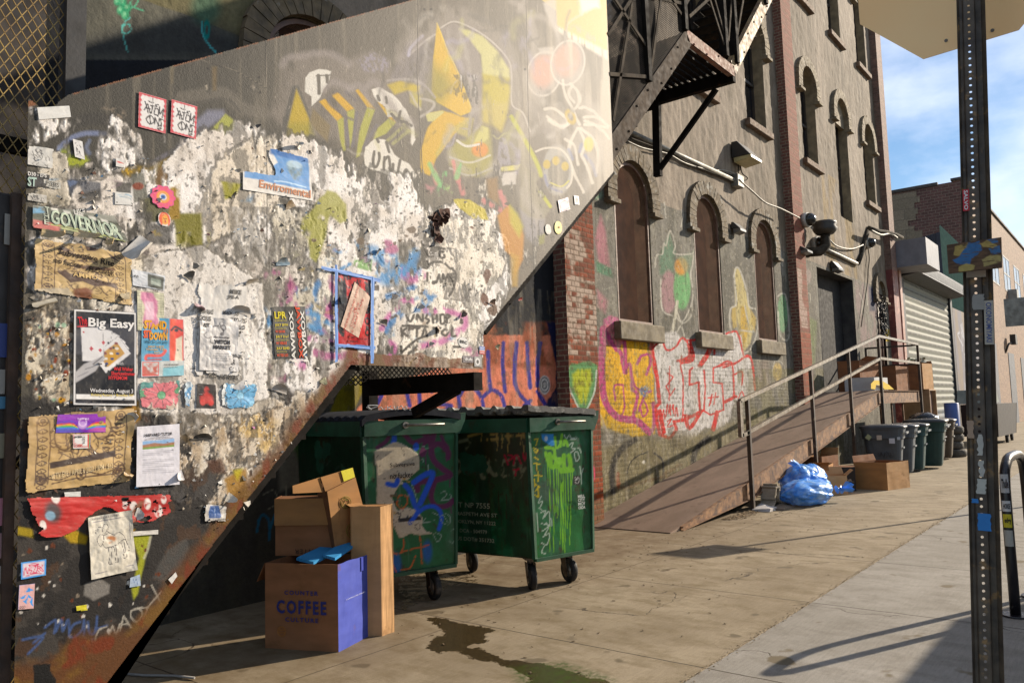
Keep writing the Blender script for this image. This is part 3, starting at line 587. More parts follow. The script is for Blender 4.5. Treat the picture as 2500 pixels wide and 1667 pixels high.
def win_up(c,z0,z1,sill=True,ring=True,name='window'):
 a,b=c-HW,c+HW;f=MB()
 f.box((a,WY+.24,z0),(a+.06,WY+.3,z1+.3));f.box((b-.06,WY+.24,z0),(b,WY+.3,z1+.3));f.box((a,WY+.24,z0),(b,WY+.3,z0+.07));f.box((a,WY+.23,(z0+z1)/2+.1),(b,WY+.31,(z0+z1)/2+.17))
 wn=f.build(name,pm('sash_dark','#3b332c','#2a2520',5),fac)
 d=MB();d.quad((a,WY+.28,z0),(b,WY+.28,z0),(b,WY+.28,z1+HW),(a,WY+.28,z1+HW));d.build('pane',glass,wn)
 reveal(a,b,z0,z1,HW).build('reveal',rm,wn)
 if ring:brick_ring(c,z1,.86,.575,WY-.09,seed=5).build('brick_arch',upring,wn)
 if sill:g=MB();g.box((c-.70,WY-.12,z0-.16),(c+.72,WY+.1,z0-.005));g.build('sill',ssill,wn,bevel=.01)
for c in UW:
 win_up(c,SILL2 if abs(c-23.75)>.1 else 6.88,SPR2,sill=abs(c-23.75)>.1);win_up(c,SILL3,SPR3)
g=MB();c=23.75;o=[(c-HW,9.72),(c+HW,9.72)]+[(c+HW*math.cos(t),SPR2+HW*.93*math.sin(t))for t in np.linspace(0,math.pi,16)]
g.prism([(x,WY+.06,z)for x,z in o],(0,.1,0));g.build('arch_infill',side,fac)
brA=brickm('pilaster_brick','#7f5042','#653e34','#8d7c66',worn=('#a58d78',(.6,.72)))
brB=brickm('corner_brick','#866556','#6b5046','#7a6a5c')
def painted_face(name,x0,x1,z0,z1,y,st,paintf,mat,relief=.004,axis='x',parent=None):
 a=np.arange(x0,x1+st*.5,st);z=np.arange(z0,z1+st*.5,st);A,B=np.meshgrid(a,z)
 if axis=='x':u,v=proj(A,y,B)
 else:u,v=proj(y,A,B)
 q=Paint(u,v,A,B);h=paintf(q);punch(q,1.12,1.2)
 P=np.stack([A,y-h.reshape(A.shape),B],-1)if axis=='x' else np.stack([y-h.reshape(A.shape),A,B],-1)
 return grid_mesh(name,P,None,mat,parent,rgb=q.rgb)
PAy=6.2
def pierA(q):
 mo,rn=bricks(q.x,q.z,seed=3);c1=np.array(L_('#9a5236'));c2=np.array(L_('#74402c'));q.rgb=c1*(rn[:,None])+c2*(1-rn[:,None])
 pale_=sstep(fbm(q.x*3,q.z*2.2,5,5)+.35*(rn-.5),.5,.62)*(q.z>2.1)*(q.z<4.2);pale_=np.maximum(pale_,(sstep(fbm(q.x*3,q.z*3,9)+.5*(rn-.5),.35,.5))*(q.z>2.4)*(q.z<3.5))
 q.over(np.arange(q.x.size),pale_*.9,L_('#b8a99c'));q.over(np.arange(q.x.size),mo*.9,L_('#6e5d4c'))
 q.poly(Z6([(430,170),(450,110),(500,120),(540,105),(600,100),(650,130),(650,250),(600,420),(560,500),(520,480),(450,330),(420,230)]),L_('#5f8f5f'),5,wob=2,a=.92)
 q.poly(Z6([(460,200),(500,160),(600,160),(610,250),(560,430),(520,420),(470,290)]),L_('#a8ad3f'),10,wob=2,tex=(9,3,.3,.55));q.line(Z6([(430,150),(420,250),(470,380),(530,500)]),4,L_('#b5bdb0'));q.line(Z6([(645,170),(630,330),(570,470)]),4,L_('#b5bdb0'))
 q.line(Z6([(590,870),(620,900),(630,980),(600,1060),(590,1130)]),4,L_('#c0566b'));q.poly(Z6([(560,880),(610,920),(615,1000),(560,1100)]),L_('#b8a9a4'),6)
 q.over(np.arange(q.x.size),sstep(q.n(14,14,8,5),.58,.66)*.5,L_('#55432f'));q.over(np.arange(q.x.size),(q.z<.35)*.5,L_('#7a6a50'))
 return .006*(1-mo)*(.6+.4*rn)+.006*(q.n(20,20,3)-.5)
vb=vcm('painted_brick',.85,50,.25,.6,.006,.2)
pil=painted_face('pilaster',9.0,9.75,0,6.5,PAy,.012,pierA,vb,parent=fac)
g=MB();g.box((9.002,PAy+.006,0),(9.748,WY+.02,15.5));g.box((9.0,PAy,6.5),(9.75,PAy+.006,15.5));g.build('pilaster_side',brA,pil)
def pierB(q):
 mo,rn=bricks(q.x,q.z,seed=7);c1=np.array(L_('#956456'));c2=np.array(L_('#7c5044'));q.rgb=c1*(rn[:,None])+c2*(1-rn[:,None])
 i=np.arange(q.x.size);q.over(i,sstep(q.n(4,1.2,3,5),.5,.62)*(q.z>3.4)*(q.z<4.8)*.8,L_('#b9a79c'));q.over(i,(q.z<3.3)*.4,L_('#a3502c'));q.over(i,mo*.8,L_('#7e6a56'));q.over(i,sstep(q.n(5,5,6,5),.55,.68)*.4*(q.z<3.6),L_('#5e4030'))
 return .005*(1-mo)*(.6+.4*rn)
pil=painted_face('pilaster',18.55,19.25,0,15.5,6.2,.022,pierB,vb,parent=fac)
g=MB();g.box((18.552,6.206,0),(19.248,WY+.02,15.5));g.build('pilaster_side',brA,pil)
g=MB();g.box((27.82,6.2,5.9),(28.5,6.75,15.5));g.build('corner_pilaster',brB,fac)
g=MB();g.box((27.82,6.2,0),(28.5,6.75,5.9));g.build('painted_corner_base',pm('oxblood_paint','#7a3a32','#5c2a26',4,rough=.6,c3='#a06a58',s3=3),fac)
dm=MB();x0,x1,z0,z1=DOOR;yd=WY+.42
dr=reveal(x0,x1,z0,z1,0,.5).build('doorway',pm('door_reveal','#4a4642','#2f2d2b',3,rough=.8),fac)
def leaf(q):
 q.rgb[:]=L_('#7d766e');i=np.arange(q.x.size);q.over(i,sstep(q.n(2,1,3),.45,.6)*.6,L_('#645e56'))
 q.poly(Z4([(350,1320),(380,1280),(410,1300),(400,1420),(350,1540)]),L_('#b39a4a'),8,a=.9);q.poly(Z4([(470,1350),(520,1320),(550,1568),(480,1640)]),L_('#b0978b'),12,a=.7);q.line(Z4([(490,1320),(530,1350),(560,1500)]),3,wl,a=.7)
 q.poly(Z4([(340,1380),(400,1500),(380,1750),(330,1700)]),L_('#7b8a66'),12,a=.5)
 for s in([(440,990),(450,1050),(470,1000),(445,1010)],[(480,1000),(500,1050),(520,1010)],[(340,1110),(380,1100),(400,1140)]):q.line(Z4(s),2.4,wl)
 k=q.sub(0,870,3000,2000);q.over(k,np.full(k.size,.55)*sstep(q.n(3,3,5,k=k),.3,.6),L_('#a58a64'))
 return .010*np.abs(((q.z/.085)%1)-.5)*2
xm=(x0+x1)/2
for a,b in((x0+.03,xm-.02),(xm+.02,x1-.03)):
 lf=painted_face('door',a,b,z0,z1-.05,yd,.02,leaf,vcm('door_paint',.6,30,.2,.2),parent=fac)
 g=MB();g.box((a,yd+.012,z0),(b,yd+.05,z1));g.build('door_back',dark,lf)
 g=MB();s=1 if a>xm-.2 else-1
 hg=MB();hg.tube([(a+.08,yd-.01,3.2),(a+.09,yd-.08,3.25),(a+.09,yd-.08,3.5),(a+.08,yd-.01,3.55)],.015)
 if s<0:hg.build('handle',dark,lf)
 for zz in(2.3,4.55):
  g=MB();g.box((b-.35 if s<0 else a,yd-.025,zz),(b if s<0 else a+.3,yd-.005,zz+.1));g.build('hinge',pm('rust_orange','#8a5a3a','#6c3f26',9,rough=.8),lf)
g=MB();g.box((x0,WY-.02,z0-.1),(x1,yd+.1,z0));g.build('threshold',stonem,fac)
g=MB();a=on(*Z4([(380,1145)])[0],1,yd-.02);b=on(*Z4([(425,1250)])[0],1,yd-.02);g.box((a.x,yd-.022,b.z),(b.x,yd-.018,a.z))
no=g.build('notice',flat('paper_white','#cfcbc4'),None);tag(no,'small white notice on the left leaf of the grey double door','notice')
nb=MB();nb.box((NAR[0]-.02,WY+.2,NAR[2]),(NAR[1]+.02,WY+.3,NAR[3]+.5));rec=nb.build('cable_recess',pm('recess_dark','#2a211b','#19130f',5),fac)
brick_ring(26.76,5.0,.72,.44,WY-.1,n=15,seed=9).build('brick_arch',lowring,rec)
rc=MB();rnd=random.Random(5)
for i in range(9):x=NAR[0]+.04+i*.1;rc.tube([(x,WY+.05+.03*(i%3),1.9),(x,WY+.05,5.1)],.022,6)
rc.build('conduit_bundle',pm('rusty_conduit','#7a6253','#57423a',6,rough=.5),rec)
rc=MB()
for i in range(60):
 x=26.45+rnd.random()*.6;z=4.9-rnd.random()*1.0;pts=[(x+rnd.uniform(-.12,.12),WY-.02-rnd.random()*.12,z-k*.09)for k in range(5)];rc.tube(spl(pts,3),.014,5)
rc.build('cable_tangle',pm('black_rubber','#1d1b1b','#121111',9,rough=.6),rec)
PY,QY=3.6,4.72
stair=thing('exterior_staircase','steel outdoor staircase clad with grey sheet covered in torn posters and mural paint','staircase',(2.6,4.1,0))
OUT=[(1.275,.0),(1.275,3.03),(1.345,2.985),(1.43,3.09),(3.57,4.39),(6.05,5.9),(6.05,3.77),(4.19,2.21),(4.175,1.945),(3.0,1.945),(1.12,.0)]
xs=[1.275]
while xs[-1]<6.05:xs.append(xs[-1]+.0046+.0009*(xs[-1]-1.275))
xs[-1]=6.05;xs=np.array(xs);zs=np.arange(0,5.62,.0052);X,Z=np.meshgrid(xs,zs)
def inside(P,x,y):
 r=np.zeros(x.shape,bool);n=len(P)
 for i in range(n):
  ax,ay=P[i];bx,by=P[(i+1)%n]
  if ay==by:continue
  r^=((ay>y)!=(by>y))&(x<(bx-ax)*(y-ay)/(by-ay)+ax)
 return r
xc=(X[:-1,:-1]+X[1:,1:])/2;zc=(Z[:-1,:-1]+Z[1:,1:])/2;keep=inside(OUT,xc,zc)
U,V=proj(X,PY,Z);p=Paint(U,V,X,Z,L_('#5b5850'));ALL=np.arange(p.u.size)
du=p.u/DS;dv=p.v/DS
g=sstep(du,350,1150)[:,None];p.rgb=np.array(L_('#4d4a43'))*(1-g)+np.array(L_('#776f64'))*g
p.over(ALL,sstep(p.n(2,1.2,1,5),.45,.65)*.35,L_('#6f6a5f'));p.over(ALL,sstep(p.n(30,1.6,2,4),.55,.75)*.25,L_('#a69d8e'))
p.over(ALL,sstep(p.n(22,2.5,3,4),.6,.78)*.3,L_('#4a4740'))
gy=L_('#9c948c');wt=L_('#c4bdb5');ye=L_('#c99a26');lm=L_('#b9b66e');yl=L_('#d0bf4c');dk=L_('#4e4b47')
F=ZF
p.line(F([(-60,330),(0,280),(70,215),(150,180),(230,110),(330,130),(440,210),(520,310),(560,400),(560,560),(650,720)]),22,gy,soft=16,a=.55)
p.line(F([(0,300),(80,230),(140,190)]),5,wt,a=.8);p.line(F([(170,155),(240,120),(330,150),(440,220),(540,330),(558,430),(560,570),(620,620),(660,720)]),4,wt,a=.8)
p.poly(F([(150,170),(240,125),(300,160),(370,240),(400,400),(400,560),(390,700),(350,730),(345,600),(330,500),(260,340),(210,260)]),L_('#948c86'),6,a=.85)
p.poly(F([(350,600),(320,500),(270,370),(250,330),(290,380),(330,450),(352,520)]),L_('#716b62'),5,a=.9)
p.poly(F([(270,160),(320,165),(400,200),(480,280),(545,380),(548,430),(540,440),(400,410),(390,300),(330,220)]),L_('#c5c08f'),8,a=.95)
p.poly(F([(400,405),(545,430),(550,500),(530,640),(500,720),(480,700),(400,660)]),L_('#b9ac45'),12,a=.95,grad=(F([(470,420),(470,700)]),F([(470,420),(470,700)]),L_('#bdb291'))if False else None)
p.poly(F([(400,560),(540,560),(510,720),(395,680)]),L_('#bcae7a'),30,a=.7)
p.poly(F([(148,125),(165,160),(200,260),(260,400),(345,610),(280,635),(150,560),(120,500),(125,350),(140,230)]),L_('#cfb032'),4,a=.97)
p.poly(F([(125,360),(200,400),(240,470),(180,560),(110,560),(80,500)]),L_('#8f8a4c'),50,a=.8);p.poly(F([(60,420),(130,330),(120,540),(150,590),(60,620)]),L_('#8c857c'),20,a=.7)
p.line(F([(150,130),(205,270),(265,400),(340,600)]),3,L_('#ddc36a'))
p.poly(F([(85,625),(180,605),(240,625),(330,650),(240,740),(150,860),(110,960),(60,940),(60,820),(100,700),(130,660)]),L_('#ccac36'),6,wob=2,a=.97)
p.poly(F([(85,622),(180,606),(190,615),(130,665),(100,665)]),L_('#c3bd8a'),4)
p.poly(F([(330,640),(350,650),(330,760),(240,720),(150,860),(140,840),(230,700)]),L_('#b8ad72'),10,a=.8)
p.line(F([(345,600),(330,680),(330,760),(370,790),(430,780)]),8,L_('#9f9891'),a=.8);p.poly(F([(300,770),(380,700),(400,690),(440,710),(450,800),(455,930),(400,970),(300,960),(220,900),(210,830),(260,770)]),L_('#a9a25f'),14,a=.8)
p.poly(F([(395,690),(430,700),(430,760),(380,800),(345,790)]),L_('#c3bd84'),6);p.ell(*F([(385,820)])[0],20,18,L_('#cd9030'),.5);p.line(F([(260,770),(310,800),(380,790)]),6,L_('#d5d0c5'));p.line(F([(220,860),(330,890),(440,850)]),5,L_('#cfcac0'),a=.7);p.line(F([(220,920),(330,960),(450,920)]),5,L_('#bdb8ae'),a=.7)
p.poly(F([(0,440),(40,470),(70,520),(60,600),(0,560)]),L_('#c3b86a'),8,a=.7)
for q in([(0,500),(30,560),(60,600)],[(0,640),(20,700),(10,780)],[(60,540),(130,560),(120,600),(60,640)]):p.line(F(q),6,wt,soft=5,a=.7)
p.poly(F([(555,640),(610,740),(690,880),(720,960),(690,1000),(760,1120),(770,1150),(730,1200),(640,1190),(600,1130),(610,1000),(590,900),(530,860),(500,740)]),L_('#97917f'),8,a=.8)
p.line(F([(556,640),(610,730),(690,880),(720,960)]),10,L_('#b3b34a'),soft=6,a=.9);p.line(F([(715,1050),(770,1130)]),8,L_('#b9b94c'),soft=5,a=.9)
p.poly(F([(490,750),(530,760),(555,900),(500,910),(480,870)]),L_('#a29da3'),5,tex=(26,26,.3,.6),a=.8);p.poly(F([(500,915),(605,900),(590,930),(490,940)]),L_('#c9c27e'),4);p.poly(F([(495,945),(585,940),(580,1010),(510,1015)]),L_('#c7c1ba'),5,wob=2)
p.poly(F([(600,1140),(660,1190),(740,1200),(730,1300),(690,1350),(640,1300)]),L_('#aaa7ac'),12,a=.6);p.poly(F([(700,1290),(740,1280),(735,1330),(710,1340)]),L_('#8d8c4a'),8,a=.8)
for q in([(660,110),(690,90),(750,110),(810,180),(815,250)],[(555,10),(600,30),(640,80),(670,130),(690,200)],[(650,130),(680,250),(690,310)],[(630,0),(600,60)]):p.line(F(q),14,L_('#a79f97'),soft=12,a=.6)
for(a,b)in((735,405),(865,345)):
 p.ell(*F([(a,b)])[0],40,53,L_('#a8a09a'),.4,a=.8,rot=10);p.ell(*F([(a-5,b-15)])[0],30,40,L_('#c59f90'),.7,a=.9,rot=10);p.ell(*F([(a,b)])[0],42,56,L_('#d6cfc6'),.12,ring=.07,a=.9,rot=10)
p.poly(F([(700,265),(790,255),(790,300),(720,300)]),L_('#bdb6ae'),8,a=.8)
bone=L_('#d3ccc0')
rnd=random.Random(4)
p.poly(F([(725,570),(850,560),(960,640),(1060,780),(1060,870),(1000,1000),(960,1060),(900,900),(850,760),(740,680)]),L_('#a8a198'),14,tex=(8,8,.3,.55),a=.7)
for q in([(840,440),(850,520),(890,600),(930,680)],[(880,460),(920,500),(930,560),(900,600)],[(740,600),(800,600),(860,660),(830,700),(760,660)],[(750,640),(820,690),(870,680)],[(920,700),(880,780),(870,860),(900,950),(950,1050)],[(930,700),(960,780),(940,850),(980,930),(1000,1000)],[(940,700),(1000,760),(1030,850),(1020,950)],[(960,660),(1040,700),(1090,760)],[(955,640),(1010,640),(1060,660)],[(960,680),(1050,690),(1085,700)],[(890,470),(870,520),(900,560)],[(930,590),(990,600),(1090,690)],[(850,760),(900,800),(920,900)]):
 p.line(F(q),7,bone,soft=4,a=.8,wob=3)
p.ell(*F([(880,640)])[0],12,20,L_('#b09a45'),.4,ring=.5,rot=-25);p.ell(*F([(980,790)])[0],12,18,L_('#c9b960'),.5,a=.9)
for q in([(960,850),(1000,900),(1020,960)],[(870,820),(890,870)],[(940,790),(930,830)]):p.line(F(q),8,L_('#7b83a0'),soft=6,a=.7)
p.ell(*F([(810,930)])[0],36,62,L_('#a8a59f'),.2,ring=.45,a=.9);p.ell(*F([(815,940)])[0],26,38,L_('#7f7a70'),.2)
for(a,b)in((750,900),(800,880),(850,910)):p.ell(*F([(a,b)])[0],9,11,L_('#b7a24a'),.5)
p.line(F([(690,830),(750,810),(830,820),(885,900),(885,990),(860,1030)]),5,bone,a=.8);p.line(F([(740,960),(760,1020),(830,1050)]),6,L_('#74799a'),soft=4,a=.7);p.line(F([(770,1000),(830,1020),(870,990)]),4,L_('#b9b26a'))
k=np.nonzero(du>1190)[0];p.over(k,sstep(p.n(7,.8,11,5,k=k)+.22*sstep(du[k],1240,1400),.55,.85)*.6,L_('#cfc4b4'))  # pale wash: white paint, with haze and glare put into the colour
p.poly(F([(720,0),(830,-120),(1080,-200),(1080,280),(950,240),(805,140),(800,60)]),L_('#cbb985'),3,a=.97);p.poly(F([(800,140),(1080,280),(1085,330),(800,170)]),L_('#d8d0c2'),10,tex=(20,3,.3,.6));p.poly(F([(920,-40),(1030,-60),(1040,40),(940,80)]),L_('#dad6cb'),12,wob=4)
p.poly(F([(730,20),(780,-10),(800,0),(810,200),(740,60)]),L_('#c3bcb4'),10,a=.8)
A=ZA
p.line(A([(1300,700),(1450,680),(1600,670),(1730,770),(1900,820)]),30,L_('#7c766d'),soft=14,a=.6)
p.line(A([(1330,780),(1500,720),(1640,720),(1720,800)]),7,L_('#57534d'),soft=5,a=.8)
p.poly(A([(1410,860),(1490,790),(1600,790),(1620,830),(1520,900),(1430,960),(1300,1060),(1250,1080)]),L_('#9798a8'),16,a=.7)
p.poly(A([(1615,815),(1700,880),(1735,970),(1720,1080),(1600,1200),(1520,1080),(1515,930)]),L_('#aaab68'),6,wob=1,a=.97)
p.poly(A([(1540,1080),(1740,1040),(1770,1150),(1700,1330),(1620,1440),(1560,1380),(1650,1220)]),L_('#8e8a3c'),10,wob=3,a=.9)
p.poly(A([(1400,1030),(1395,1090),(1280,1180),(1130,1230),(1000,1260),(900,1280),(870,1230),(880,1190),(1050,1180),(1200,1130),(1300,1070)]),L_('#c4a42e'),7,wob=1,a=.95)
p.poly(A([(1130,1210),(1280,1150),(1290,1300),(1270,1430),(1150,1460),(1090,1330)]),L_('#b8862a'),10,a=.9);p.poly(A([(1000,1250),(1130,1200),(1100,1380),(1130,1568),(1000,1568)]),L_('#7c7a36'),14,a=.8);p.poly(A([(1270,1340),(1400,1350),(1410,1400),(1280,1470)]),L_('#bd8a24'),6,a=.9)
p.line(A([(1390,1000),(1300,1060),(1180,1120),(1080,1180)]),13,L_('#77747c'),soft=8,a=.8)
p.line(A([(760,960),(600,960),(480,1010),(420,1090),(420,1200),(440,1290)]),12,L_('#8b93ad'),soft=8,a=.8);p.line(A([(640,1010),(620,1060),(640,1100)]),10,L_('#7e879c'),soft=7,a=.7);p.poly(A([(430,1080),(490,1050),(500,1100),(640,1150),(600,1180),(520,1200),(440,1190)]),L_('#9ea558'),14,a=.9)
p.poly(A([(440,1130),(620,1120),(630,1170),(560,1210),(460,1200)]),L_('#a5ab4d'),10,a=.8)
p.poly(A([(450,1240),(560,1290),(550,1400),(460,1400)]),L_('#7e8fb0'),14,a=.6)
p.line(A([(480,920),(600,860),(750,860),(820,920)]),30,L_('#3c3a38'),soft=14,a=.6)
p.poly(A([(720,780),(830,760),(960,850),(900,880),(800,830)]),L_('#8d8275'),16,tex=(40,40,.5,.7))
p.line(A([(420,1050),(440,1300)]),6,L_('#a9b0c4'),soft=5,a=.5)
C=ZD
p.poly(C([(560,420),(680,380),(880,370),(1010,450),(1100,390),(1200,370),(1320,440),(1350,560),(1500,680),(1500,900),(1350,1060),(600,960),(470,820)]),L_('#8d857d'),22,tex=(5,4,.2,.55),a=.75)
p.poly(C([(1090,440),(1200,370),(1320,430),(1310,520),(1150,520)]),L_('#9c96a0'),12,tex=(60,60,.3,.7),a=.8);p.poly(C([(1330,560),(1450,300),(1570,260),(1640,380),(1560,700),(1400,620)]),L_('#928b8c'),12,tex=(30,30,.1,.6),a=.6)
p.poly(C([(655,640),(700,740),(750,850),(740,960),(590,970),(610,840)]),L_('#b9a43a'),10,a=.95);p.poly(C([(600,880),(760,880),(780,980),(590,980)]),L_('#99913f'),22,a=.7)
p.line(C([(640,630),(590,830),(560,960)]),11,L_('#4d4c48'),soft=7,a=.8);p.line(C([(665,620),(710,730),(760,860)]),6,L_('#5d5b55'),soft=5,a=.8)
p.poly(C([(775,780),(900,900),(880,1020),(790,930),(755,870)]),L_('#86785a'),8,a=.9)
for top,fr in(([(820,730),(860,710),(990,840),(950,870)],[(950,870),(995,840),(1000,980),(1010,1080),(990,1090),(970,1000)]),([(905,680),(950,660),(1070,780),(1020,800)],[(1020,800),(1075,785),(1060,1000),(1040,1060),(1030,940)]),([(1080,650),(1100,640),(1220,780),(1165,770)],[(1165,770),(1220,790),(1180,900),(1110,1120),(1085,1130),(1110,930)]),([(1230,720),(1250,720),(1370,880),(1320,850)],[(1320,850),(1370,880),(1300,960),(1210,1000),(1240,920)])):
 p.poly(C(top),L_('#cba834'),4,a=.97);p.poly(C(fr),L_('#adab62'),5,a=.95)
for q in([(950,660),(900,690),(890,740),(960,800)],[(1010,660),(1080,720)],[(990,830),(1060,860)]):p.line(C(q),7,L_('#6f6a6c'),soft=5,a=.7)
for q in([(1410,920),(1310,1010)],[(1460,940),(1350,1030)],[(1010,860),(1030,1040)],[(1090,810),(1060,1050)],[(1230,900),(1140,1060)]):p.line(C(q),8,L_('#a5a277')if q[0][0]>1300 else L_('#777275'),soft=4,a=.8)
p.poly(C([(1310,610),(1400,580),(1540,620),(1530,660),(1450,650),(1360,680)]),L_('#c0ad45'),10,a=.85)
p.line(C([(1310,580),(1450,570),(1560,600),(1650,700)]),6,L_('#aaa39f'),soft=4,a=.7);p.line(C([(1560,260),(1480,340),(1460,400)]),7,L_('#bab6c4'),soft=5,a=.8)
p.poly(C([(720,560),(750,520),(820,497),(905,510),(890,590),(850,640),(830,700),(770,760),(765,690),(720,660)]),L_('#d9d5cd'),2,wob=2)
for q in([(815,545),(820,670)],[(875,545),(880,590)],[(800,545),(900,540)]):p.line(C(q),9 if q[0][0]!=800 else 3,L_('#6f6a62'),soft=2,smooth=False)
p.poly(C([(1195,640),(1260,630),(1350,680),(1440,790),(1490,900),(1510,1000),(1490,1050),(1470,920),(1400,830),(1320,850),(1290,770),(1230,730)]),L_('#ddd8cf'),2,wob=4)
p.poly(C([(1140,1120),(1150,1060),(1210,1000),(1290,1000),(1360,1110),(1460,1180),(1520,1260),(1480,1330),(1380,1280),(1250,1240),(1140,1190)]),L_('#ddd8cf'),2,wob=4)
for q,w_,cc,a_ in(([(100,200),(160,110),(240,70),(340,90),(450,170),(540,270),(590,400),(600,560),(680,700)],26,'#a59d94',.5),([(-80,420),(-60,320),(0,230),(90,170)],34,'#a29a92',.55),([(210,260),(260,340),(330,460),(360,620)],20,'#a8a09a',.6),([(-120,560),(-60,640),(20,700)],30,'#938b86',.5),([(610,980),(640,1100),(700,1180)],26,'#b3aca4',.6),([(640,560),(700,620),(800,780)],24,'#a8a099',.5),([(220,700),(200,800),(260,900),(380,960),(470,900)],22,'#b0a9a2',.6),([(700,220),(650,330),(650,480),(720,560)],20,'#b9b1a8',.5),([(930,420),(900,520),(1000,600),(1060,740),(1040,900)],40,'#b8b0a7',.5)):p.line(F(q),w_,L_(cc),soft=w_*.9,wob=5,tex=(12,7,.2,.6),a=a_)
for q in([(560,470),(600,420),(700,400),(900,390),(1040,470)],[(860,640),(930,590),(1040,640)],[(1040,640),(1110,620),(1200,760)],[(1160,620),(1230,600),(1370,820)]):p.line(ZD(q),16,L_('#a39b98'),soft=14,wob=4,a=.5)
for i in range(60):
 r_=random.Random(i+900);u0,v0=r_.uniform(-150,900),r_.uniform(80,900);a0=r_.uniform(0,6.28);P=[(u0,v0)]
 for k_ in range(4):a0+=r_.uniform(-.5,.8);P.append((P[-1][0]+r_.uniform(25,60)*math.cos(a0),P[-1][1]+r_.uniform(30,70)*math.sin(a0)))
 w_=r_.uniform(3,16);p.line(F(P),w_,L_(r_.choice(['#b5aea6','#cbc5bd','#8d8680','#a9a3b0','#6d6861','#bdb98a','#5c5852'])),soft=w_*1.1,wob=3,tex=(14,9,.25,.6),a=r_.uniform(.3,.6))
for q in([(1240,690),(1250,720)],[(1300,700),(1305,740)],[(1400,800),(1390,870),(1410,880)],[(1340,820),(1370,850),(1400,870),(1440,880),(1480,905)],[(1215,1090),(1205,1170),(1225,1200),(1250,1150),(1250,1100)],[(1235,1000),(1245,1020)],[(1300,1020),(1320,1090)],[(1290,1130),(1280,1220)],[(1290,1150),(1320,1130),(1330,1240)],[(1400,1150),(1380,1260)],[(1350,1180),(1350,1250),(1385,1240)],[(1420,1270),(1460,1250),(1440,1220),(1420,1290),(1450,1320)],[(1480,1250),(1480,1320)]):p.line(ZD(q),7,L_('#6a655d'),soft=2,wob=1.5)
def peel(P,t,seed,col=('#d2cbc3','#e4e0dc','#aaa29a'),fx=1,soft=40,lift=.0016,under='#4a4741',ua=.85,ws=2.2):
 P2=P;us=[q[0]for q in P2];vs_=[q[1]for q in P2];e=soft+70
 k=p.sub(min(us)-e,min(vs_)-e,max(us)+e,max(vs_)+e);d,ins=p._pd(k,P2,True,34,seed,ws)
 reg=sstep(np.where(ins,d,-d),-soft*.6,soft*.6);x=p.x[k];z=p.z[k]
 n1=fbm(x*3.2*fx,z*3.8*fx,seed,4);n2=fbm(x*11*fx,z*6*fx,seed+3,5,.6);n3=fbm(x*40*fx,z*17*fx,seed+7,4,.6)
 bx=np.floor(x/.27+.13*seed);bz=np.floor(z/.36+.21*seed+.5*(bx%2));cell=_hash(bx.astype(np.int64),bz.astype(np.int64),seed)
 val=(n1*.40+n2*.38+n3*.22)+.10*(cell-.5)+.30*(reg-1);
 if ua:p.over(k,sstep(val+.07,t-.03,t)*ua*.8,L_(under))
 tone=sstep(fbm(x*5,z*5,seed+11,4)+.35*(cell-.5),.4,.6)[:,None];sk=fbm(x*46,z*9,seed+41,4,.6)
 c=np.array(L_(col[0],.93))*(1-tone)+np.array(L_(col[1],.93))*tone
 m0=sstep(val+.22*(sk-.5),t-.05,t+.05)*(.55+.35*sstep(n3,.4,.6));c0=c*.55+np.array(L_(col[2]))*.45;p.rgb[k]=p.rgb[k]*(1-m0[:,None])+c0*m0[:,None]
 dt=sstep(fbm(x*22,z*7,seed+13,5,.62),.5,.7)[:,None]*.5;c=c*(1-dt)+np.array(L_(col[2]))*dt
 m=sstep(val+.05*(sk-.5),t+.02,t+.034);p.rgb[k]=p.rgb[k]*(1-m[:,None])+c*m[:,None]
 rim=m*(1-sstep(val+.05*(sk-.5),t+.034,t+.05));p.over(k,rim*.5,L_('#ece8e2',.9))
 p.h[k]=p.h[k]*(1-m*.3)+m*(lift*.8+.0016*(fbm(x*14,z*14,seed+21,4)-.3)+.0008*n3);p.h[k]+=rim*.0006
 m2=sstep(fbm(x*10*fx,z*6*fx,seed+31,6,.62),.56,.6)*m;p.over(k,m2*.6,L_(under));p.h[k]-=m2*.0008
 sp=sstep(fbm(x*70,z*50,seed+51,3),.68,.72)*m0;p.over(k,sp*.7,L_('#3a3630'))
 return k,val
mid=D_([(60,560),(120,470),(230,380),(300,420),(390,350),(480,300),(560,285),(640,300),(700,330),(760,355),(850,370),(930,385),(955,440),(1010,470),(1090,465),(1140,500),(1180,600),(1190,650),(1160,760),(1110,850),(800,850),(740,930),(650,1060),(580,1130),(420,1160),(60,1110)])
peel(mid,.415,11,soft=50)
peel(D_([(60,230),(160,250),(170,290),(60,330)]),.5,12,soft=14,fx=1.6);peel(D_([(215,300),(260,260),(330,300),(330,370),(200,400)]),.47,14,soft=26,fx=1.4);peel(D_([(150,380),(250,370),(260,420),(160,420)]),.44,15,soft=14)
peel(D_([(60,340),(140,350),(140,470),(60,470)]),.46,16,('#a9a294','#c9c2b6','#6f6a60'),soft=16,fx=1.8)
peel(D_([(480,400),(560,290),(640,310),(640,480),(480,560)]),.36,17,('#d3cabd','#ddd6cb','#aca08e'),soft=30)
peel(D_([(620,460),(760,500),(800,700),(620,900),(560,820)]),.44,21,('#c3bcae','#d9d3c8','#8a857b'),soft=40,fx=1.3)
peel(D_([(960,480),(1130,500),(1160,600),(1110,700),(1110,840),(900,840),(950,600)]),.40,23,('#dad2c6','#e6e0d6','#a9a092'),soft=30,fx=1.3)
C=ZE
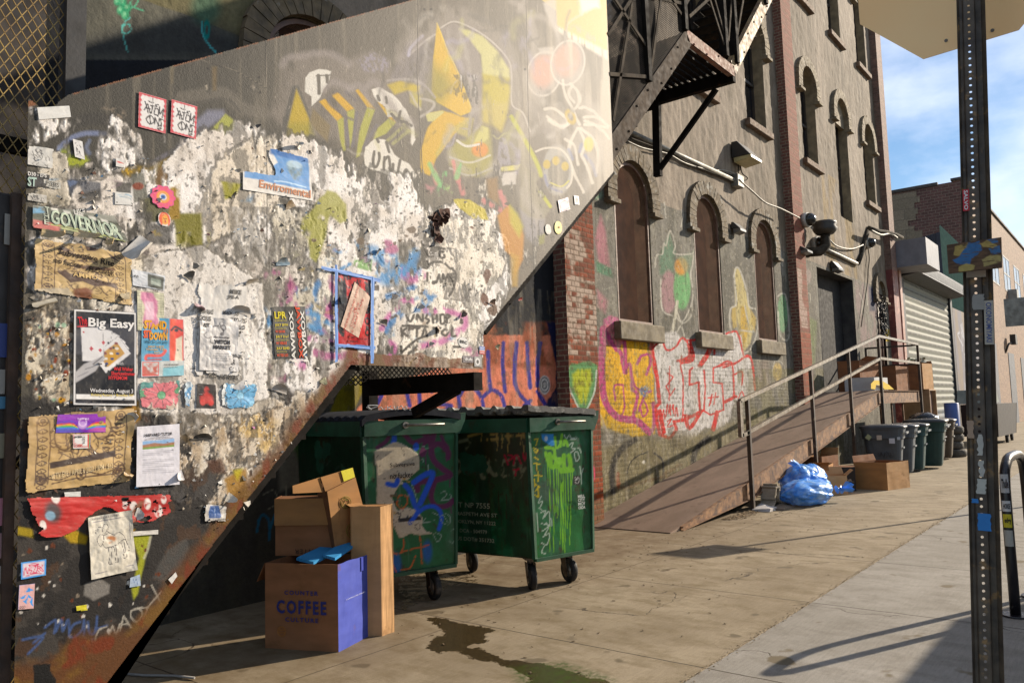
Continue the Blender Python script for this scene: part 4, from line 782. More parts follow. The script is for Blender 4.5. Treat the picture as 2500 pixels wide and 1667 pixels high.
p.poly(C([(740,260),(800,220),(870,120),(930,50),(1000,60),(1080,150),(1090,280),(1040,300),(960,240),(940,330),(900,470),(850,600),(800,560),(790,420),(730,380)]),L_('#a3a154'),8,wob=4,tex=(9,9,.32,.46),a=.85)
p.poly(C([(0,380),(40,370),(50,420),(10,500)]),L_('#9a8f3a'),8,tex=(9,9,.3,.5));p.poly(C([(120,-20),(280,0),(230,90),(150,120)]),L_('#9b9739'),8,wob=3,tex=(9,9,.2,.45))
p.poly(C([(1900,110),(2020,120),(2150,190),(2170,270),(2060,260),(1940,180)]),L_('#bdb04a'),4,wob=3,tex=(12,12,.2,.4));p.poly(F([(540,1120),(600,1200),(625,1290),(620,1420),(570,1520),(575,1420),(520,1370),(480,1180)]),L_('#c08f45'),8,a=.9);p.poly(F([(540,1110),(590,1170),(620,1240),(600,1300),(550,1220)]),L_('#b9b348'),12,a=.8)
p.poly(F([(550,1380),(600,1400),(590,1568),(560,1568)]),L_('#bd9c4c'),10,a=.7);p.poly(F([(420,980),(480,970),(490,1120),(430,1080)]),L_('#9a7a4a'),12,a=.7)
for q,c in(([(1780,-40),(1830,60),(1790,80)],'#7fb081'),([(1690,0),(1760,20),(1720,70)],'#b98b8f'),([(1830,0),(1900,10),(1890,60),(1840,50)],'#a9c08a')):p.poly(C(q),L_(c),14,wob=4,tex=(22,22,.3,.5))
for q in([(120,900),(150,1000)],[(240,890),(290,1060)],[(500,1050),(540,1180)],[(410,1100),(500,1150)]):p.line(F(q),12,L_('#cf8f8d'),soft=8,wob=4,tex=(26,10,.35,.5),a=.8)
for q in([(110,900),(140,960),(170,1010)],[(200,950),(190,1020)],[(270,900),(260,970)]):p.line(F(q),12,L_('#86bb84'),soft=8,wob=4,tex=(26,10,.35,.5),a=.8)
for q,c in(([(940,1250),(1030,1240),(1060,1420),(960,1460)],'#6a6a60'),([(560,1290),(720,1310),(720,1420),(600,1400)],'#5d6068'),([(830,1300),(940,1310),(940,1400),(830,1390)],'#45433e'),([(1000,1440),(1120,1400),(1280,1560),(1050,1600)],'#5e5b33')):p.poly(A(q),L_(c),5,wob=2,a=.85)
q_=ZB
p.poly(q_([(1200,200),(1400,200),(1410,430),(1330,450),(1230,430)]),L_('#827d33'),10,wob=4,tex=(8,8,.3,.48));p.poly(q_([(1180,30),(1250,0),(1250,240),(1170,250)]),L_('#a08530'),8,tex=(8,8,.25,.45));p.ell(*q_([(960,15)])[0],14,9,L_('#8b5240'),.3)
for q in([(930,190),(1060,200),(1060,260),(940,250)],[(1000,250),(1180,300),(1210,420),(1000,420)],[(890,330),(1000,300),(1010,420),(900,430)],[(560,60),(720,30),(700,130),(560,120)]):p.poly(q_(q),L_('#4b4844'),12,wob=6,tex=(11,11,.35,.5),a=.85)
mg=L_('#b06d93');mg2=L_('#c47aa8');bl=L_('#5b96c2');bl2=L_('#4a84b4')
for q,w_,c in(([(1290,520),(1400,560),(1460,650),(1600,660)],34,bl),([(1330,600),(1400,740),(1560,600),(1600,540)],30,bl),([(1140,470),(1220,500),(1260,560)],22,bl),([(1040,640),(1100,620)],10,bl),([(420,940),(450,980),(480,1060)],20,bl),([(700,800),(720,860)],10,bl2),([(860,760),(850,900),(820,1000),(870,1120)],15,bl2),([(770,960),(870,1010),(970,1060)],14,bl),([(800,1090),(880,1120)],15,bl),([(1390,1110),(1440,1040),(1540,970),(1700,930)],18,bl2),([(1380,860),(1500,830),(1620,790),(1740,850)],16,bl2),([(1000,500),(1060,520)],10,bl),([(500,700),(560,720),(620,780),(690,790)],26,mg),([(560,860),(580,910)],14,mg2),([(620,900),(680,880),(730,960)],12,mg),([(890,880),(940,960),(960,1040)],16,mg2),([(1340,1120),(1420,1000),(1560,880),(1680,960)],14,mg2),([(1700,960),(1850,970),(1980,1020),(1990,1080)],16,mg2),([(1680,1230),(1800,1200),(1970,1110)],16,mg2),([(1370,1370),(1450,1260),(1430,1200)],15,mg2),([(800,1180),(920,1200),(980,1220)],14,mg2),([(830,1280),(1000,1330),(1100,1310),(1250,1340)],18,mg),([(780,1350),(740,1390),(700,1330)],16,mg2),([(300,1400),(400,1440),(440,1400)],14,mg),([(520,1480),(600,1500),(640,1420)],14,mg),([(1400,450),(1450,500),(1400,520)],16,mg),([(1520,680),(1600,720),(1650,690)],22,mg2),([(1690,900),(1720,880)],20,bl),([(1990,1260),(2060,1290),(2100,1380)],20,mg),([(950,700),(970,900),(920,1000)],10,mg)):
 p.line(C(q),w_*.95,c,soft=w_*.7,wob=9,ws=9,tex=(24,13,.34,.56),a=.85,seed=w_)
p.poly(C([(1150,560),(1280,580),(1270,670),(1130,630)]),L_('#8fae7c'),6,tex=(40,40,.4,.55));p.poly(C([(480,700),(640,690),(700,780),(660,860),(520,840)]),L_('#b5698f'),16,tex=(20,10,.42,.56),a=.7)
for a_,b_2,r in((1430,480,16),(240,800,0)):
 if r:p.ell(*C([(a_,b_2)])[0],r,r,L_('#c089a0'),.9,tex=(20,20,.3,.5))
for i in range(96):
 r_=random.Random(i+400);u0,v0=(r_.uniform(500,1950),r_.uniform(480,1400))if i<62 else(r_.uniform(-1300,500),r_.uniform(-100,1500));cc=r_.choice(['#a9809a','#b487a6','#6f97b5','#7f9fb8','#a3a08a','#8f7d88','#b9a24c','#8a6f5c'])
 p.poly(C([(u0+r_.uniform(-70,70),v0+r_.uniform(-40,40))for _ in range(6)]),L_(cc),10,wob=9,ws=8,seed=i,tex=(26,14,.42,.6),a=.7)
mk=L_('#55504a')
for s in([(1690,370),(1680,430),(1720,430)],[(1770,390),(1775,450)],[(1770,395),(1800,390)],[(1770,420),(1795,415)],[(1675,465),(1760,480),(1835,495)],[(1665,555),(1668,500),(1700,555),(1702,505)],[(1730,505),(1722,550),(1745,552)],[(1728,528),(1745,528)],[(1825,515),(1800,520),(1800,560),(1830,560),(1830,540)],[(1700,640),(1740,600),(1820,600),(1880,650)],[(1890,640),(1920,700),(1900,800),(1870,850)],[(1700,680),(1700,740)],[(1790,690),(1770,750)],[(1790,690),(1805,750)],[(1815,745),(1820,690),(1840,730),(1860,690),(1870,745)],[(1885,690),(1885,740),(1910,740)],[(1885,715),(1905,715)],[(1885,690),(1910,690)],[(1540,1000),(1570,1050),(1600,1000)],[(1620,1050),(1625,1000),(1660,1050),(1665,1000)],[(1700,1000),(1690,1025),(1715,1040),(1700,1065)],[(1740,1000),(1745,1060)],[(1745,1030),(1770,1030)],[(1775,1000),(1775,1060)],[(1800,1000),(1830,1000),(1830,1060),(1800,1060),(1800,1000)],[(1850,1060),(1850,1000),(1875,1010),(1850,1030)],[(1500,1100),(1510,1160)],[(1540,1100),(1510,1130),(1550,1160)],[(1600,1100),(1640,1100)],[(1620,1100),(1620,1165)],[(1660,1165),(1680,1105),(1700,1165)],[(1740,1100),(1800,1100)],[(1770,1100),(1770,1160)],[(1830,1110),(1810,1140),(1840,1160),(1860,1130),(1830,1110)],[(1890,1110),(1890,1160),(1920,1160)],[(1900,1240),(1960,1240),(1990,1180)],[(1500,1290),(1600,1200),(1690,1160)],[(1400,1290),(1400,1240),(1430,1290),(1435,1240)],[(1500,1240),(1500,1290)],[(1560,1240),(1600,1260),(1560,1290)],[(1560,1300),(1620,1240)],[(1510,1080),(1700,1090)],[(340,240),(360,320),(420,230),(440,330),(360,370)],[(350,420),(360,500)],[(380,425),(400,505)],[(405,430),(430,500)]):
 p.line(C(s),6 if s[0][0]>500 else 9,mk,soft=2,wob=1.5,tex=(30,30,.2,.34))
for cx_,cy_,r in((1430,610,8),(400,690,0)):pass
rnd=random.Random(8)
for i in range(190):
 a=rnd.uniform(560,1180);b=rnd.uniform(430,850);r=rnd.uniform(1.5,6)*(1 if rnd.random()<.85 else 2.2)
 if b<430+(a<700)*60:continue
 pts=[(a*DS+r*math.cos(t)*rnd.uniform(.5,1.4),b*DS+r*math.sin(t)*rnd.uniform(.4,1.0))for t in np.linspace(0,6.28,7)[:-1]]
 p.poly(pts,L_(rnd.choice(['#3a352f','#4b463e','#2d2a28','#6b5a48','#59504a'])),1.2,a=.9)
for cx_,cy_,rx,ry,c in((2160,700,18,42,'#6b4a3a'),(2140,880,20,36,'#704c3a'),(2200,960,26,30,'#6e5542'),(1760,260,26,30,'#553a2c'),(1740,380,12,22,'#4f3729'),(2045,335,10,8,'#6b4a38'),(2080,395,6,5,'#3a2a22'),(1980,980,16,14,'#7a6a58'),(1960,1050,12,16,'#4c4038')):
 pts=[(cx_+rx*1.6*math.cos(t)*rnd.uniform(.6,1.2),cy_+ry*1.4*math.sin(t)*rnd.uniform(.7,1.2))for t in np.linspace(0,6.28,11)[:-1]];p.poly(C(pts),L_(c),2,wob=3)
low=D_([(40,905),(300,925),(420,960),(650,900),(760,900),(650,1060),(560,1160),(420,1320),(260,1568),(30,1568)])
p.poly(low,L_('#2f2b29'),24,wob=12,a=.93)
k=p.sub(0,930,820,1700);k=k[(dv[k]>860)];x,z=p.x[k],p.z[k]
low_m=sstep(dv[k]+60*(fbm(x*5,z*5,5)-.5),900,960)
p.over(k,sstep(fbm(x*7,z*9,201,6,.6),.52,.6)*low_m*.6,L_('#55504b'));p.over(k,sstep(fbm(x*12,z*8,203,5,.6),.6,.64)*low_m*.7,L_('#57402e'));p.over(k,sstep(fbm(x*5,z*6,207,5,.6),.6,.63)*low_m*.75,L_('#1b1a1b'))
peel(D_([(380,930),(640,900),(760,870),(700,980),(600,1090),(560,1150),(430,1180),(400,1100)]),.475,31,('#b3a593','#cfc8bd','#6d6255'),soft=24,fx=1.8,under='#2d2a28',ua=.3)
peel(D_([(130,540),(330,600),(330,720),(160,760),(70,700)]),.46,33,('#b8b0a0','#d5cfc4','#7c7265'),soft=22,fx=1.5,under='#3a3733')
peel(D_([(50,720),(165,720),(165,930),(50,960)]),.47,35,('#a99c88','#c9c1b2','#6c4f33'),soft=16,fx=2.2,under='#2a2725')
peel(D_([(310,590),(480,560),(600,640),(620,900),(540,940),(320,940)]),.33,37,('#d3cec8','#e0dcd7','#b3aca4'),soft=20,fx=.8,under='#6f6a62')
peel(D_([(480,930),(640,940),(620,1060),(480,1100)]),.5,39,('#c9b48c','#c8beb0','#8a6c40'),soft=24,fx=2,under='#3b3530')
for q,c in(([(700,30),(740,60),(760,160),(700,200),(650,120)],'#a37f3c'),([(560,700),(600,650),(640,720),(600,780)],'#a98d4a'),([(1190,480),(1312,420),(1312,640),(1240,620)],'#a5803e'),([(1240,430),(1290,420),(1270,490)],'#b9ad45'),([(1090,380),(1180,370),(1200,440),(1130,450)],'#5e4030'),([(960,250),(1010,230),(1030,310)],'#5a4a2c')):p.poly(ZC(q),L_(c),10,wob=6,tex=(9,9,.3,.48),a=.85)
for i in range(70):
 a=rnd.uniform(60,165);b=rnd.uniform(730,930);r=rnd.uniform(2,7)
 p.ell(a*DS,b*DS,r,r*rnd.uniform(.6,1.4),L_(rnd.choice(['#b98c3c','#8a4a2c','#d8d0c0','#2f2c2a','#9bb09c','#6b5a48','#c9a040'])),.4,tex=(40,40,.3,.5))
for q in([(650,1010),(620,960),(600,1000)],[(60,1240),(100,1250)],):pass
p.poly(ZC([(90,730),(170,745),(180,790),(85,775)]),L_('#a3912a'),6,wob=2);p.poly(ZC([(350,720),(470,790),(460,830),(380,820),(340,780)]),L_('#b39a2c'),8,wob=4);p.poly(ZC([(640,760),(720,750),(700,820),(650,830)]),L_('#b3902c'),8,wob=4)
p.poly(ZC([(700,780),(805,775),(780,880),(735,1090),(715,1120),(700,1060),(745,900)]),L_('#a9ab52'),7,wob=2,a=.92);p.line(ZC([(805,780),(790,850),(770,900)]),6,L_('#c9c6b5'),soft=4,a=.7)
p.poly(ZC([(840,940),(900,850),(1000,800),(1010,850),(960,960),(900,1030),(820,1010)]),L_('#5c5a57'),10,wob=5,a=.8);p.poly(ZC([(450,1040),(530,1000),(590,1040),(590,1090),(500,1130),(450,1100)]),L_('#8f8b86'),5,wob=6,a=.9)
for i in range(60):
 a=rnd.uniform(110,900);b=rnd.uniform(820,1330);
 if a+(b-820)*.9>1050:continue
 r=rnd.uniform(2,9);p.poly(ZC([(a+r*1.6*math.cos(t)*rnd.uniform(.5,1.4),b+r*1.6*math.sin(t)*rnd.uniform(.5,1.5))for t in np.linspace(0,6.28,8)[:-1]]),L_(rnd.choice(['#cfcac3','#6a3f29','#8d8377','#1c1b1c','#6a3f29','#d9d5ce'])),1.5,wob=1.5)
bt=L_('#55688f')
for s in([(240,1270),(300,1230),(290,1300)],[(300,1290),(330,1230),(335,1290),(365,1230),(370,1290)],[(430,1240),(390,1260),(370,1310),(400,1320),(440,1280),(450,1230),(450,1310)],[(470,1240),(480,1300),(510,1290),(520,1210)],[(510,1280),(570,1260)],[(120,1335),(230,1320),(150,1410)],[(180,1350),(240,1300)],[(440,1370),(500,1330),(470,1380)]):p.line(ZC(s),6,bt,soft=4,wob=1.5,a=.8)
wtg=L_('#a9a49b')
for s in([(505,1395),(510,1320),(530,1280),(570,1265)],[(585,1310),(600,1260),(620,1310),(640,1250)],[(640,1290),(660,1210),(700,1270)],[(650,1255),(685,1250)],[(700,1180),(740,1170),(760,1200),(730,1240),(700,1215),(700,1180)],[(735,1165),(790,1165),(765,1225)],[(810,1045),(865,1150)],[(790,1160),(860,1080)]):p.line(ZC(s),4,wtg,soft=1.6,smooth=len(s)>4)
k=p.sub(0,700,1250,1800);x,z=p.x[k],p.z[k]
e=np.abs((z-.532)-(x-1.636)*1.038)/1.44;on_d=(x>1.1)&(x<3.05)
rs=(1-sstep(e+.09*(fbm(x*6,z*6,301,5)-.5),.02,.10))*on_d;rs=np.maximum(rs,1-sstep(z+.25*(fbm(x*5,z*5,303,5)-.5),.68,.76))
rs=np.maximum(rs,(np.abs(z-1.95)<.07+.05*(fbm(x*9,z*9,9)-.5))*(x>3)*.7)
p.over(k,rs*.92,L_('#6b4a2e'));p.over(k,rs*sstep(fbm(x*9,z*9,305,5),.45,.6)*.8,L_('#7d6236'));p.over(k,rs*sstep(fbm(x*14,z*10,307,5),.52,.66)*.8,L_('#7a3e24'))
p.poly(ZC([(175,1470),(270,1465),(265,1500),(300,1550),(290,1600),(180,1600)]),L_('#0d0b0a'),2,wob=3)
p.poly(D_([(600,600),(600,600.5),(601,600)]),mk,1)
def seam(P,w_=1.7):
 P=D_(P);p.line(P,w_,L_('#25221f'),soft=1,smooth=False,wob=.4)
 P=[(a+1.6,b)for a,b in P];p.line(P,1.2,L_('#b4aa9a'),soft=1,smooth=False,a=.35)
seam([(609,90),(611,210),(612,470),(613,560)]);seam([(455,136),(540,163),(612,203)]);seam([(960,0),(958,180),(965,300),(975,470),(1000,560)]);seam([(1208,0),(1214,280),(1226,620)]);seam([(160,830),(180,1000)],1);seam([(935,0),(962,13)])
for(a,b)in((477,158),(492,158),(595,178),(597,213),(975,22),(990,22),(1206,160),(585,90)):p.ell(a*DS,b*DS,3,3,L_('#2c2723'),.4)
p.poly(A([(1520,480),(1555,480),(1550,650),(1525,650)]),L_('#7c6a4a'),10,a=.7);p.poly(A([(1220,470),(1245,470),(1240,600),(1225,600)]),L_('#7f745c'),8,a=.5)
k=np.nonzero((p.z>2.9))[0];e=(p.z[k]-3.09)-(p.x[k]-1.43)*.6075;p.over(k,(1-sstep(-e,.0,.012))*sstep(p.n(30,30,5,k=k),.4,.5),L_('#8a6248'))
for i in range(60):
 a=rnd.uniform(620,1400);b=rnd.uniform(0,330)
 if b>260-(a-160)*.27+20:p.line([(a*DS,b*DS),(a*DS+rnd.uniform(-2,2),b*DS+rnd.uniform(4,18))],rnd.uniform(.8,1.8),L_('#b5aca0'),a=.6,smooth=False)
k=np.nonzero(p.z>.2)[0]
punch(p,1.22,1.22,1.08)
p.h=np.clip(p.h,-.002,.0045)+.0008*(p.n(60,60,401,3)-.5)+.010*(p.n(.8,.7,403,2)-.5)*0
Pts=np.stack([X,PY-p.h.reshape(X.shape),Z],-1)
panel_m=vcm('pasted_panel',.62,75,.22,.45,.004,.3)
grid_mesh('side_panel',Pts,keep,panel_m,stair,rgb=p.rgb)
fm=MB();rnd=random.Random(77);fcol=['#cfc6b6','#ddd7cc','#b5aa98','#8a8072','#4a443c','#6b4a38','#a86a90','#6f9ab8']
nf=0;MID=D_([(70,330),(150,380),(230,390),(420,330),(560,290),(700,330),(850,400),(960,450),(1090,480),(1180,560),(1170,700),(1120,830),(800,840),(740,920),(600,1120),(520,1240),(420,1180),(70,1120)])
while nf<560:
 u,v=rnd.uniform(60,1250),rnd.uniform(330,1330)
 if not inside(MID,np.array(u),np.array(v)):continue
 if 320<u<600 and 650<v<900 and rnd.random()<.8:continue
 nf+=1;c=on(u,v,1,PY-.003);a=rnd.gauss(-.4,1.3);r=rnd.uniform(.004,.013)*(1.6 if rnd.random()<.1 else 1);ex=Vector((math.cos(a),0,math.sin(a)));ey=Vector((-math.sin(a),0,math.cos(a)));w_=r*rnd.uniform(.3,1.0);l=r*rnd.uniform(.6,1.6);hh=rnd.uniform(.003,.016)
 fm.mi=rnd.choices(range(8),(6,6,4,2,1,1,.5,.5))[0];fm.add([c-ey*w_,c+ey*w_,c+ex*l*.6+ey*w_*rnd.uniform(.3,.9)-Vector((0,hh*.5,0)),c+ex*l-Vector((0,hh,0)),c+ex*l*.5-ey*w_*rnd.uniform(.4,1.1)-Vector((0,hh*.4,0))],[(0,1,2,4),(2,3,4)])
fl_o=fm.build('torn_bits',[pm('bit'+q,q,None,40,rough=.8,bs=0,bstr=0)for q in fcol],stair);fl_o['kind']='stuff'
steel=pm('black_steel','#211d1a','#14110d',7,rough=.9,metal=0,spec=.1,c3='#4a3524',s3=4,t3=(.62,.72));
rustm=pm('rust_steel','#6d4f38','#3c2d22',8,rough=.8,metal=.1,c3='#8b7a64',s3=3,t3=(.55,.66))
IN=[(1.285,.0),(1.285,3.02),(1.345,2.975),(1.43,3.08),(3.57,4.38),(6.045,5.88),(6.045,3.78),(4.185,2.22),(4.17,1.952),(2.998,1.952),(1.125,.0)]
g=MB();g.prism([(x,PY+.004,z)for x,z in IN],(0,.006,0));g.build('side_panel_back',pm('panel_back','#4a443c','#35302a',4,rough=.8),stair)
g=MB();g.bar((1.14,PY+.05,.13),(3.0,PY+.05,2.0),.05,.2);g.build('stringer',steel,stair);g=MB();g.bar((1.14,QY,.03),(3.0,QY,1.86),.05,.26);g.build('stringer',steel,stair)
for i in range(9):
 t=i/9;x=1.3+1.75*t;z=.2+1.75*t;g=MB();g.box((x,PY+.06,z+.16),(x+.26,QY-.03,z+.185));g.build('tread',steel,stair)
g=MB();g.bar((4.19,QY,2.13),(6.05,QY,3.70),.05,.22);g.build('stringer',steel,stair);g=MB();g.bar((4.19,PY+.05,2.27),(6.05,PY+.05,3.85),.05,.2);g.build('stringer',steel,stair)
for i in range(9):
 t=i/9;x=4.2+1.85*t;z=2.15+1.6*t;g=MB();g.box((x,PY+.06,z+.30),(x+.26,QY-.03,z+.325));g.build('tread',steel,stair)
g=MB();g.box((4.10,PY+.02,1.80),(4.19,QY+.06,1.925));g.build('landing_beam',steel,stair)
g=MB();g.box((3.03,PY+.06,2.12),(4.15,QY-.05,2.14));g.build('landing_plate',steel,stair)
g=MB()
for i in range(-8,50):
 for s in(-1,1):
  a=Vector((3.03+i*.05,QY,1.88));b=a+Vector((s*.36,0,.30))
  lo,hi=3.0,5.2
  if min(a.x,b.x)>lo and max(a.x,b.x)<hi:g.bar(a,b,.008,.008,(0,1,0))
g.build('skirt_mesh',steel,stair)
c=on(902,940,1,6.28);g=MB();g.box((c.x-.06,6.22,0),(c.x+.06,6.33,2.1));g.build('post',steel,stair);g=MB();g.bar((4.15,QY,1.87),(c.x,6.28,1.95),.07,.08);g.build('wall_beam',steel,stair)
g=MB();g.bar((4.15,PY+.22,1.82),(4.15,4.26,1.655),.055,.075);g.build('brace',steel,stair)
g=MB();g.bar((1.5,QY,1.3),(3.0,QY,2.75),.03,.04);g.bar((3.0,QY,2.75),(4.2,QY,2.85),.03,.04);g.bar((4.2,QY,2.85),(6.0,QY,4.6),.03,.04);g.build('inner_handrail',steel,stair)
fl=thing('fire_escape','rusty black open steel fire escape with mesh sides above the arched windows','fire escape',(7.6,4.1,5.6))
y0,y1=PY+.02,QY
def channel(a,b,y,name,m,s=1,h=.18):
 g=MB();g.bar((a[0],y,a[1]),(b[0],y,b[1]),.012,h);o=.03*s
 d=Vector((b[0]-a[0],0,b[1]-a[1])).normalized();nrm=Vector((-d.z,0,d.x))
 for q in(1,-1):c=nrm*(h/2-.006)*q;g.bar(Vector((a[0],y+o,a[1]))+c,Vector((b[0],y+o,b[1]))+c,.06,.012)
 rn_=random.Random(3);L=(Vector(b)-Vector(a)).length
 for i in range(int(L/.33)):t=(i+.5)*.33/L;c=Vector((a[0]+(b[0]-a[0])*t,y-.006,a[1]+(b[1]-a[1])*t))+nrm*rn_.choice((-.05,.04));g.cyl(c,(0,-1,0),.012,.012,8)
 return g.build(name,m,fl)
strm=pm('stringer_paint','#54483c','#332a22',7,rough=.9,spec=.15,c3='#2e241c',s3=5,t3=(.58,.66),bs=40,bstr=.5);strm2=pm('stringer_paint_warm','#8f7850','#5e4630',6,rough=.7,c3='#b0a27c',s3=4,t3=(.55,.63),bs=40,bstr=.5)
channel((6.0,3.93),(7.78,5.66),y0,'stringer',strm);channel((5.9,3.80),(7.78,5.6),y1,'stringer',steel)
channel((7.75,5.68),(9.02,5.68),y0,'landing_beam',pm('landing_beam_rust','#8a7060','#6b4433',8,rough=.8,c3='#8a5c48',s3=4),1,.13);channel((7.75,5.68),(9.02,5.68),y1,'landing_beam',steel,1,.13)
channel((9.0,5.72),(11.2,8.05),y0,'stringer',strm2);channel((9.0,5.72),(11.2,8.05),y1,'stringer',steel)
for x in(7.76,9.02):
 g=MB();g.box((x-.04,y0,5.55),(x+.04,y1+.05,5.7));g.build('cross_beam',steel,fl)
g=MB();g.bar((9.0,4.67,5.62),(9.0,4.70,4.6),.10,.07,(1,0,0));g.build('post',steel,fl)
a=on(1500*DS,320*DS,1,4.7);
g=MB();g.bar((9.0,PY+.25,5.52),(9.0,4.7,4.66),.05,.06);g.build('brace',steel,fl)
g=MB();g.bar((9.0,4.66,5.55),(9.0,6.35,5.55),.06,.1);g.build('wall_bracket',steel,fl)
rb=random.Random(9)
for i in range(13):
 y=y0+.06+i*.085;g=MB();g.box((7.8,y,5.69),(8.98,y+.055,5.715));g.build('deck_slat',steel,fl)
for i in range(8):
 t=(i+.5)/8.5;x=6.05+1.7*t;z=3.95+1.66*t;g=MB();g.box((x,y0+.02,z+.10),(x+.25,y1-.02,z+.125));g.build('tread',steel,fl)
for i in range(9):
 t=(i+.5)/9;x=9.05+2.1*t;z=5.72+2.2*t;g=MB();g.box((x,y0+.02,z+.10),(x+.25,y1-.02,z+.125));g.build('tread',steel,fl)
mf=mesh_mat('fine_mesh','#3a332c',.028,.020,.21,'#1c1815',.6,.4);mf2=mesh_mat('fine_mesh_pale','#3a362e',.028,.020,.21,'#26231f',.6,.4)
g=MB();g.poly([(6.03,y0,4.1),(7.76,y0,5.78),(7.76,y0,6.9),(6.03,y0,5.3)]);g.build('mesh_guard',mf,fl)
g=MB();g.poly([(5.9,y1,4.0),(7.76,y1,5.78),(7.76,y1,6.9),(5.9,y1,5.1)]);g.build('mesh_guard',mf2,fl)
g=MB();g.poly([(7.78,y1,5.8),(9.0,y1,5.8),(9.0,y1,6.9),(7.78,y1,6.9)]);g.build('mesh_guard',mf2,fl)
for(x,z0_,z1_)in((6.80,4.85,6.1),(7.68,5.7,6.9),(8.76,5.78,6.9),(9.08,5.8,7.0),(10.2,7.0,8.2)):
 for yy in(y0,y1):g=MB();g.bar((x,yy,z0_),(x-.03,yy,z1_),.07,.09,(0,1,0));g.build('post',steel,fl)
barm=pm('guard_bar','#4f463b','#2e2822',7,rough=.95,spec=.08)
for a,b in(((6.05,5.05),(6.75,5.85)),((6.05,4.68),(6.75,4.88)),((6.08,4.25),(6.55,5.6)),((6.85,4.98),(7.35,6.45)),((6.75,5.72),(7.62,5.98)),((7.7,5.98),(8.35,6.75)),((8.8,5.95),(8.1,7.0)),((8.85,6.0),(9.2,7.2)),((7.9,6.9),(8.72,5.9)),((9.1,6.1),(9.8,7.6)),((7.8,5.9),(8.7,6.6)),((6.1,5.5),(6.78,5.2)),((6.85,6.1),(7.6,5.85))):
 g=MB();g.bar((a[0],y0-.02,a[1]),(b[0],y0-.02,b[1]),.012,.035);g.build('guard_bar',barm,fl)
g=MB();g.prism([(x,PY+.01,z)for x,z in((8.0,6.95),(9.4,6.95),(10.4,7.5),(13.0,9.0),(13.0,10.54),(8.0,7.02))],(0,.01,0));g.build('added_shade_sheet',pm('added_shade_sheet','#857c6e','#6d665a',5,rough=.6),fl)  # unseen sheet added out of view, cut to cast the upper-left wall shadow
def q3(quad,y):
 c=[on(u,v,1,y)for u,v in quad]
 return lambda s,t:(c[0]*(1-s)+c[1]*s)*(1-t)+(c[3]*(1-s)+c[2]*s)*t
def sheet_on(name,quad,base,paint=None,texts=(),y=None,n=None,wr=.002,torn=None,seed=1,curl=None,mat=None,H=None,nrm=(0,-1,0),Q=None,off=.0055,lift=None):
 """paper sheet: own painted mesh in sheet coordinates (0..100 across, 0..H down); lettering follows as a child"""
 y=PY if y is None else y
 Q=Q or q3(quad,y);wd=(Q(1,.5)-Q(0,.5)).length;ht=(Q(.5,1)-Q(.5,0)).length;H=H or 100*ht/wd
 st=.0035;nx=max(6,min(180,int(wd/st)));ny=max(6,min(220,int(ht/st)))
 S,T=np.meshgrid(np.linspace(0,1,nx+1),np.linspace(0,1,ny+1));NV=Vector(nrm)
 def hh(s,t):
  a=wr*1.6*np.abs(fbm(s*2.3+t*3+seed,t*1.2-s*2,seed+31,3)-.5)+wr*2.4*(fbm(s*3+seed,t*4+seed*2,seed,3)-.4)+wr*.9*np.abs(fbm(s*9,t*9,seed+4,3)-.5)
  if curl:a=a+curl(s,t)
  return np.maximum(a,-.002)
 h=hh(S,T);c=[Q(0,0),Q(1,0),Q(1,1),Q(0,1)]
 P=sum(np.array(v)[None,None,:]*wgt[...,None]for v,wgt in zip(c,((1-S)*(1-T),S*(1-T),S*T,(1-S)*T)))
 P=P+np.array(NV)[None,None,:]*(off+h)[...,None]
 p=Paint(S*100,T*H,S*wd,T*ht,lin(base,.86)if isinstance(base,str)else base)
 if paint:paint(p)
 i_=np.arange(p.u.size);p.over(i_,sstep(fbm(S.ravel()*4+seed,T.ravel()*4,seed+61,5),.48,.7)*.08,lin('#a39a8c'));p.over(i_,sstep(fbm(S.ravel()*30+seed,T.ravel()*30,seed+67,3),.64,.7)*.12,lin('#8f877a'))
 keep=None
 sc_,tc_=(S[:-1,:-1]+S[1:,1:])/2,(T[:-1,:-1]+T[1:,1:])/2
 if torn is not None:
  if callable(torn):keep=torn(sc_,tc_)
  else:
   e=np.minimum(np.minimum(sc_,1-sc_)*wd,np.minimum(tc_,1-tc_)*ht);keep=e>torn*fbm(sc_*wd*30+seed,tc_*ht*30,seed,4)
 o=grid_mesh(name,P,keep,mat or vcm('printed_paper',.5,90,.08,.12,.002,.45),rgb=p.rgb)
 for tx in texts:
  s_,x0,t0,x1,t1,col=tx[:6];kw=tx[6]if len(tx)>6 else{};m=MB()
  V,F=text_tris(s_,kw.get('bold',0),kw.get('sp',1.0),kw.get('shear',0))
  r=R_(kw.get('rot',0));cx_,cy_=(x0+x1)/2,(t0+t1)/2;pts=[]
  for a,b in V:
   X_,Y_=(a-.5)*(x1-x0),(.5-b)*(t1-t0)
   if 'wave' in kw:Y_+=kw['wave']*math.sin(a*9)
   pts.append(((cx_+X_*math.cos(r)-Y_*math.sin(r))/100,(cy_+X_*math.sin(r)+Y_*math.cos(r))/H))
  A=np.array(pts);hz=hh(A[:,0],A[:,1]);m.add([tuple(Q(a,b)+NV*(off+z+.0022))for(a,b),z in zip(pts,hz)],F)
  m.build('lettering',ink(col),None).parent=o
 return o
def stick(name,label,cat,quad,base,**k):
 g=k.pop('group',None);o=sheet_on(name,D_(quad)if k.pop('D',True)else quad,base,**k);return tag(o,label,cat,g)
def R4(x0,y0,x1,y1,sk=.26):d=(x1-x0)*sk;return[(x0,y0),(x1,y0+d),(x1,y1+d*.5),(x0,y1)]
B=dict(bold=.012);B2=dict(bold=.03)
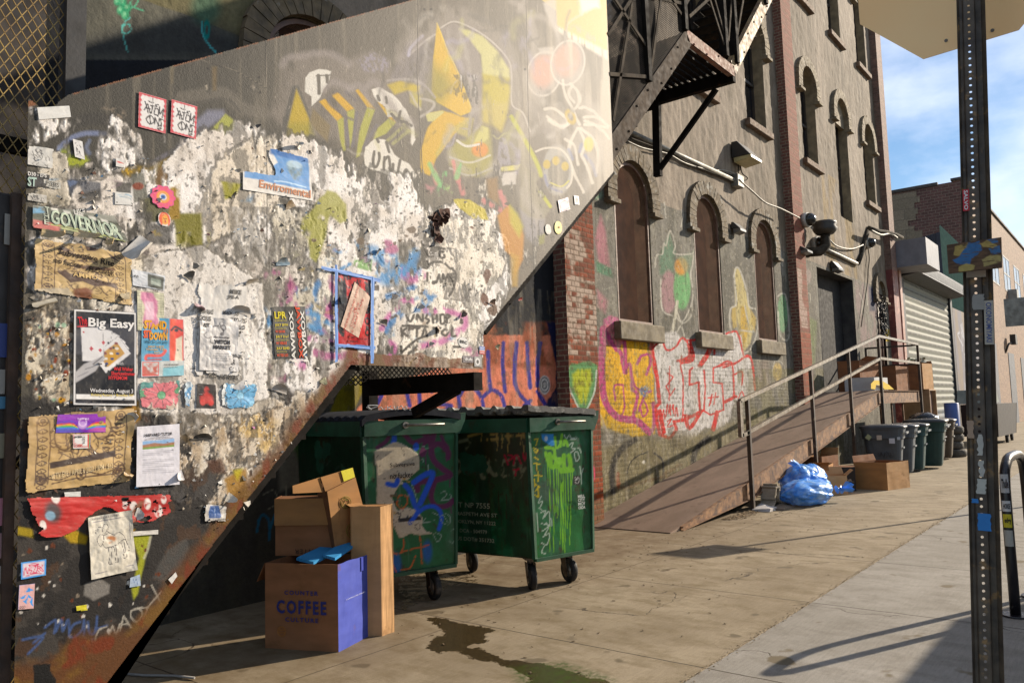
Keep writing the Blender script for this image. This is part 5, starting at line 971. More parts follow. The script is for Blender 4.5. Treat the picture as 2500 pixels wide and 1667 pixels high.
def tagst(p):
 H=p.v.max();c=lin('#c22b3d',.9)
 for q in([(0,0),(100,0),(100,6),(0,6)],[(0,H-6),(100,H-6),(100,H),(0,H)],[(0,0),(6,0),(6,H),(0,H)],[(94,0),(100,0),(100,H),(94,H)]):p.poly(q,c,1.5)
 for i in range(7):p.ell(5,H*(i+.5)/7,6,H/22,c);p.ell(96,H*(i+.5)/7,6,H/22,c);p.ell(100*(i+.5)/7,4,9,4,c);p.ell(100*(i+.5)/7,H-4,9,4,c)
 k=lin('#17161d')
 for s in([(50,14),(50,22)],[(34,28),(44,32)],[(60,36),(70,33)],[(22,34),(30,60),(34,80)],[(20,72),(32,42),(42,80)],[(28,62),(42,60)],[(50,42),(46,78)],[(42,46),(66,42)],[(60,50),(56,78),(72,76),(70,54),(60,50)],[(76,40),(70,84)],[(76,40),(78,70),(90,46),(86,84)],[(40,90),(28,108),(40,126),(56,112),(50,92),(40,90)],[(40,90),(44,124)],[(60,92),(58,122)],[(60,92),(72,122),(76,90)],[(80,92),(84,120)],[(80,92),(92,94)],[(70,128),(82,120),(78,140),(70,136),(84,132)]):p.line([(a,b*H/150)for a,b in s],4.4,k,soft=1,smooth=len(s)>3)
 p.ell(50,30*H/150,4,4,k,.3,ring=.6)
stick('sticker','white sticker with wavy red frame and black tag lettering, left of the pair','sticker',[(318,212),(381,230),(379,308),(316,292)],'#dedad6',paint=tagst,wr=.0004,group='pair of red framed stickers')
stick('sticker','white sticker with wavy red frame and black tag lettering, right of the pair','sticker',[(393,229),(452,246),(449,321),(390,305)],'#dedad6',paint=tagst,wr=.0004,group='pair of red framed stickers')
def handst(p):
 H=p.v.max();k=lin('#1c1b22');p.line([(5,5),(95,5),(95,H-5),(5,H-5),(5,5)],3,k,smooth=False)
 p.line([(30,H*.72),(28,H*.45),(40,H*.28),(60,H*.26),(74,H*.36),(76,H*.72)],4,k);p.line([(28,H*.7),(38,H*.5),(42,H*.7),(52,H*.52),(54,H*.74)],4,k,smooth=False);p.line([(20,H*.86),(40,H*.78),(80,H*.86)],4,k)
 for i in range(6):a=2.6-i*.42;p.line([(50+36*math.cos(a),H*.3-24*math.sin(a)),(50+46*math.cos(a),H*.3-34*math.sin(a))],3,k)
stick('sticker','small white sticker with a black ink drawing of a hand under rays','sticker',[(166,320),(188,326),(194,368),(171,361)],'#d9d6d2',paint=handst,wr=.0004)
stick('sticker','tiny white sticker with one red band below the torn white patches','sticker',R4(265,363,284,383),'#d6d2cc',paint=lambda p:p.line([(18,p.v.max()*.42),(84,p.v.max()*.5)],16,lin('#c0463c')),wr=.0004)
stick('sticker','white rectangular sticker with a faded blue scribble left of the pink flower','sticker',R4(263,441,303,470,.1),'#d2d0cb',paint=lambda p:(p.line([(5,10),(40,18),(70,10),(95,22)],9,lin('#8fa6b5'),tex=(30,30,.2,.6)),p.line([(10,30),(60,26),(90,36)],3,lin('#7c8f9c'))),wr=.0005)
stick('sticker','blank white label pasted over a torn patch at the top left corner','sticker',[(84,248),(158,244),(162,270),(88,276)],'#d8d6d0',wr=.0008)
def flower(p):
 H=p.v.max();c=(50,H/2)
 for i in range(10):
  a=i*.628;x,y=c[0]+33*math.cos(a),c[1]+33*H/100*math.sin(a);p.ell(x,y,13,13*H/100,lin('#d2427c'));p.ell(x,y,8,8*H/100,lin('#d4543f'),ring=.5)
 p.ell(*c,33,33*H/100,lin('#d23a74'));p.ell(*c,27,27*H/100,lin('#d9702e'));p.ell(*c,22,22*H/100,lin('#cf9e35'));p.ell(*c,17,17*H/100,lin('#c55a3a'));p.ell(*c,14,14*H/100,lin('#d8d6c2'));p.ell(*c,10,10*H/100,lin('#2c64b0'));p.ell(*c,4,4*H/100,lin('#14203a'))
def rdisc(lobes=0,amp=.0):return lambda s,t:np.hypot(s-.5,t-.5)<.47*(1+amp*np.cos(lobes*np.arctan2(t-.5,s-.5)))
stick('sticker','round pink and orange flower mandala sticker with a blue eye in its centre','sticker',[(343,421),(402,430),(403,484),(344,477)],'#d23a74',paint=flower,torn=rdisc(10,.06),wr=.0004)
def face(p):
 H=p.v.max();p.ell(50,H*.5,34,H*.36,lin('#d9962c'));p.line([(28,H*.85),(16,H*.5),(30,H*.15),(52,H*.08),(74,H*.2),(84,H*.5),(80,H*.85)],14,lin('#cf4a20'));p.line([(30,H*.85),(30,H*.4),(46,H*.2)],9,lin('#d1571f'))
 for x in(46,62):p.ell(x,H*.45,5,3,lin('#2a1a12'))
 p.line([(54,H*.46),(52,H*.58),(57,H*.6)],2.5,lin('#8a3a1a'));p.ell(54,H*.68,8,4,lin('#b3221c'))
stick('sticker','small orange sticker of a face with long red hair under the flower sticker','sticker',[(360,484),(392,490),(393,524),(361,519)],'#e2ddd6',paint=face,torn=rdisc(0),wr=.0004)
def env(p):
 H=p.v.max();p.poly([(38,2),(98,2),(98,H*.80),(2,H*.74),(2,H*.55),(34,H*.5),(50,H*.32)],lin('#3f86c4',.9),3,wob=2);p.poly([(38,2),(98,2),(98,20),(70,20),(40,16)],lin('#2f74bd',.9),8)
 p.ell(76,H*.38,13,H*.16,lin('#6d8fa0'),.4,tex=(30,30,.2,.6));p.ell(76,H*.30,12,H*.08,lin('#a5bcc4'),.4,a=.7);p.poly([(64,H*.36),(88,H*.36),(80,H*.62),(72,H*.62)],lin('#51707f'),4,tex=(40,40,.3,.6));p.line([(44,H*.72),(60,H*.70),(90,H*.74)],3,lin('#9fc0d8'))
stick('poster','torn blue poster with a crystal picture and the orange word Enviromental below','poster',[(556,326),(706,352),(718,462),(556,436)],'#d9d4cc',H=100,paint=env,texts=[('Enviromental',22,76,97,93,'#c98d6a',dict(bold=.02,rot=4))],torn=lambda s,t:~((s<.42-.15*np.sin(t*9)*.3)&(t<.56+.10*fbm(s*9,t*9,3))|(t<.04+.12*(s-.35)*(s>.5)+.02*fbm(s*20,t*20,5))),wr=.002,curl=lambda s,t:.02*np.clip(.12-(t-.10*s),0,1)**1*2)
def gov(p):
 H=p.v.max();p.poly([(0,H*.15),(22,0),(100,H*.3),(100,H),(0,H)],lin('#5d6053'),3);
 for i in range(5):x=22+i*14;p.poly([(x,H*(.02+.05*i)),(x+8,H*(.05+.05*i)),(x+8,H*(.18+.05*i)),(x,H*(.14+.05*i))],lin('#c9c6bb'),2)
 p.poly([(0,0),(14,0),(14,H*.3),(0,H*.4)],lin('#5f94b5'),3,tex=(20,20,.3,.5));p.poly([(2,H*.62),(30,H*.66),(26,H),(2,H)],lin('#b5635c'),3);p.line([(20,H*.72),(60,H*.78),(96,H*.98)],2,lin('#a8b06a'));p.line([(30,H*.8),(70,H*.9)],2,lin('#b8be82'))
stick('poster','top strip of a grey green poster reading THE GOVERNOR under the round stickers','poster',[(70,468),(262,494),(300,560),(68,526)],'#8c8c80',H=40,paint=gov,texts=[('T',15,2,20,12,'#b9bfae',B),('H',13,13,18,21,'#b9bfae',B),('E',13,22,18,30,'#b9bfae',B),('GOVERNOR',20,9,94,32,'#a9b7a4',dict(bold=.02,rot=7)),('GOVERNOR',20.8,10,94.8,31,'#c3cdb4',dict(bold=.0,rot=7))],wr=.003,torn=.012)
def brown(p,lower=False):
 H=p.v.max();k=lin('#4a3326');n=p.n(5,5,3,4);p.over(np.arange(p.u.size),sstep(n,.45,.7)*.5,lin('#a98c5c'));rnd=random.Random(5 if lower else 2)
 for x in((9,20),(80,91)):
  for xx in x:p.line([(xx,8),(xx+1,H*.4),(xx,H-8)],.9,k,tex=(9,9,.2,.4))
  cx_=sum(x)/2
  for i in range(9):
   yy=H*(.1+.1*i);p.line([(cx_,yy),(cx_-4,yy+H*.03),(cx_,yy+H*.06),(cx_+4,yy+H*.03),(cx_,yy)],1,k);p.line([(cx_,yy+2),(cx_,yy+H*.06)],.8,k)
  for yy in((H*.12,H*.86)if not lower else(H*.10,H*.84)):p.ell(cx_,yy,5,5,k,.2,ring=.2);p.ell(cx_,yy,2.6,2.6,k,.3,ring=.5)
 return H,k,rnd
def brown1(p):
 H,k,rnd=brown(p)
 for q in([(30,2),(50,4),(52,12),(60,10),(66,4)],[(22,18),(28,10),(36,14),(34,20)],[(72,8),(80,14),(86,22),(78,18)]):p.poly(q,k,1.5)
 p.poly([(28,62),(40,54),(48,58),(60,56),(72,62),(80,60),(84,70),(70,68),(60,72),(48,66),(36,72)],k,2,wob=1);p.poly([(30,44),(50,38),(80,34),(82,38),(52,44)],lin('#6a4c34'),1.5);p.poly([(22,56),(30,52),(42,60),(30,64)],k,1.5)
 for i in range(60):
  x,y=rnd.uniform(24,76),rnd.uniform(4,H-6);p.line([(x,y),(x+rnd.uniform(-6,6),y+rnd.uniform(3,9)),(x+rnd.uniform(-6,9),y+rnd.uniform(2,12)),(x+rnd.uniform(0,9),y+rnd.uniform(-3,5))],rnd.choice((.9,1.4)),k,a=.8)
 p.line([(26,22),(22,30),(30,34),(44,32),(52,30),(48,24),(36,22),(26,22)],1.2,k);p.poly([(40,82),(52,74),(58,80),(56,96),(44,104),(40,94)],lin('#7a4a30'),4,wob=3);p.poly([(0,92),(34,82),(44,96),(40,H),(0,H)],lin('#b5aa95'),4,wob=3,a=.8)
stick('poster','upper brown kraft paper gig poster with hand drawn lettering and torn lower half','poster',[(72,540),(303,580),(307,706),(70,672)],'#c9ab74',H=98,paint=brown1,wr=.005,torn=.02,texts=[('Subversive Rite',24,17,80,28,'#2e211a',dict(bold=.02,rot=6,wave=1.2)),('no fucker',20,33,48,43,'#2e211a',dict(bold=.02,rot=4)),('FLOWER',54,38,80,48,'#3a291f',dict(bold=.008,rot=3)),('AMMO',38,52,62,60,'#c9ab74',B),('at: BIG',60,60,76,64,'#3a291f')])
def brown2(p):
 H,k,rnd=brown(p,True)
 for i in range(34):
  x,y=rnd.uniform(24,76),rnd.uniform(4,H*.56);p.line([(x,y),(x+rnd.uniform(-8,8),y+rnd.uniform(-6,9)),(x+rnd.uniform(-10,10),y+rnd.uniform(-4,12)),(x+rnd.uniform(-9,9),y+rnd.uniform(-3,9))],1.1,k,a=.8)
 p.ell(34,H*.3,10,16,k,.15,ring=.12);p.ell(68,H*.25,9,12,k,.15,ring=.14);p.poly([(20,2),(76,0),(76,H*.2),(20,H*.22)],lin('#8a6f48'),12,tex=(12,9,.3,.6),a=.5)
 p.poly([(21,H*.63),(82,H*.55),(83,H*.63),(22,H*.71)],lin('#3b2a22'),.8)
 for q in([(10,H*.86),(30,H*.78),(50,H*.82),(70,H*.76),(92,H*.80)],[(10,H*.78),(30,H*.86),(50,H*.78),(70,H*.84),(92,H*.74)],[(24,H*.9),(50,H*.86),(88,H*.86)]):p.line(q,1.2,k)
 for x in(14,50,88):p.ell(x,H*.82,5,6,k,.2,ring=.25);p.ell(x,H*.82,2,2.5,k,.3)
 for i in range(8):p.line([(70+i*1.6,H*.5-i*4),(76+i*1.6,H*.5-i*4+1)],1.6,k)
 p.over(np.arange(p.u.size),sstep(p.n(4,4,9),.5,.7)*.35,lin('#8a6a40'))
stick('poster','lower brown kraft paper gig poster with ornamental border and a black date strip','poster',[(58,952),(310,934),(300,1108),(52,1136)],'#c3a26b',H=80,paint=brown2,wr=.005,torn=.016,texts=[('at TV EYE / APRIL 6 2022 / 8PM / $12',23,59,80,65.5,'#c9b48c',dict(bold=.01,rot=-5))],curl=lambda s,t:.03*np.clip(s-.9,0,1)*np.sin(t*6)**2*4)
def easy(p):
 H=p.v.max();Wt=lin('#dcd9d6');w_=lin('#d5d2d0');p.line([(1.5,1.5),(98.5,1.5),(98.5,H-1.5),(1.5,H-1.5),(1.5,1.5)],2.4,Wt,soft=.6,smooth=False)
 def card(cx,cy,a,c=w_):
  ca,sa=math.cos(R_(a)),math.sin(R_(a));q=[(cx+x*ca-y*sa,cy+x*sa+y*ca)for x,y in((-17,-26),(17,-26),(17,26),(-17,26))];p.poly(q,c,.8);p.line(q+[q[0]],.7,lin('#7e7b7d'),smooth=False);return lambda x,y:(cx+x*ca-y*sa,cy+x*sa+y*ca)
 for cx,cy,a in((58,64,44),(54,60,34),(47,56,22),(39,54,10)):card(cx,cy,a)
 f=card(60,68,52);p.poly([f(-11,-18),f(11,-18),f(11,18),f(-11,18)],lin('#b98a2e'),1.5)
 for i in range(9):a=f(-10+(i*7)%20,-16+i*4);p.ell(*a,3,2,lin(['#7e2f22','#d9d2c0','#31406e'][i%3]),.3)
 g=card(29,53,-3);rd=lin('#b3262e')
 for cx,cy,r in((27,60,4),(46,50,3.6),(41,62,3.6),(15,35,2.2)):p.poly([(cx,cy-r),(cx+r*.8,cy),(cx,cy+r),(cx-r*.8,cy)],rd,.5)
 for cx,cy in((54,50),(62,57),(50,86),(54,94)):p.ell(cx,cy,2,2,lin('#1b1b20'),.3)
 hd=lin('#a8a5a5');p.poly([(2,114),(2,98),(16,84),(34,76),(46,70),(49,73),(40,84),(34,94),(18,104)],hd,2);p.line([(30,84),(44,72)],2,lin('#5c5a5c'));p.line([(18,92),(34,86)],1.4,lin('#6f6d70'));p.line([(6,104),(22,96)],1.2,lin('#77757a'))
 p.line([(6,27),(22,25)],2,lin('#c1202b'));p.poly([(4,H*.885),(97,H*.885),(97,H*.94),(4,H*.94)],Wt,.8)
 p.over(np.arange(p.u.size),sstep(p.n(3,9,5,4),.62,.66)*.18,lin('#8a8890'))
stick('poster','glossy black poster reading The Big Easy with a hand holding playing cards','poster',[(168,710),(311,718),(312,932),(166,930)],'#151318',H=147,paint=easy,wr=.0012,off=.007,mat=vcm('glossy_poster',.28,90,.05,.08,.002,.5),texts=[('The',6,11,20,24,'#c1202b',dict(bold=.02,rot=-8)),('Big Easy',22,12,97,30,'#d9d6d3',dict(bold=.026)),('with',68,79,78,84,'#bdbabb',dict(shear=.3)),('Well Wisher',62,87,94,93,'#c22a30',B2),('Sharkswimmer',58,94,98,100,'#c22a30',B2),('HYPEMOM',54,101,84,107,'#c22a30',B2),('Wednesday, August 3',25,121,94,129,'#d6d3d2',B),('Knitting Factory + Brooklyn, NY',27,129,95,134,'#c9b02c',B),('Doors: 7pm',79,135,95,138,'#b8b5b5'),('A portion of ticket sales will go to The Bridge Alliance, a referral based service that provides',6,138.5,96,141,'#26242a'),('travel, food, lodging, child care, and other logistical support for people seeking care.',7,142,92,144.5,'#26242a')])
def stand(p):
 H=p.v.max();p.poly([(66,0),(100,0),(100,H*.74),(66,H*.74)],lin('#cf3e36'),1);p.poly([(66,H*.0),(80,0),(80,H*.72),(66,H*.72)],lin('#d24f38'),8);p.line([(70,H*.2),(80,H*.14),(96,H*.2)],5,lin('#3a2b35'));p.ell(82,H*.2,5,4,lin('#2b2530'))
 p.poly([(80,H*.36),(96,H*.3),(98,H*.76),(78,H*.74),(82,H*.55)],lin('#cfc3ad'),4,wob=2);p.poly([(0,H*.74),(100,H*.74),(100,H),(0,H)],lin('#b9bcb9'),2);p.poly([(4,H*.77),(40,H*.77),(40,H*.98),(4,H*.98)],lin('#b3564a'),2,tex=(60,60,.3,.6));p.line([(4,H*.76),(40,H*.76),(40,H*.98),(4,H*.98),(4,H*.76)],2,lin('#c9403a'),smooth=False)
 p.line([(10,H*.70),(14,H*.645),(40,H*.65),(50,H*.62),(56,H*.56)],7,lin('#cf4a44'));p.line([(12,H*.72),(46,H*.71)],3,lin('#b33a38'));p.poly([(50,H*.86),(100,H*.82),(100,H),(50,H)],lin('#7db7c4'),3)
stick('flyer','blue and red flyer with yellow lettering STAND UP right of the black poster','flyer',[(324,728),(420,734),(421,862),(322,866)],'#4f9cc0',H=130,paint=stand,wr=.002,texts=[('STAND',5,6,58,26,'#d69a22',dict(bold=.05,shear=.05)),('UP &',50,22,62,34,'#cf7a2c',dict(bold=.03)),('SIT',4,28,22,46,'#d65a2c',dict(bold=.05)),('DOWN',18,32,60,50,'#d69a22',dict(bold=.05)),('With Dr Lisa Levy',6,50,60,60,'#1f3644'),('GREAT GUESTS',14,62,52,67,'#cf9a3c',B),('Thursday, 7.28',10,68,54,74,'#cf9a3c',B),('7pm',28,75,42,80,'#cf9a3c',B),('THE CITY RELIQUARY',52,103,88,107,'#2b2b2b',B),('370 Metropolitan Ave',52,109,84,112,'#2b2b2b')])
def pinkd(p):
 H=p.v.max();w_=lin('#cfc9a8');i=np.arange(p.u.size);p.over(i,((np.abs((p.u/5.2)%1-.5)<.2)*(np.abs((p.v/6.5)%1-.5)<.24)*1.0),lin('#5a5a55'));p.poly([(20,5),(60,2),(76,30),(70,90),(80,H*.8),(50,H*.95),(20,H*.8),(30,60),(14,30)],lin('#c26c95'),10,wob=8,a=.9);p.poly([(28,40),(60,35),(60,H*.7),(30,H*.72)],lin('#d8b7c4'),10,wob=4,a=.8)
stick('poster','narrow dotted cream sheet stained pink above the blue and red flyer','poster',[(313,666),(375,674),(376,766),(314,758)],'#c9c6a6',paint=pinkd,wr=.002)
stick('flyer','white slip with a grey photo of a doorway above the pink dotted sheet','flyer',[(302,618),(378,634),(376,668),(303,656)],'#c3c7cd',H=90,paint=lambda p:(p.poly([(46,8),(96,12),(96,90),(46,80)],lin('#4c4f48'),2),p.poly([(56,30),(88,30),(88,70),(56,66)],lin('#7f8a80'),3)),texts=[('AS',3,30,18,42,'#4a4a4a',B)],wr=.002)
def witch(p):
 H=p.v.max();k=lin('#4a484c');p.ell(56,H*.11,6,7,k,.2,ring=.25);p.ell(50,H*.16,5,6,k,.3,ring=.3);p.ell(60,H*.18,7,8,k,.2,ring=.3);p.line([(34,H*.17),(46,H*.15),(60,H*.22),(58,H*.32)],3,k);p.ell(57,H*.30,5,5,k,.3)
 p.line([(18,H*.28),(10,H*.34),(20,H*.4),(30,H*.36),(26,H*.46),(40,H*.5)],2.5,k);p.line([(18,H*.82),(18,H*.93)],1.5,k);p.line([(12,H*.86),(26,H*.86)],1.5,k)
 p.over(np.arange(p.u.size),sstep(p.n(6,5,3,4),.5,.7)*.25,lin('#9a9794'))
lines=[('CATLAND BOOKS',40,94,76,97,'#6b696c'),('26 BUSHWICK AVENUE',34,100,82,103,'#6b696c'),('SATURDAY JULY 16TH',32,106,84,109.5,'#55535a'),('1PM to 6PM',44,112,72,115,'#6b696c'),('oddities  tarot  candles  herbs',30,122,90,125,'#7b797c')]
stick('flyer','creased off-white flyer reading the brooklyn WITCH MARKET','flyer',[(456,728),(544,734),(546,854),(454,850)],'#cbc8c6',H=142,paint=witch,wr=.006,off=.008,texts=[('the brooklyn',36,48,76,56,'#302d33',dict(bold=.02)),('WITCH',36,58,78,70,'#26242a',dict(bold=.045)),('MARKET',34,73,80,84,'#26242a',dict(bold=.045))]+lines)
def lineup(p):p.over(np.arange(p.u.size),sstep(p.n(4,4,6,5),.55,.62)*.5,lin('#b7b2aa'));
LP=[('MIIKE',62,14),('JRE-A',58,24),('CARAVAN PALACE',4,52),('BEACH - JOJI',52,52),('DECIUS',4,64),('KKO - YG',68,62),('DEBIT',6,76),('ESE LO',70,74),('MORE',70,86),('ANIMAL',70,124),('ER',72,134),('OLIVA',70,146)]
stick('poster','large white lineup poster of bold black band names behind the witch flyer','poster',[(446,640),(574,650),(556,880),(440,868)],'#d3cfca',H=172,paint=lineup,wr=.004,torn=.05,off=.0045,texts=[(t,x,y_,x+min(30,4.4*len(t)),y_+8,'#4d4b49',B2)for t,x,y_ in LP]+[('GECS - AND MORE',30,160,88,168,'#45433f',B2)])
stick('flyer','small black square print with a red figure under the witch flyer','flyer',[(452,880),(494,884),(496,938),(450,936)],'#1a1012',H=132,paint=lambda p:(p.ell(50,34,14,20,lin('#a8231e'),.7,tex=(60,60,.2,.5)),p.ell(50,80,34,32,lin('#b0251f'),.6,tex=(60,60,.25,.5)),p.ell(30,100,14,18,lin('#c2302a'),.5),p.ell(72,100,14,18,lin('#c2302a'),.5)),texts=[('HOME',8,56,26,61,'#b9b4b4')],wr=.0008)
def floral(c1,c2,c3,seed):
 def f(p):
  H=p.v.max();rnd=random.Random(seed)
  for i in range(26):
   x,y=rnd.uniform(0,100),rnd.uniform(0,H);r=rnd.uniform(9,24);c=lin(rnd.choice([c1,c2,c3,c1]));p.ell(x,y,r,r*.6,c,.1,rot=rnd.uniform(0,180));p.ell(x,y,r,r*.6,lin('#2c3338'),.1,ring=.1,rot=rnd.uniform(0,180))
  for k in range(9):a=k*.7;p.ell(54+20*math.cos(a),H*.5+18*math.sin(a),14,9,lin(c1),.1,rot=math.degrees(a));p.line([(54+8*math.cos(a),H*.5+8*math.sin(a)),(54+32*math.cos(a),H*.5+28*math.sin(a))],1.3,lin('#2c3338'))
  p.ell(54,H*.5,10,9,lin(c2),.2);p.ell(54,H*.5,10,9,lin('#2c3338'),.2,ring=.12)
 return f
stick('poster','lower edge of a poster printed with big pale blue flowers','poster',[(506,872),(594,880),(586,942),(498,940)],'#c3cdd2',paint=floral('#5b9cc4','#7fb4d0','#d3d6d4',3),wr=.003,torn=.03)
stick('poster','pink and green floral poster strip under the blue and red flyer','poster',[(314,870),(418,870),(412,946),(312,944)],'#c9b9a9',paint=floral('#c76a72','#5f9a72','#3f7d78',7),wr=.003,torn=.03)
stick('flyer','blue sketch flyer scrap beside the small black square print','flyer',[(418,868),(446,872),(440,942),(414,940)],'#b9c7cf',paint=floral('#5a8fb8','#c9ced0','#7fa3c0',9),wr=.003,torn=.03)
def lpr(p):
 H=p.v.max();p.over(np.arange(p.u.size),sstep(p.n(9,9,5,4),.6,.7)*.12,lin('#8a8890'))
stick('poster','narrow black poster with LPR in yellow and JAWBOX set sideways in white and red','poster',[(623,705),(699,704),(708,822),(630,823)],'#15140f',H=128,paint=lpr,wr=.0015,texts=[('LPR',5,12,40,30,'#c9b820',B2),('158 BLEECKER ST. NYC',5,33,40,36.5,'#c9b820'),('JULY 20TH',5,42,43,50,'#cdbb2c',B2),('DISCHORD ERA',5,52,38,56,'#b5a63a'),('W/ SAVAK',5,58,34,65,'#cb4b22',B2),('JULY 21ST',5,71,43,79,'#cdbb2c',B2),('SWEETHEART ERA',5,81,42,85,'#b5a63a'),('W/ VERSUS',5,87,36,94,'#cb4b22',B2),('JULY 22ND',5,100,43,108,'#cdbb2c',B2),('ATLANTIC ERA',5,110,34,114,'#b5a63a'),('W/ TED LEO',5,117,38,124,'#cb4b22',B2),('JAWBOX',-10,68,122,84,'#dcd8cf',dict(bold=.03,rot=-90)),('JAWBOX',9,56,141,72,'#cb4520',dict(bold=.03,rot=90)),('JAWBOX',25,68,157,84,'#dcd8cf',dict(bold=.03,rot=-90))])
def redp(p):
 H=p.v.max();k=lin('#1c1415');i=p.sub(-1,-1,101,H*.42);p.over(i,sstep(p.n(55,55,3,3,k=i),.5,.56)*.9,k);p.poly([(0,0),(24,0),(28,H*.5),(16,H*.95),(0,H*.8)],k,4,tex=(14,10,.35,.42));p.poly([(78,H*.2),(100,0),(100,H*.7),(86,H*.8)],k,4,tex=(16,12,.42,.46))
 for x in(8,90):
  for j in range(5):p.ell(x,H*(.12+.17*j),8,H*.06,k,.2,ring=.5)
 p.poly([(0,H*.9),(100,H*.86),(100,H),(0,H)],lin('#a81a20'),3)
stick('poster','glossy red and black poster framed by blue masking tape','poster',[(773,627),(850,645),(849,794),(775,790)],'#c4201f',H=192,paint=redp,wr=.003,mat=vcm('glossy_poster',.28,90,.05,.08,.002,.5),texts=[('FRIDAY',28,168,52,173,'#1c1415',B),('JULY 29',60,172,88,177,'#1c1415',B),('BROOKLYN',28,180,60,185,'#1c1415',B)])
stick('flyer','cream slip reading UNDERGROUND SYSTEM pasted askew across the red poster','flyer',[(812,648),(848,682),(821,776),(779,750)],'#c9a892',H=170,wr=.002,off=.010,paint=lambda p:p.over(np.arange(p.u.size),sstep(p.n(9,9,5),.5,.7)*.3,lin('#b08a74')),texts=[('UNDERGROUND SYSTEM',-72,82,120,92,'#b5382f',dict(rot=-88)),('78',30,84,52,94,'#b5382f',dict(rot=-88)),('CONCLAVE',0,96,96,106,'#b5382f',dict(rot=-88)),('RARE CRAFT TAPE',-26,112,150,122,'#b5382f',dict(rot=-88))])
for q,lb in(([(734,610),(872,640),(871,650),(733,619)],'blue masking tape strip across the top of the red poster'),([(766,788),(860,795),(860,804),(766,797)],'blue masking tape strip along the foot of the red poster'),([(765,607),(773,608),(774,832),(766,834)],'long blue masking tape strip down the left edge of the red poster'),([(848,634),(857,636),(856,836),(847,836)],'long blue masking tape strip down the right edge of the red poster')):
 stick('tape_strip',lb,'tape',q,'#5187cf',wr=.0012,off=.012,torn=.004,group='blue tape strips')
stick('sticker','round white sticker reading BRC near the lower right corner','sticker',[(1050,770),(1076,776),(1076,803),(1050,797)],'#d9d6d0',H=120,paint=lambda p:p.ell(50,p.v.max()/2,46,p.v.max()*.46,lin('#222226'),.05,ring=.06),torn=rdisc(0),texts=[('BRC',18,40,82,72,'#1d1d22',B2)],wr=.0003)
stick('sticker','small blue and red striped sticker above the corner of the grating','sticker',R4(1100,795,1112,813,.1),'#c9c9cc',H=130,paint=lambda p:(p.poly([(0,0),(100,0),(100,60),(0,60)],lin('#3a5ea8'),3),p.poly([(0,70),(100,70),(100,140),(0,140)],lin('#b53a3c'),3),p.line([(20,30),(80,30)],9,lin('#dcd9d6')),p.line([(20,105),(80,105)],9,lin('#dcd9d6'))),wr=.0003)
stick('sticker','grey sticker with a black eye-like disc at the lower right tip','sticker',R4(1088,818,1105,842,.1),'#8f8f8c',H=120,paint=lambda p:(p.ell(45,60,32,44,lin('#d0cdc9')),p.ell(45,62,18,24,lin('#1d1d20'))),wr=.0003)
stick('sticker','dark sticker with the white word dub beside the eye sticker','sticker',R4(1062,816,1086,832,.1),'#6d6468',H=80,texts=[('dub',12,22,88,56,'#d9d6d2',B2)],wr=.0003)
stick('sticker','yellow smiley sticker low on the pale right end','sticker',[(1272,506),(1290,509),(1290,540),(1272,538)],'#cfc13c',H=100,torn=rdisc(0),texts=[('I',46,40,52,56,'#5a4a2a'),('x',56,42,70,54,'#b5443a',B2)],paint=lambda p:p.line([(26,p.v.max()*.62),(50,p.v.max()*.78),(74,p.v.max()*.62)],5,lin('#5a4a2a')),wr=.0003)
stick('sticker','round grey sticker left of the yellow smiley','sticker',[(1250,513),(1265,516),(1266,541),(1251,539)],'#a8a39c',torn=rdisc(0),wr=.0003)
stick('sticker','small black and white sticker above the yellow smiley','sticker',[(1317,449),(1328,451),(1330,471),(1319,470)],'#d0cdc8',paint=lambda p:p.ell(50,p.v.max()/2,30,p.v.max()*.3,lin('#1c1c20')),wr=.0003)
stick('sticker','pale lilac torn sticker with a face outline under the skull ring','sticker',[(1279,460),(1304,452),(1309,482),(1284,490)],'#b5a3ad',paint=lambda p:(p.line([(20,20),(50,14),(80,20),(84,60),(50,84),(18,60),(20,20)],5,lin('#5c4a58'))),wr=.001,torn=.006)
def rain(p):
 H=p.v.max();p.poly([(0,0),(100,0),(100,H*.3),(60,H*.4),(0,H*.3)],lin('#8a35a8'),8);p.poly([(0,H*.5),(30,H*.4),(50,H),(0,H)],lin('#2f5fb5'),14,a=.7);p.poly([(66,H*.9),(80,H*.5),(100,H*.4),(100,H)],lin('#cf5a9a'),14,a=.8)
 for i,c in enumerate(('#c93a3a','#d9a02c','#4aa84a','#3a7ad0')):p.line([(0,H*.55+i*2.5),(30,H*.5+i*3),(44,H*.8)],2.5,lin(c));p.line([(100,H*.5+i*2.5),(76,H*.5+i*3),(60,H*.8)],2.5,lin(c))
 p.ell(52,H*.45,9,9,lin('#d8b8e0'),.2,ring=.3,a=.8);p.ell(52,H*.6,9,8,lin('#d8b8e0'),.3,a=.5)
stick('sticker','shiny purple rainbow sticker on the lower brown poster','sticker',[(130,952),(240,950),(240,992),(125,994)],'#7a2fb0',H=38,paint=rain,wr=.001,off=.011,mat=vcm('glossy_poster',.28,90,.05,.08,.002,.5),texts=[('THIRTY MILE',40,8,64,12,'#e0c8ea',B)])
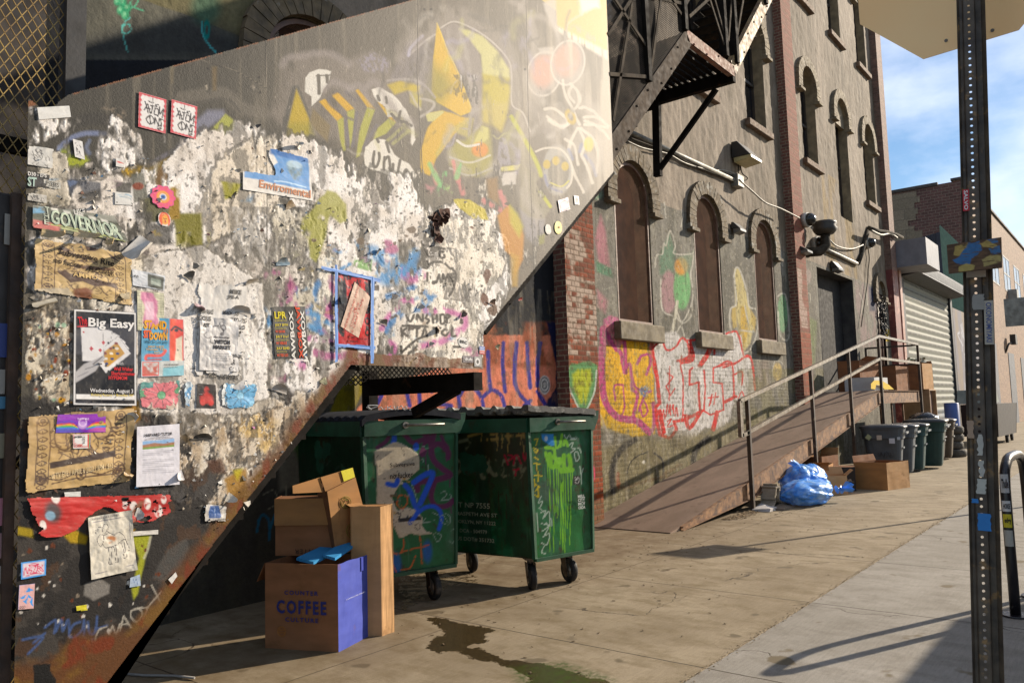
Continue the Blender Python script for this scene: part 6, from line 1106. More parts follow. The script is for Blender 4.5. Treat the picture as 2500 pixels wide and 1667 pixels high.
stick('sticker','small square sticker reading pride NEW YORK with a rainbow edge','sticker',[(164,997),(205,996),(204,1029),(165,1030)],'#dcd9d6',H=90,wr=.0006,off=.013,paint=lambda p:([p.poly([(88+i*2.4,0),(90.6+i*2.4,0),(90.6+i*2.4,100),(88+i*2.4,100)],lin(c),.3)for i,c in enumerate(('#c93a3a','#d9a02c','#4aa84a','#3a7ad0','#7a35a8'))],p.line([(4,4),(84,4),(84,80),(4,80),(4,4)],2.5,lin('#c0392f'),smooth=False))and None,texts=[('pride',8,8,52,26,'#1d1b20',B2),('NEW',8,54,18,60,'#c0392f',B),('YORK',8,62,56,76,'#c0392f',B2),('NITE',40,34,84,42,'#1d1b20',dict(bold=.03,rot=90))])
stick('flyer','clean white printed sheet headed HARVARD TUTOR with a campus photo strip','flyer',[(312,980),(410,973),(410,1112),(310,1118)],'#d8d5dc',H=135,wr=.0015,off=.010,paint=lambda p:(p.poly([(13,34),(87,32),(87,50),(13,52)],lin('#7fa3c9'),1),p.poly([(13,42),(40,39),(60,42),(87,40),(87,50),(13,52)],lin('#96684a'),2,wob=1),p.poly([(13,48),(87,46),(87,50.5),(13,52)],lin('#6a8a3c'),1),[p.line([(14,y),(86 if i%4 else 60,y-1)],1.0,lin('#9a98a0'),soft=.8,smooth=False)for i,y in enumerate([56,59,62,65,68,75,78,81,84,87,90,93,98,101,104,107])])and None,texts=[('HARVARD TUTOR',17,17,82,24,'#26252b',B2),('COLLEGE ADMISSIONS ESSAYS',27,25.5,76,28,'#55535a'),('APPLICATIONS - ADMISSIONS CONSULTING',17,29,84,31.4,'#55535a')])
def camel(p):
 H=p.v.max();k=lin('#35313a');f=lambda P:[(a,b*H/130)for a,b in P];p.line(f([(8,12),(92,12),(94,118),(8,120),(8,12)]),.7,lin('#77737a'),smooth=False)
 for s in([(20,44),(16,50),(22,64),(28,60),(32,44),(24,40),(20,44)],[(16,38),(14,30),(20,30),(22,24),(28,26),(30,34)],[(30,30),(34,22),(40,20),(44,28),(38,34)],[(34,40),(40,36),(46,40)],[(28,60),(36,70),(60,68),(78,60),(84,68)],[(32,44),(44,40),(56,46),(66,42),(78,52),(84,70)],[(40,70),(42,88),(39,104),(46,106)],[(48,70),(46,90),(45,104)],[(52,70),(55,88),(53,104),(60,104)],[(58,70),(58,90),(60,104)],[(70,66),(74,84),(71,98),(78,98)],[(78,66),(78,84),(80,98)],[(84,68),(88,84),(84,86)]):p.line(f(s),1.3,k)
 p.ell(44,H*.42,15,H*.06,lin('#a86a3c'),.6,tex=(30,30,.4,.55));p.poly([(62,2),(100,30),(100,2)],lin('#c9c2b2'),2,a=.6)
stick('drawing','crumpled cream sheet with an ink drawing of a camel on stilt legs','drawing',[(199,1188),(298,1170),(312,1307),(206,1330)],'#cfc8b8',H=124,paint=camel,wr=.005,off=.010,texts=[('100 PAJAMAS CAMEL',9,3,70,8,'#6b6570')],curl=lambda s,t:.05*np.clip(s+t-1.82,0,1)+.05*np.clip(s-t-.75,0,1))
def nez(p):
 H=p.v.max();r=lin('#c42a55');p.line([(3,3),(97,3),(97,H-3),(3,H-3),(3,3)],9,lin('#2f8ad0'),smooth=False)
 for s in([(10,54),(18,24),(26,50),(34,20)],[(44,26),(34,36),(44,40),(36,52),(46,52)],[(48,26),(60,24),(48,50),(62,48)],[(66,24),(62,50)],[(66,24),(76,32),(64,38),(74,52)],[(78,30),(74,40),(84,50)],[(86,22),(82,36),(90,50)],[(30,16),(50,12),(70,18),(50,20),(34,16)],[(20,60),(50,54),(80,58)]):p.line([(a,b*H/70)for a,b in s],3.6,r)
stick('sticker','blue-bordered sticker with red tag lettering on the black lower left','sticker',[(47,1291),(105,1283),(104,1320),(47,1330)],'#d9c9cf',H=72,paint=nez,wr=.0006)
stick('sticker','pale pink sticker with jagged blue letters under the red tag sticker','sticker',[(43,1343),(79,1339),(76,1396),(40,1399)],'#d8a9a6',H=150,paint=lambda p:[p.poly([(a,b*p.v.max()/150)for a,b in q],lin('#2f8ad0'),.8)for q in([(0,0),(100,0),(100,5),(0,5)],[(0,0),(5,0),(5,150),(0,150)],[(60,20),(95,40),(40,50)],[(5,80),(50,60),(30,90)],[(60,60),(90,90),(55,80)],[(30,100),(60,80),(50,120)],[(70,110),(90,80),(95,140)])]and None,texts=[('DCO',10,128,44,145,'#262630')],wr=.0006)
stick('label','small bright yellow label alone on the black lower part','label',[(171,1389),(200,1385),(200,1400),(173,1404)],'#c9bd1e',wr=.001,torn=.004)
stick('label','narrow white strip at the right end of the torn red sheet','label',[(304,1220),(362,1216),(362,1226),(304,1230)],'#cfcac2',wr=.0008)
stick('label','small tilted white tag with dark print near the rusty slanted edge','label',[(385,1330),(402,1313),(406,1322),(393,1340)],'#d3d0ca',wr=.0008)
stick('label','small pale blue square label beside the lime bar','label',[(298,1326),(320,1318),(322,1344),(296,1348)],'#9fb0c4',paint=lambda p:p.line([(30,20),(40,60),(60,30),(70,80)],6,lin('#5a6f94')),wr=.0008)
stick('flyer','torn white sheet with a navy blue shirt print near the slanted edge','flyer',[(466,1150),(524,1158),(518,1198),(464,1202)],'#c3beb6',H=80,paint=lambda p:(p.poly([(28,14),(60,10),(76,50),(70,62),(24,62),(20,40)],lin('#2c4f87'),2,wob=2),p.line([(44,16),(50,60)],2,lin('#8fa3c0'))),texts=[('post.works',50,64,92,72,'#35333a',B)],wr=.003,torn=.02)
def redt(p):
 H=p.v.max();p.over(np.arange(p.u.size),sstep(p.n(6,6,3,5),.55,.68)*.35,lin('#8a1a18'));p.ell(17,H*.42,5,7,lin('#4a3a3a'),.8);p.ell(15,H*.5,3,3,lin('#7fa0b5'),.5)
 for a,b,r in((10,20,2),(8,40,1.5),(70,H*.4,3),(80,H*.3,2.5),(88,H*.5,3),(92,H*.2,2),(64,H*.3,2),(20,H*.05,3)):p.ell(a,b,r,r*1.6,lin('#d8cfc8'),.4,tex=(40,40,.3,.5))
 p.poly([(64,H*.55),(78,H*.2),(76,H*.6),(70,H*.8)],lin('#7a4a30'),3,wob=3,tex=(30,30,.3,.5))
stick('poster','wide torn bright red sheet below the lower brown poster','poster',[(48,1136),(398,1128),(400,1216),(62,1236)],'#c0241f',paint=redt,wr=.004,torn=lambda s,t:(t>.05+.05*fbm(s*30,t*3,4))&(t<.98-.62*sstep(s,.22,.5)+.38*sstep(s,.52,.66)-.22*sstep(s,.8,1)+.14*(fbm(s*16,t*3,8)-.5))&(s>.02+.16*t*fbm(s*9,t*9,6))&(s<.99-.05*fbm(s,t*14,3))&((fbm(s*14,t*6,21,4)<.66)|(s<.55)))
def tb(p):
 for i in range(18):x,y=random.Random(i).uniform(10,80),random.Random(i+50).uniform(10,p.v.max()-12);p.line([(x,y),(x+random.Random(i+9).uniform(-12,14),y+9),(x+6,y+16)],3.4,lin('#3a3838'),a=.8)
stick('sticker','white scribbled sticker at the left edge under the torn corner patch','sticker',[(61,332),(124,342),(121,390),(60,380)],'#cac7c0',paint=tb,wr=.0015,torn=.008)
stick('flyer','black strip with white letters at the left edge','flyer',[(60,392),(118,400),(112,436),(60,432)],'#34312f',H=66,wr=.0012,torn=.012,texts=[('D30 - EPS',4,4,80,20,'#c9c6c0',B2),('ST',3,24,40,60,'#a9c0b4',B2)])
stick('sticker','small white sticker with outlined letters FSBS beside the black strip','sticker',[(97,410),(140,419),(140,438),(97,429)],'#bdb9ae',H=40,wr=.0008,torn=.006,texts=[('FSBS',18,8,86,30,'#45433f')])
stick('sticker','faded white sticker with crossed-out lettering above the governor strip','sticker',[(60,440),(108,448),(108,470),(60,462)],'#bfbab0',paint=tb,wr=.001,torn=.008)
stick('sticker','black scrap with white letters UKR over the governor strip','sticker',[(163,480),(198,476),(200,494),(165,496)],'#3a3836',H=50,wr=.0008,torn=.006,texts=[('UKR',10,8,92,46,'#d0cdc6',B2)])
stick('label','white seal-like sticker partly hidden under the lower brown poster','label',[(146,1130),(184,1128),(184,1140),(148,1140)],'#d0d0cb',wr=.0006)
def scrap(D0,L,W_,ang,up,label,col='#d3cbbf',name='paper_scrap',seed=0,curlr=.05,group='curled paper scraps'):
 c=on(D0[0]*DS,D0[1]*DS,1,PY-.006);a=R_(ang);ex=Vector((math.cos(a),0,math.sin(a)));ey=Vector((-math.sin(a),0,math.cos(a)));nx,ny=16,10;rnd=random.Random(seed)
 S,T=np.meshgrid(np.linspace(0,1,nx+1),np.linspace(-.5,.5,ny+1));wv=(1-.75*S**1.6)*(1+.25*(fbm(S*6,T*0+seed,seed)-.5))
 th=S*L/curlr;l=curlr*np.sin(np.minimum(th,2.4));h=curlr*(1-np.cos(np.minimum(th,2.4)))*up+.004*(fbm(S*7+seed,T*7,seed,3)-.5)
 P=np.array(c)[None,None]+np.array(ex)[None,None]*l[...,None]+np.array(ey)[None,None]*(T*W_*wv)[...,None]+np.array((0,-1,0))[None,None]*(h+.002)[...,None]
 q=Paint(S*100,(T+.5)*100,S*L,T*W_,L_(col));q.over(np.arange(q.u.size),sstep(q.n(30,30,seed),.5,.65)*.4,L_('#8f8473'))
 o=grid_mesh(name,P,None,vcm('printed_paper',.5,90,.08,.12,.002,.45),rgb=q.rgb);return tag(o,label,'scrap',group)
SC=[((300,560),.16,.14,-42,'long white curl folding off the end of the governor strip','#cfcac2'),((95,534),.15,.035,-4,'cream fold along the top edge of the upper brown poster, left end','#c2ab7c'),((170,533),.14,.035,-10,'cream fold along the top edge of the upper brown poster, middle','#c9b288'),((243,552),.10,.035,-16,'cream fold along the top edge of the upper brown poster, right end','#c2ab7c'),((690,340),.10,.03,168,'white curled lip at the top of the torn blue poster','#cfcac0'),((668,478),.05,.07,120,'brown backed paper curl below the blue poster','#8a7456'),((588,292),.03,.02,40,'tiny dark curl beside the word fragment','#3e4656'),((535,455),.04,.02,80,'small dark curl left of the blue poster','#4b4a48'),((650,610),.05,.09,100,'upright rolled blue and cream scab in the middle of the paper','#7c94a4'),((580,650),.05,.08,110,'grey cone curl above the lineup poster','#8f867a'),((552,720),.06,.12,80,'tall white sliver curling off the lineup poster','#d0cbc5'),((430,640),.05,.05,60,'dark crumpled wad above the witch flyer','#6b665e'),((460,700),.05,.07,250,'crumpled mauve strip hanging above the witch flyer','#9a7c86'),((545,880),.05,.07,300,'torn white corner hanging right of the witch flyer','#cdc9c3'),((640,900),.05,.10,75,'red blue and white rolled scrap low on the paper','#b8b0a8'),((780,690),.05,.05,20,'white curl left of the taped red poster','#cfc9c0'),((960,700),.05,.05,-30,'grey curl right of the taped red poster','#b9b0a4'),((1010,755),.06,.05,200,'brown curl over the marker writing','#7d6752'),((1060,720),.05,.05,-20,'dark brown flap near the marker writing','#5a4434'),((985,790),.04,.03,10,'pale curl near the lower marker line','#cfc5b5'),((1130,700),.05,.07,80,'brown rust-stained flap at the right of the peeled field','#7a5a48'),((1195,690),.04,.05,100,'small red lozenge flap by the slanted right edge','#b03a36'),((1140,800),.04,.04,60,'yellowed tag curling at the lower right corner','#cdc39a'),((310,1180),.04,.06,-20,'white curl at the upper left of the camel drawing','#cfcac2'),((100,690),.09,.10,-70,'large stiff translucent flap left of the black poster','#b9b09c'),((285,672),.05,.05,-80,'cream strip curling down beside the stiff flap','#b5a585'),((420,1090),.05,.05,200,'torn lower corner of the tutor sheet','#cfccd0'),((300,960),.05,.05,40,'white curled corner above the tutor sheet','#cfccc6'),((465,1010),.04,.11,85,'dark rolled strip right of the tutor sheet','#3b3835'),((520,1140),.06,.05,-30,'cream fold above the shirt print','#c9bfae'),((296,1085),.05,.05,240,'brown curled corner of the lower brown poster','#a98a58'),((880,745),.04,.06,70,'grey flap just right of the tape','#8b8276'),((740,870),.04,.05,-60,'olive grey curl above the grating end','#8f8a66'),((870,580),.05,.04,150,'dark curl above the blue paint patch','#6b6258')]
for i,(d,L,w_,a,lb,c)in enumerate(SC):scrap(d,L,w_,a,1,lb,c,seed=i,curlr=.022+.012*(i%3)+(L>.1)*.03)
rs=thing('rusted_blister','cluster of dark rusty blisters bursting from the sheet above the marker writing','rust blister',tuple(on(1005*DS,520*DS,1,PY)))
rnd=random.Random(12);rbm=pm('rust_flake','#5e3a28','#38241c',12,rough=.85,bs=90,bstr=.6)
for i in range(9):
 a,b=((1000,500),(1012,492),(1022,500),(1008,515),(1000,530),(1015,508),(1004,548),(998,520),(1026,490))[i];c=on(a*DS,b*DS,1,PY-.004);m=MB();r=rnd.uniform(.025,.045);pts=[]
 for k in range(7):t=k*.9;pts.append((c.x+r*math.cos(t)*rnd.uniform(.6,1.2),c.y-rnd.uniform(.0,.035),c.z+r*math.sin(t)*rnd.uniform(.6,1.2)))
 n=len(pts);m.add(pts+[tuple(c)],[(j,(j+1)%n,n)for j in range(n)]);m.build('flake',rbm,rs)
jm_=thing('gate_post','dark rusty steel post plastered with small stickers left of the clad stair','post',(1.2,3.72,0))
g=MB();g.box((1.13,3.66,0),(1.27,3.80,2.62));g.build('post',pm('gate_post_paint','#2b2521','#171411',6,rough=.6,c3='#4a3626',s3=5,t3=(.58,.66)),jm_,bevel=.006)
g=MB();g.box((1.235,3.63,0),(1.272,3.66,2.62));g.build('flange',pm('gate_flange','#4a3424','#2a201a',7,rough=.8),jm_)
for i,(z0_,z1_,x0_,x1_,c,lb)in enumerate(((2.40,2.53,1.13,1.18,'#8c8880','grey drawn sticker at the top of the dark gate post'),(1.93,2.07,1.12,1.165,'#22346f','blue sticker on the dark gate post'),(1.78,1.88,1.12,1.16,'#8a867e','white scuffed sticker under the blue one on the dark gate post'),(1.72,1.77,1.12,1.165,'#3a6f8c','teal oval sticker on the dark gate post'),(1.52,1.62,1.12,1.165,'#77725e','grey-yellow sticker halfway up the dark gate post'),(1.25,1.36,1.12,1.17,'#a06a78','pink sticker with black tag on the dark gate post'),(1.12,1.22,1.12,1.17,'#8f7274','faded mauve sticker on the dark gate post'),(1.02,1.09,1.13,1.165,'#9a958c','small white oval sticker on the dark gate post'),(.80,.98,1.09,1.165,'#8d8460','torn yellowish paper curling from the dark gate post'),(.62,.72,1.13,1.17,'#8f8b84','torn white label low on the dark gate post'))):
 m=MB();m.box((x0_+.085,3.650,z0_),(x1_+.072,3.653,z1_));tag(m.build('sticker',flat('stk%d'%i,c,.5)),lb,'sticker','stickers on the gate post')
gate=thing('mesh_gate','diamond mesh steel gate catching yellow light at the top left','gate',(1.6,4.35,0))
g=MB();gy_=4.35;hx,hz=.05,.08
def strand(x,z,s,x0,x1,z0,z1):
 a=Vector((x,gy_,z0));d=Vector((s*hx/hz,0,1));ts=[0,z1-z0]
 for lim in(x0,x1):
  t=(lim-x)/(s*hx/hz)
  if 0<t<z1-z0:ts.append(t)
 ts.sort()
 for t0,t1 in zip(ts[:-1],ts[1:]):
  m=a+d*(t0+t1)/2
  if x0<m.x<x1:g.bar(a+d*t0,a+d*t1,.004,.006,(0,1,0))
gx0,gx1,gz0,gz1=.9,1.70,.3,4.9
k=int((gz1-gz0)*hx/hz/(hx*1.0))+2
for i in range(-k*1,int((gx1-gx0)/hx)+k):
 x=gx0+i*hx
 for s in(1,-1):strand(x,gz0,s,gx0,gx1,gz0,gz1)
g.build('diamond_mesh',pm('gate_mesh','#a5894a','#7a6038',7,rough=.5,metal=.3),gate)
g=MB();g.box((1.70,4.31,0),(1.80,4.40,5.2));g.build('stile',pm('gate_black','#1d1a18','#110f0e',6,rough=.6),gate);g=MB();g.box((.3,4.36,3.02),(1.70,4.40,3.10));g.build('rail',steel,gate)
g=MB();g.box((-.6,5.0,0),(2.36,6.6,.02));g.box((-.8,6.3,0),(2.34,6.42,7));
tag(g.build('alcove_wall',pm('alcove_dark','#3a332c','#221d1a',3,rough=.9)),'dark recess wall behind the diamond mesh gate','wall')
K6=Zf(940,1000,240/784)
def vface(name,A,B_,A2,B2_,z0,z1,fn,mat,parent,st=.011,base='#235a38'):
 A,B_,A2,B2_=[np.array(q)for q in(A,B_,A2,B2_)];n=int(np.linalg.norm(B_-A)/st)+1;k=int((z1-z0)/st)+1
 S,T=np.meshgrid(np.linspace(0,1,n),np.linspace(0,1,k))
 XY=(A*(1-S[...,None])+B_*S[...,None])*(1-T[...,None])+(A2*(1-S[...,None])+B2_*S[...,None])*T[...,None];Z=z0+(z1-z0)*T
 nn=np.array([(B_-A)[1],-(B_-A)[0]]);nn=nn/np.linalg.norm(nn)
 u,v=proj(XY[...,0],XY[...,1],Z);p=Paint(u,v,S*np.linalg.norm(B_-A),Z,L_(base));fn(p);punch(p,1.08,1.3)
 h=(.016*(p.n(2.2,1.8,7,3)-.5)+.006*(p.n(7,6,17,3)-.5)+.0015*(p.n(30,30,9)-.5)+p.h).reshape(S.shape);XY=XY+nn*h[...,None]
 return grid_mesh(name,np.concatenate([XY,Z[...,None]],-1),None,mat,parent,rgb=p.rgb)
green=pm('dumpster_green','#22523a','#193d29',5,rough=.45,c3='#3c2a18',s3=4,t3=(.6,.68),bs=30,bstr=.2);dpm=vcm('dumpster_paint',.42,50,.22,.25,.003,.5)
blk=pm('black_plastic','#26272a','#191a1c',6,rough=.45,bs=60,bstr=.15);rub=pm('rubber','#1f1d1b','#171514',9,rough=.75,c3='#4c443a',s3=8);gal=pm('galvanised','#8d8a82','#6a6760',12,rough=.4,metal=.8)
lidgrey=pm('lid_grey','#6d6a64','#3f3d39',5,rough=.6,c3='#b0aca0',s3=5,t3=(.55,.66));liddk=pm('lid_dark','#2c2e36','#1f2126',4,rough=.8,spec=.2)
def caster(root,x,y,ang,r=.115):
 m=MB();M=Matrix.Translation((x,y,0))@Matrix.Rotation(ang,4,'Z')
 m.box((-.075,-.06,.27),(.075,.06,.30));m.tube([(0,0,.22),(0,0,.28)],.03,12)
 for s in(-1,1):m.prism([(-.05,s*.036,.24),(.05,s*.036,.24),(-.02,s*.036,.07),(-.08,s*.036,.08)],(0,s*.006,0))
 m.cyl((-.05,-.05,r),(0,1,0),.012,.1,8);f=m.xf(M).build('caster_fork',pm('caster_steel','#6f655a','#4a3a2c',10,rough=.5,metal=.5),root)
 m=MB();m.lathe([(.025,-.028),(r*.72,-.03),(r*.95,-.026),(r,-.014),(r,.014),(r*.95,.026),(r*.72,.03),(.025,.028),(.025,-.028)],(-.05,0,r),'y',32)
 w_=m.xf(M).build('wheel',rub,f);m=MB();m.lathe([(.001,-.031),(r*.6,-.031),(r*.6,.031),(.001,.031)],(-.05,0,r),'y',20);m.xf(M).build('hub',gal,f)
def dumpster(label,Nr,Rt,e,L,zb,zt,paintL,paintR,lid):
 N_,R2=np.array(Nr),np.array(Rt);e=np.array(e)/np.linalg.norm(e);root=thing('dumpster',label,'dumpster',((N_+R2)[0]/2+e[0]*L/2,(N_+R2)[1]/2+e[1]*L/2,0),'green dumpsters under the stair')
 Lb,Rb=N_+e*L,R2+e*L;w_=(R2-N_)/np.linalg.norm(R2-N_);t=.035
 tN,tR,tL,tRb=N_-w_*t-e*.0,R2+w_*t,Lb-w_*t,Rb+w_*t;zr=zt-.13
 m=MB();q=lambda P,z,k=0:(P[0],P[1],z);c=(N_+R2+Lb+Rb)/4
 sh=lambda P,a=.008:P+(c-P)/np.linalg.norm(c-P)*a
 m.hexa([q(sh(P),zb)for P in(N_,R2,Rb,Lb)]+[q(sh(P),zr)for P in(tN,tR,tRb,tL)]);m.build('body',green,root)
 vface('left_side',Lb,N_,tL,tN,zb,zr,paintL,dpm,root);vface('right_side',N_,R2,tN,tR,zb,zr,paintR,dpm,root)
 m=MB()
 for a,b in((tL,tN),(tN,tR),(tR,tRb)):
  nn=np.array([(b-a)[1],-(b-a)[0]]);nn/=np.linalg.norm(nn);a2,b2=a+nn*.03,b+nn*.03;m.hexa([q(a,zr),q(b,zr),q(b2,zr),q(a2,zr),q(a,zt),q(b,zt),q(b2,zt),q(a2,zt)])
 m.build('rim',green,root)
 m=MB();m.bar((*N_,zb),(*tN,zr),.035,.035,(1,0,0));m.bar((*R2,zb),(*tR,zr),.03,.03,(1,0,0));m.bar((*N_,zb-.01),(*R2,zb-.01),.05,.03);m.build('corner_trim',green,root)
 m=MB();f=lambda a,b,z:(*(tN-w_*.03+(tR-tN+w_*.06)*a+e*(b*L-.04)),z);n1,n2=24,60;V=[]
 for i in range(n1+1):
  for j in range(n2+1):a,b=i/n1,j/n2;V.append(f(a,b*1.03,lid(a,b)))
 F=[(i*(n2+1)+j,i*(n2+1)+j+1,(i+1)*(n2+1)+j+1,(i+1)*(n2+1)+j)for i in range(n1)for j in range(n2)];nV=len(V);V+=[(x,y,z-.055)for x,y,z in V]
 F+=[tuple(k+nV for k in q_)for q_ in F]+[(i,i+n2+1,i+n2+1+nV,i+nV)for i in range(0,nV-n2-1,n2+1)]+[(j,j+1,j+1+nV,j+nV)for j in range(n2)]
 m.add(V,F);ld=m.build('lid',liddk if 'tag' in label else lidgrey,root)
 a,b=tN+(tR-tN)*.42,tN+(tR-tN)*.82;nn=np.array([w_[1],-w_[0]]);m=MB()
 m.tube([(*(a+nn*.03),zt-.045),(*(a+nn*.075),zt-.045),(*(b+nn*.075),zt-.05),(*(b+nn*.07),zt-.055)],.012,8);m.cyl((*(a+nn*.028),zt-.045),(*nn,0),.03,.02,12);m.build('handle',gal,root)
 m=MB();c_=tR+nn*.02;m.prism([(*(c_+w_*x),z)for x,z in((-.02,zt-.14),(.03,zt-.14),(.09,zt-.02),(.10,zt+.05),(.04,zt+.04),(-.02,zt-.03))],(*(e*.05),0));m.build('hinge_bracket',green,root)
 for(ss,tt,an)in((.2,.12,.9),(.82,.12,1.2),(.2,.86,.6),(.82,.86,1.1)):P=N_+(R2-N_)*ss+e*L*tt;caster(root,P[0],P[1],an)
 return root,(tN,tR,e,nn)
gdk='#18432c'
def rustedge(p,zt=1.45):
 i=np.arange(p.u.size);W_=p.x.max();p.over(i,sstep(p.n(3,2,3,5),.45,.65)*.5,L_('#235c3a'));ed=np.minimum(p.x,W_-p.x)
 p.over(i,(1-sstep(ed+.03*(p.n(14,4,5)-.5),0,.03))*.8,L_('#4a3018'));p.over(i,(1-sstep(p.z-p.z.min()+.05*(p.n(12,12,6)-.5),0,.03))*.7,L_('#33281a'))
 p.over(i,sstep(p.n(26,20,8,5),.66,.7)*.7,L_('#3a2a1a'));p.over(i,sstep(p.n(60,2,9,3),.68,.8)*.3,L_('#8aa08a'));p.over(i,sstep(p.n(34,1.4,19,4),.58,.72)*sstep(p.n(2,1,29),.45,.6)*.5,L_('#4a3218'));p.over(i,sstep(p.n(9,9,39,5),.6,.66)*.45,L_('#3f7a58'));p.over(i,sstep(p.n(5,2,49,5),.58,.72)*.4,L_('#5b6b5c'))
def d1L(p):
 rustedge(p);i=np.arange(p.u.size);p.over(i,np.full(i.size,.75),L_('#161c14'));p.over(i,sstep(p.n(4,3,4),.5,.7)*.4,L_('#4a3018'))  # face turned from the sun: its shade is painted in as dark green-black
 for q in([(560,880),(590,870),(600,940),(560,980)],):p.poly(ZK(q),L_('#3c4a38'),8,tex=(9,9,.3,.6))
 for q in([(240,860),(250,900),(290,870)],[(300,900),(330,860)],[(370,930),(400,900)]):p.line(ZK(q),3,L_('#4d5a4d'),a=.6)
def d1R(p):
 rustedge(p);i=np.arange(p.u.size);p.over(i,sstep(p.n(4,3,44),.5,.66)*.5,L_('#23653f'));pu=L_('#5f2a4e');b1=L_('#2a66c4')
 for q,w_ in(([(0,180),(60,150),(150,190),(220,260),(300,240)],12),([(150,170),(240,150),(330,200),(320,300),(300,350)],17),([(390,180),(370,300),(390,400),(460,470),(520,520),(400,560),(270,580),(260,640)],15),([(370,300),(430,270),(500,330),(505,380)],14),([(450,210),(470,260),(500,300)],9),([(400,560),(370,680),(400,760),(480,770),(530,740),(540,720)],13),([(30,220),(0,260),(-60,300)],10)):p.line(K6(q),w_,pu,soft=4,wob=1)
 p.drips(K6([(320,350),(500,370),(515,540),(270,600),(530,760),(60,260)]),26,2.6,pu,2)
 p.line(K6([(60,270),(80,200)]),9,b1);p.poly(K6([(60,200),(90,200),(96,250),(60,270)]),b1,4);p.ell(*K6([(250,295)])[0],7,10,b1,.4)
 pap=L_('#c4baa8');k=L_('#34302f')
 p.poly(K6([(-80,330),(0,290),(60,260),(130,262),(200,310),(260,350),(275,400),(272,480),(220,520),(180,560),(140,560),(60,700),(100,800),(180,780),(260,800),(300,860),(290,930),(330,970),(400,990),(300,990),(240,1000),(210,985),(120,1025),(30,880),(-60,760)]),pap,2,wob=3,h=.004)
 for s_ in range(46):
  r=random.Random(s_);x,y=r.uniform(-60,250),r.uniform(290,960)
  if 500<y<760 and x>40:continue
  p.line(K6([(x,y),(x+r.uniform(-26,26),y+r.uniform(-14,30)),(x+r.uniform(-20,30),y+r.uniform(0,44))]),1.1,k,soft=.6,a=.7)
 for s_ in range(26):r=random.Random(s_+90);x,y=r.uniform(40,220),r.uniform(490,900);p.poly(K6([(x+r.uniform(-30,30),y+r.uniform(-22,22))for _ in range(5)]),L_(r.choice(['#c9c2b4','#6b5a44','#2b2a2c','#b5955c','#8a8478'])),1.5,h=r.uniform(.002,.012))
 p.poly(K6([(105,865),(285,850),(288,880),(108,900)]),L_('#262224'),1);p.ell(*K6([(262,930)])[0],6,8,k,.2,ring=.2)
 for q,w_ in(([(230,580),(300,530),(360,500),(380,520),(340,620),(280,750)],13),([(160,600),(200,650),(240,760),(260,790)],12),([(20,590),(80,600),(100,560)],12),([(250,830),(320,780),(390,770),(440,810),(450,880),(430,950)],10),([(200,900),(260,820)],10)):p.line(K6(q),w_,b1,soft=4)
 p.ell(*K6([(340,1130)])[0],11,26,L_('#2a62b0'),.9,a=.7);p.ell(*K6([(90,1230)])[0],12,26,L_('#2a62b0'),.9,a=.7)
 orr=L_('#b5694a')
 for q in([(100,720),(120,680),(170,690),(180,740),(140,790),(100,760),(100,720)],[(150,1030),(150,1090),(110,1150),(50,1130)],[(280,1010),(290,1100),(295,1225)],[(100,1145),(220,1110),(350,1080)],[(245,1165),(200,1260),(130,1275)],[(60,1230),(90,1290)]):p.line(K6(q),3.4,orr,soft=1.4,tex=(60,60,.25,.4))
 wg=L_('#93a397')
 for q in([(215,600),(240,660),(260,740),(250,700)],[(450,660),(480,650),(490,680),(450,720),(510,715)],[(520,670),(530,700),(510,700)],[(440,850),(490,830),(520,860),(510,910),(460,900),(440,850)],[(470,840),(500,900)],[(530,960),(560,950),(570,1000),(540,1060),(510,1040)],[(390,1000),(420,1050),(450,1000),(400,980)],[(280,300),(350,285)],[(290,390),(310,400),(300,420)],[(330,860),(300,900),(400,880)],[(380,820),(430,840)],[(345,440),(345,480)]):p.line(K6(q),2,wg,soft=1)
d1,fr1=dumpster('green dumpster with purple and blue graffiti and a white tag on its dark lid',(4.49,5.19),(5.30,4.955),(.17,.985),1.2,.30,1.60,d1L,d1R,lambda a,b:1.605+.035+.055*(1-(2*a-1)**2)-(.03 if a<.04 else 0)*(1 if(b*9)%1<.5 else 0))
def d2L(p):
 rustedge(p);i=np.arange(p.u.size);p.over(i,sstep(p.z,.5,1.3)*.85*sstep(p.n(3,2,14)+.2,.3,.6),L_('#33271a'));p.over(i,sstep(p.n(5,1.6,15),.48,.6)*.6,L_('#17281c'));c=L_('#7c7c66');c2=L_('#a08a5e')
 M=ZM;
 for q in([(1140,280),(1200,270),(1170,320)],[(1110,400),(1130,380),(1150,420),(1120,460)],[(1200,440),(1230,400),(1230,380)],[(1250,380),(1290,370),(1290,450),(1260,470),(1250,380)],[(1330,380),(1300,420),(1330,460),(1350,430)],[(1380,380),(1370,460),(1400,460)],[(1430,370),(1440,470)],[(1400,380),(1470,360)],[(1470,400),(1460,470),(1490,420)]):p.line(M(q),8,c,soft=4,tex=(26,20,.36,.52))
 for q in([(1310,240),(1370,240)],[(1340,200),(1345,280)],[(1390,210),(1460,205)],[(1390,250),(1470,245)],[(1400,205),(1400,290)],[(1290,270),(1370,265)],[(1480,200),(1485,300)],[(1190,250),(1260,230)]):p.line(M(q),7,c2,soft=3,tex=(26,14,.34,.5));p.drips(M([q[1]]),30,2,c2,3)
 for q in([(1380,350),(1400,400)],[(1400,350),(1430,360),(1405,380)],[(1440,350),(1430,400)],[(1450,350),(1470,395)],[(1480,340),(1490,380),(1500,340)],[(1430,430),(1460,425)],[(1445,430),(1440,460)]):p.line(M(q),4,L_('#a83a4a'),soft=1.6)
 p.drips(M([(1350,540),(1390,560),(1300,590),(1460,600),(1420,500)]),60,2,L_('#3a2c1c'),5)
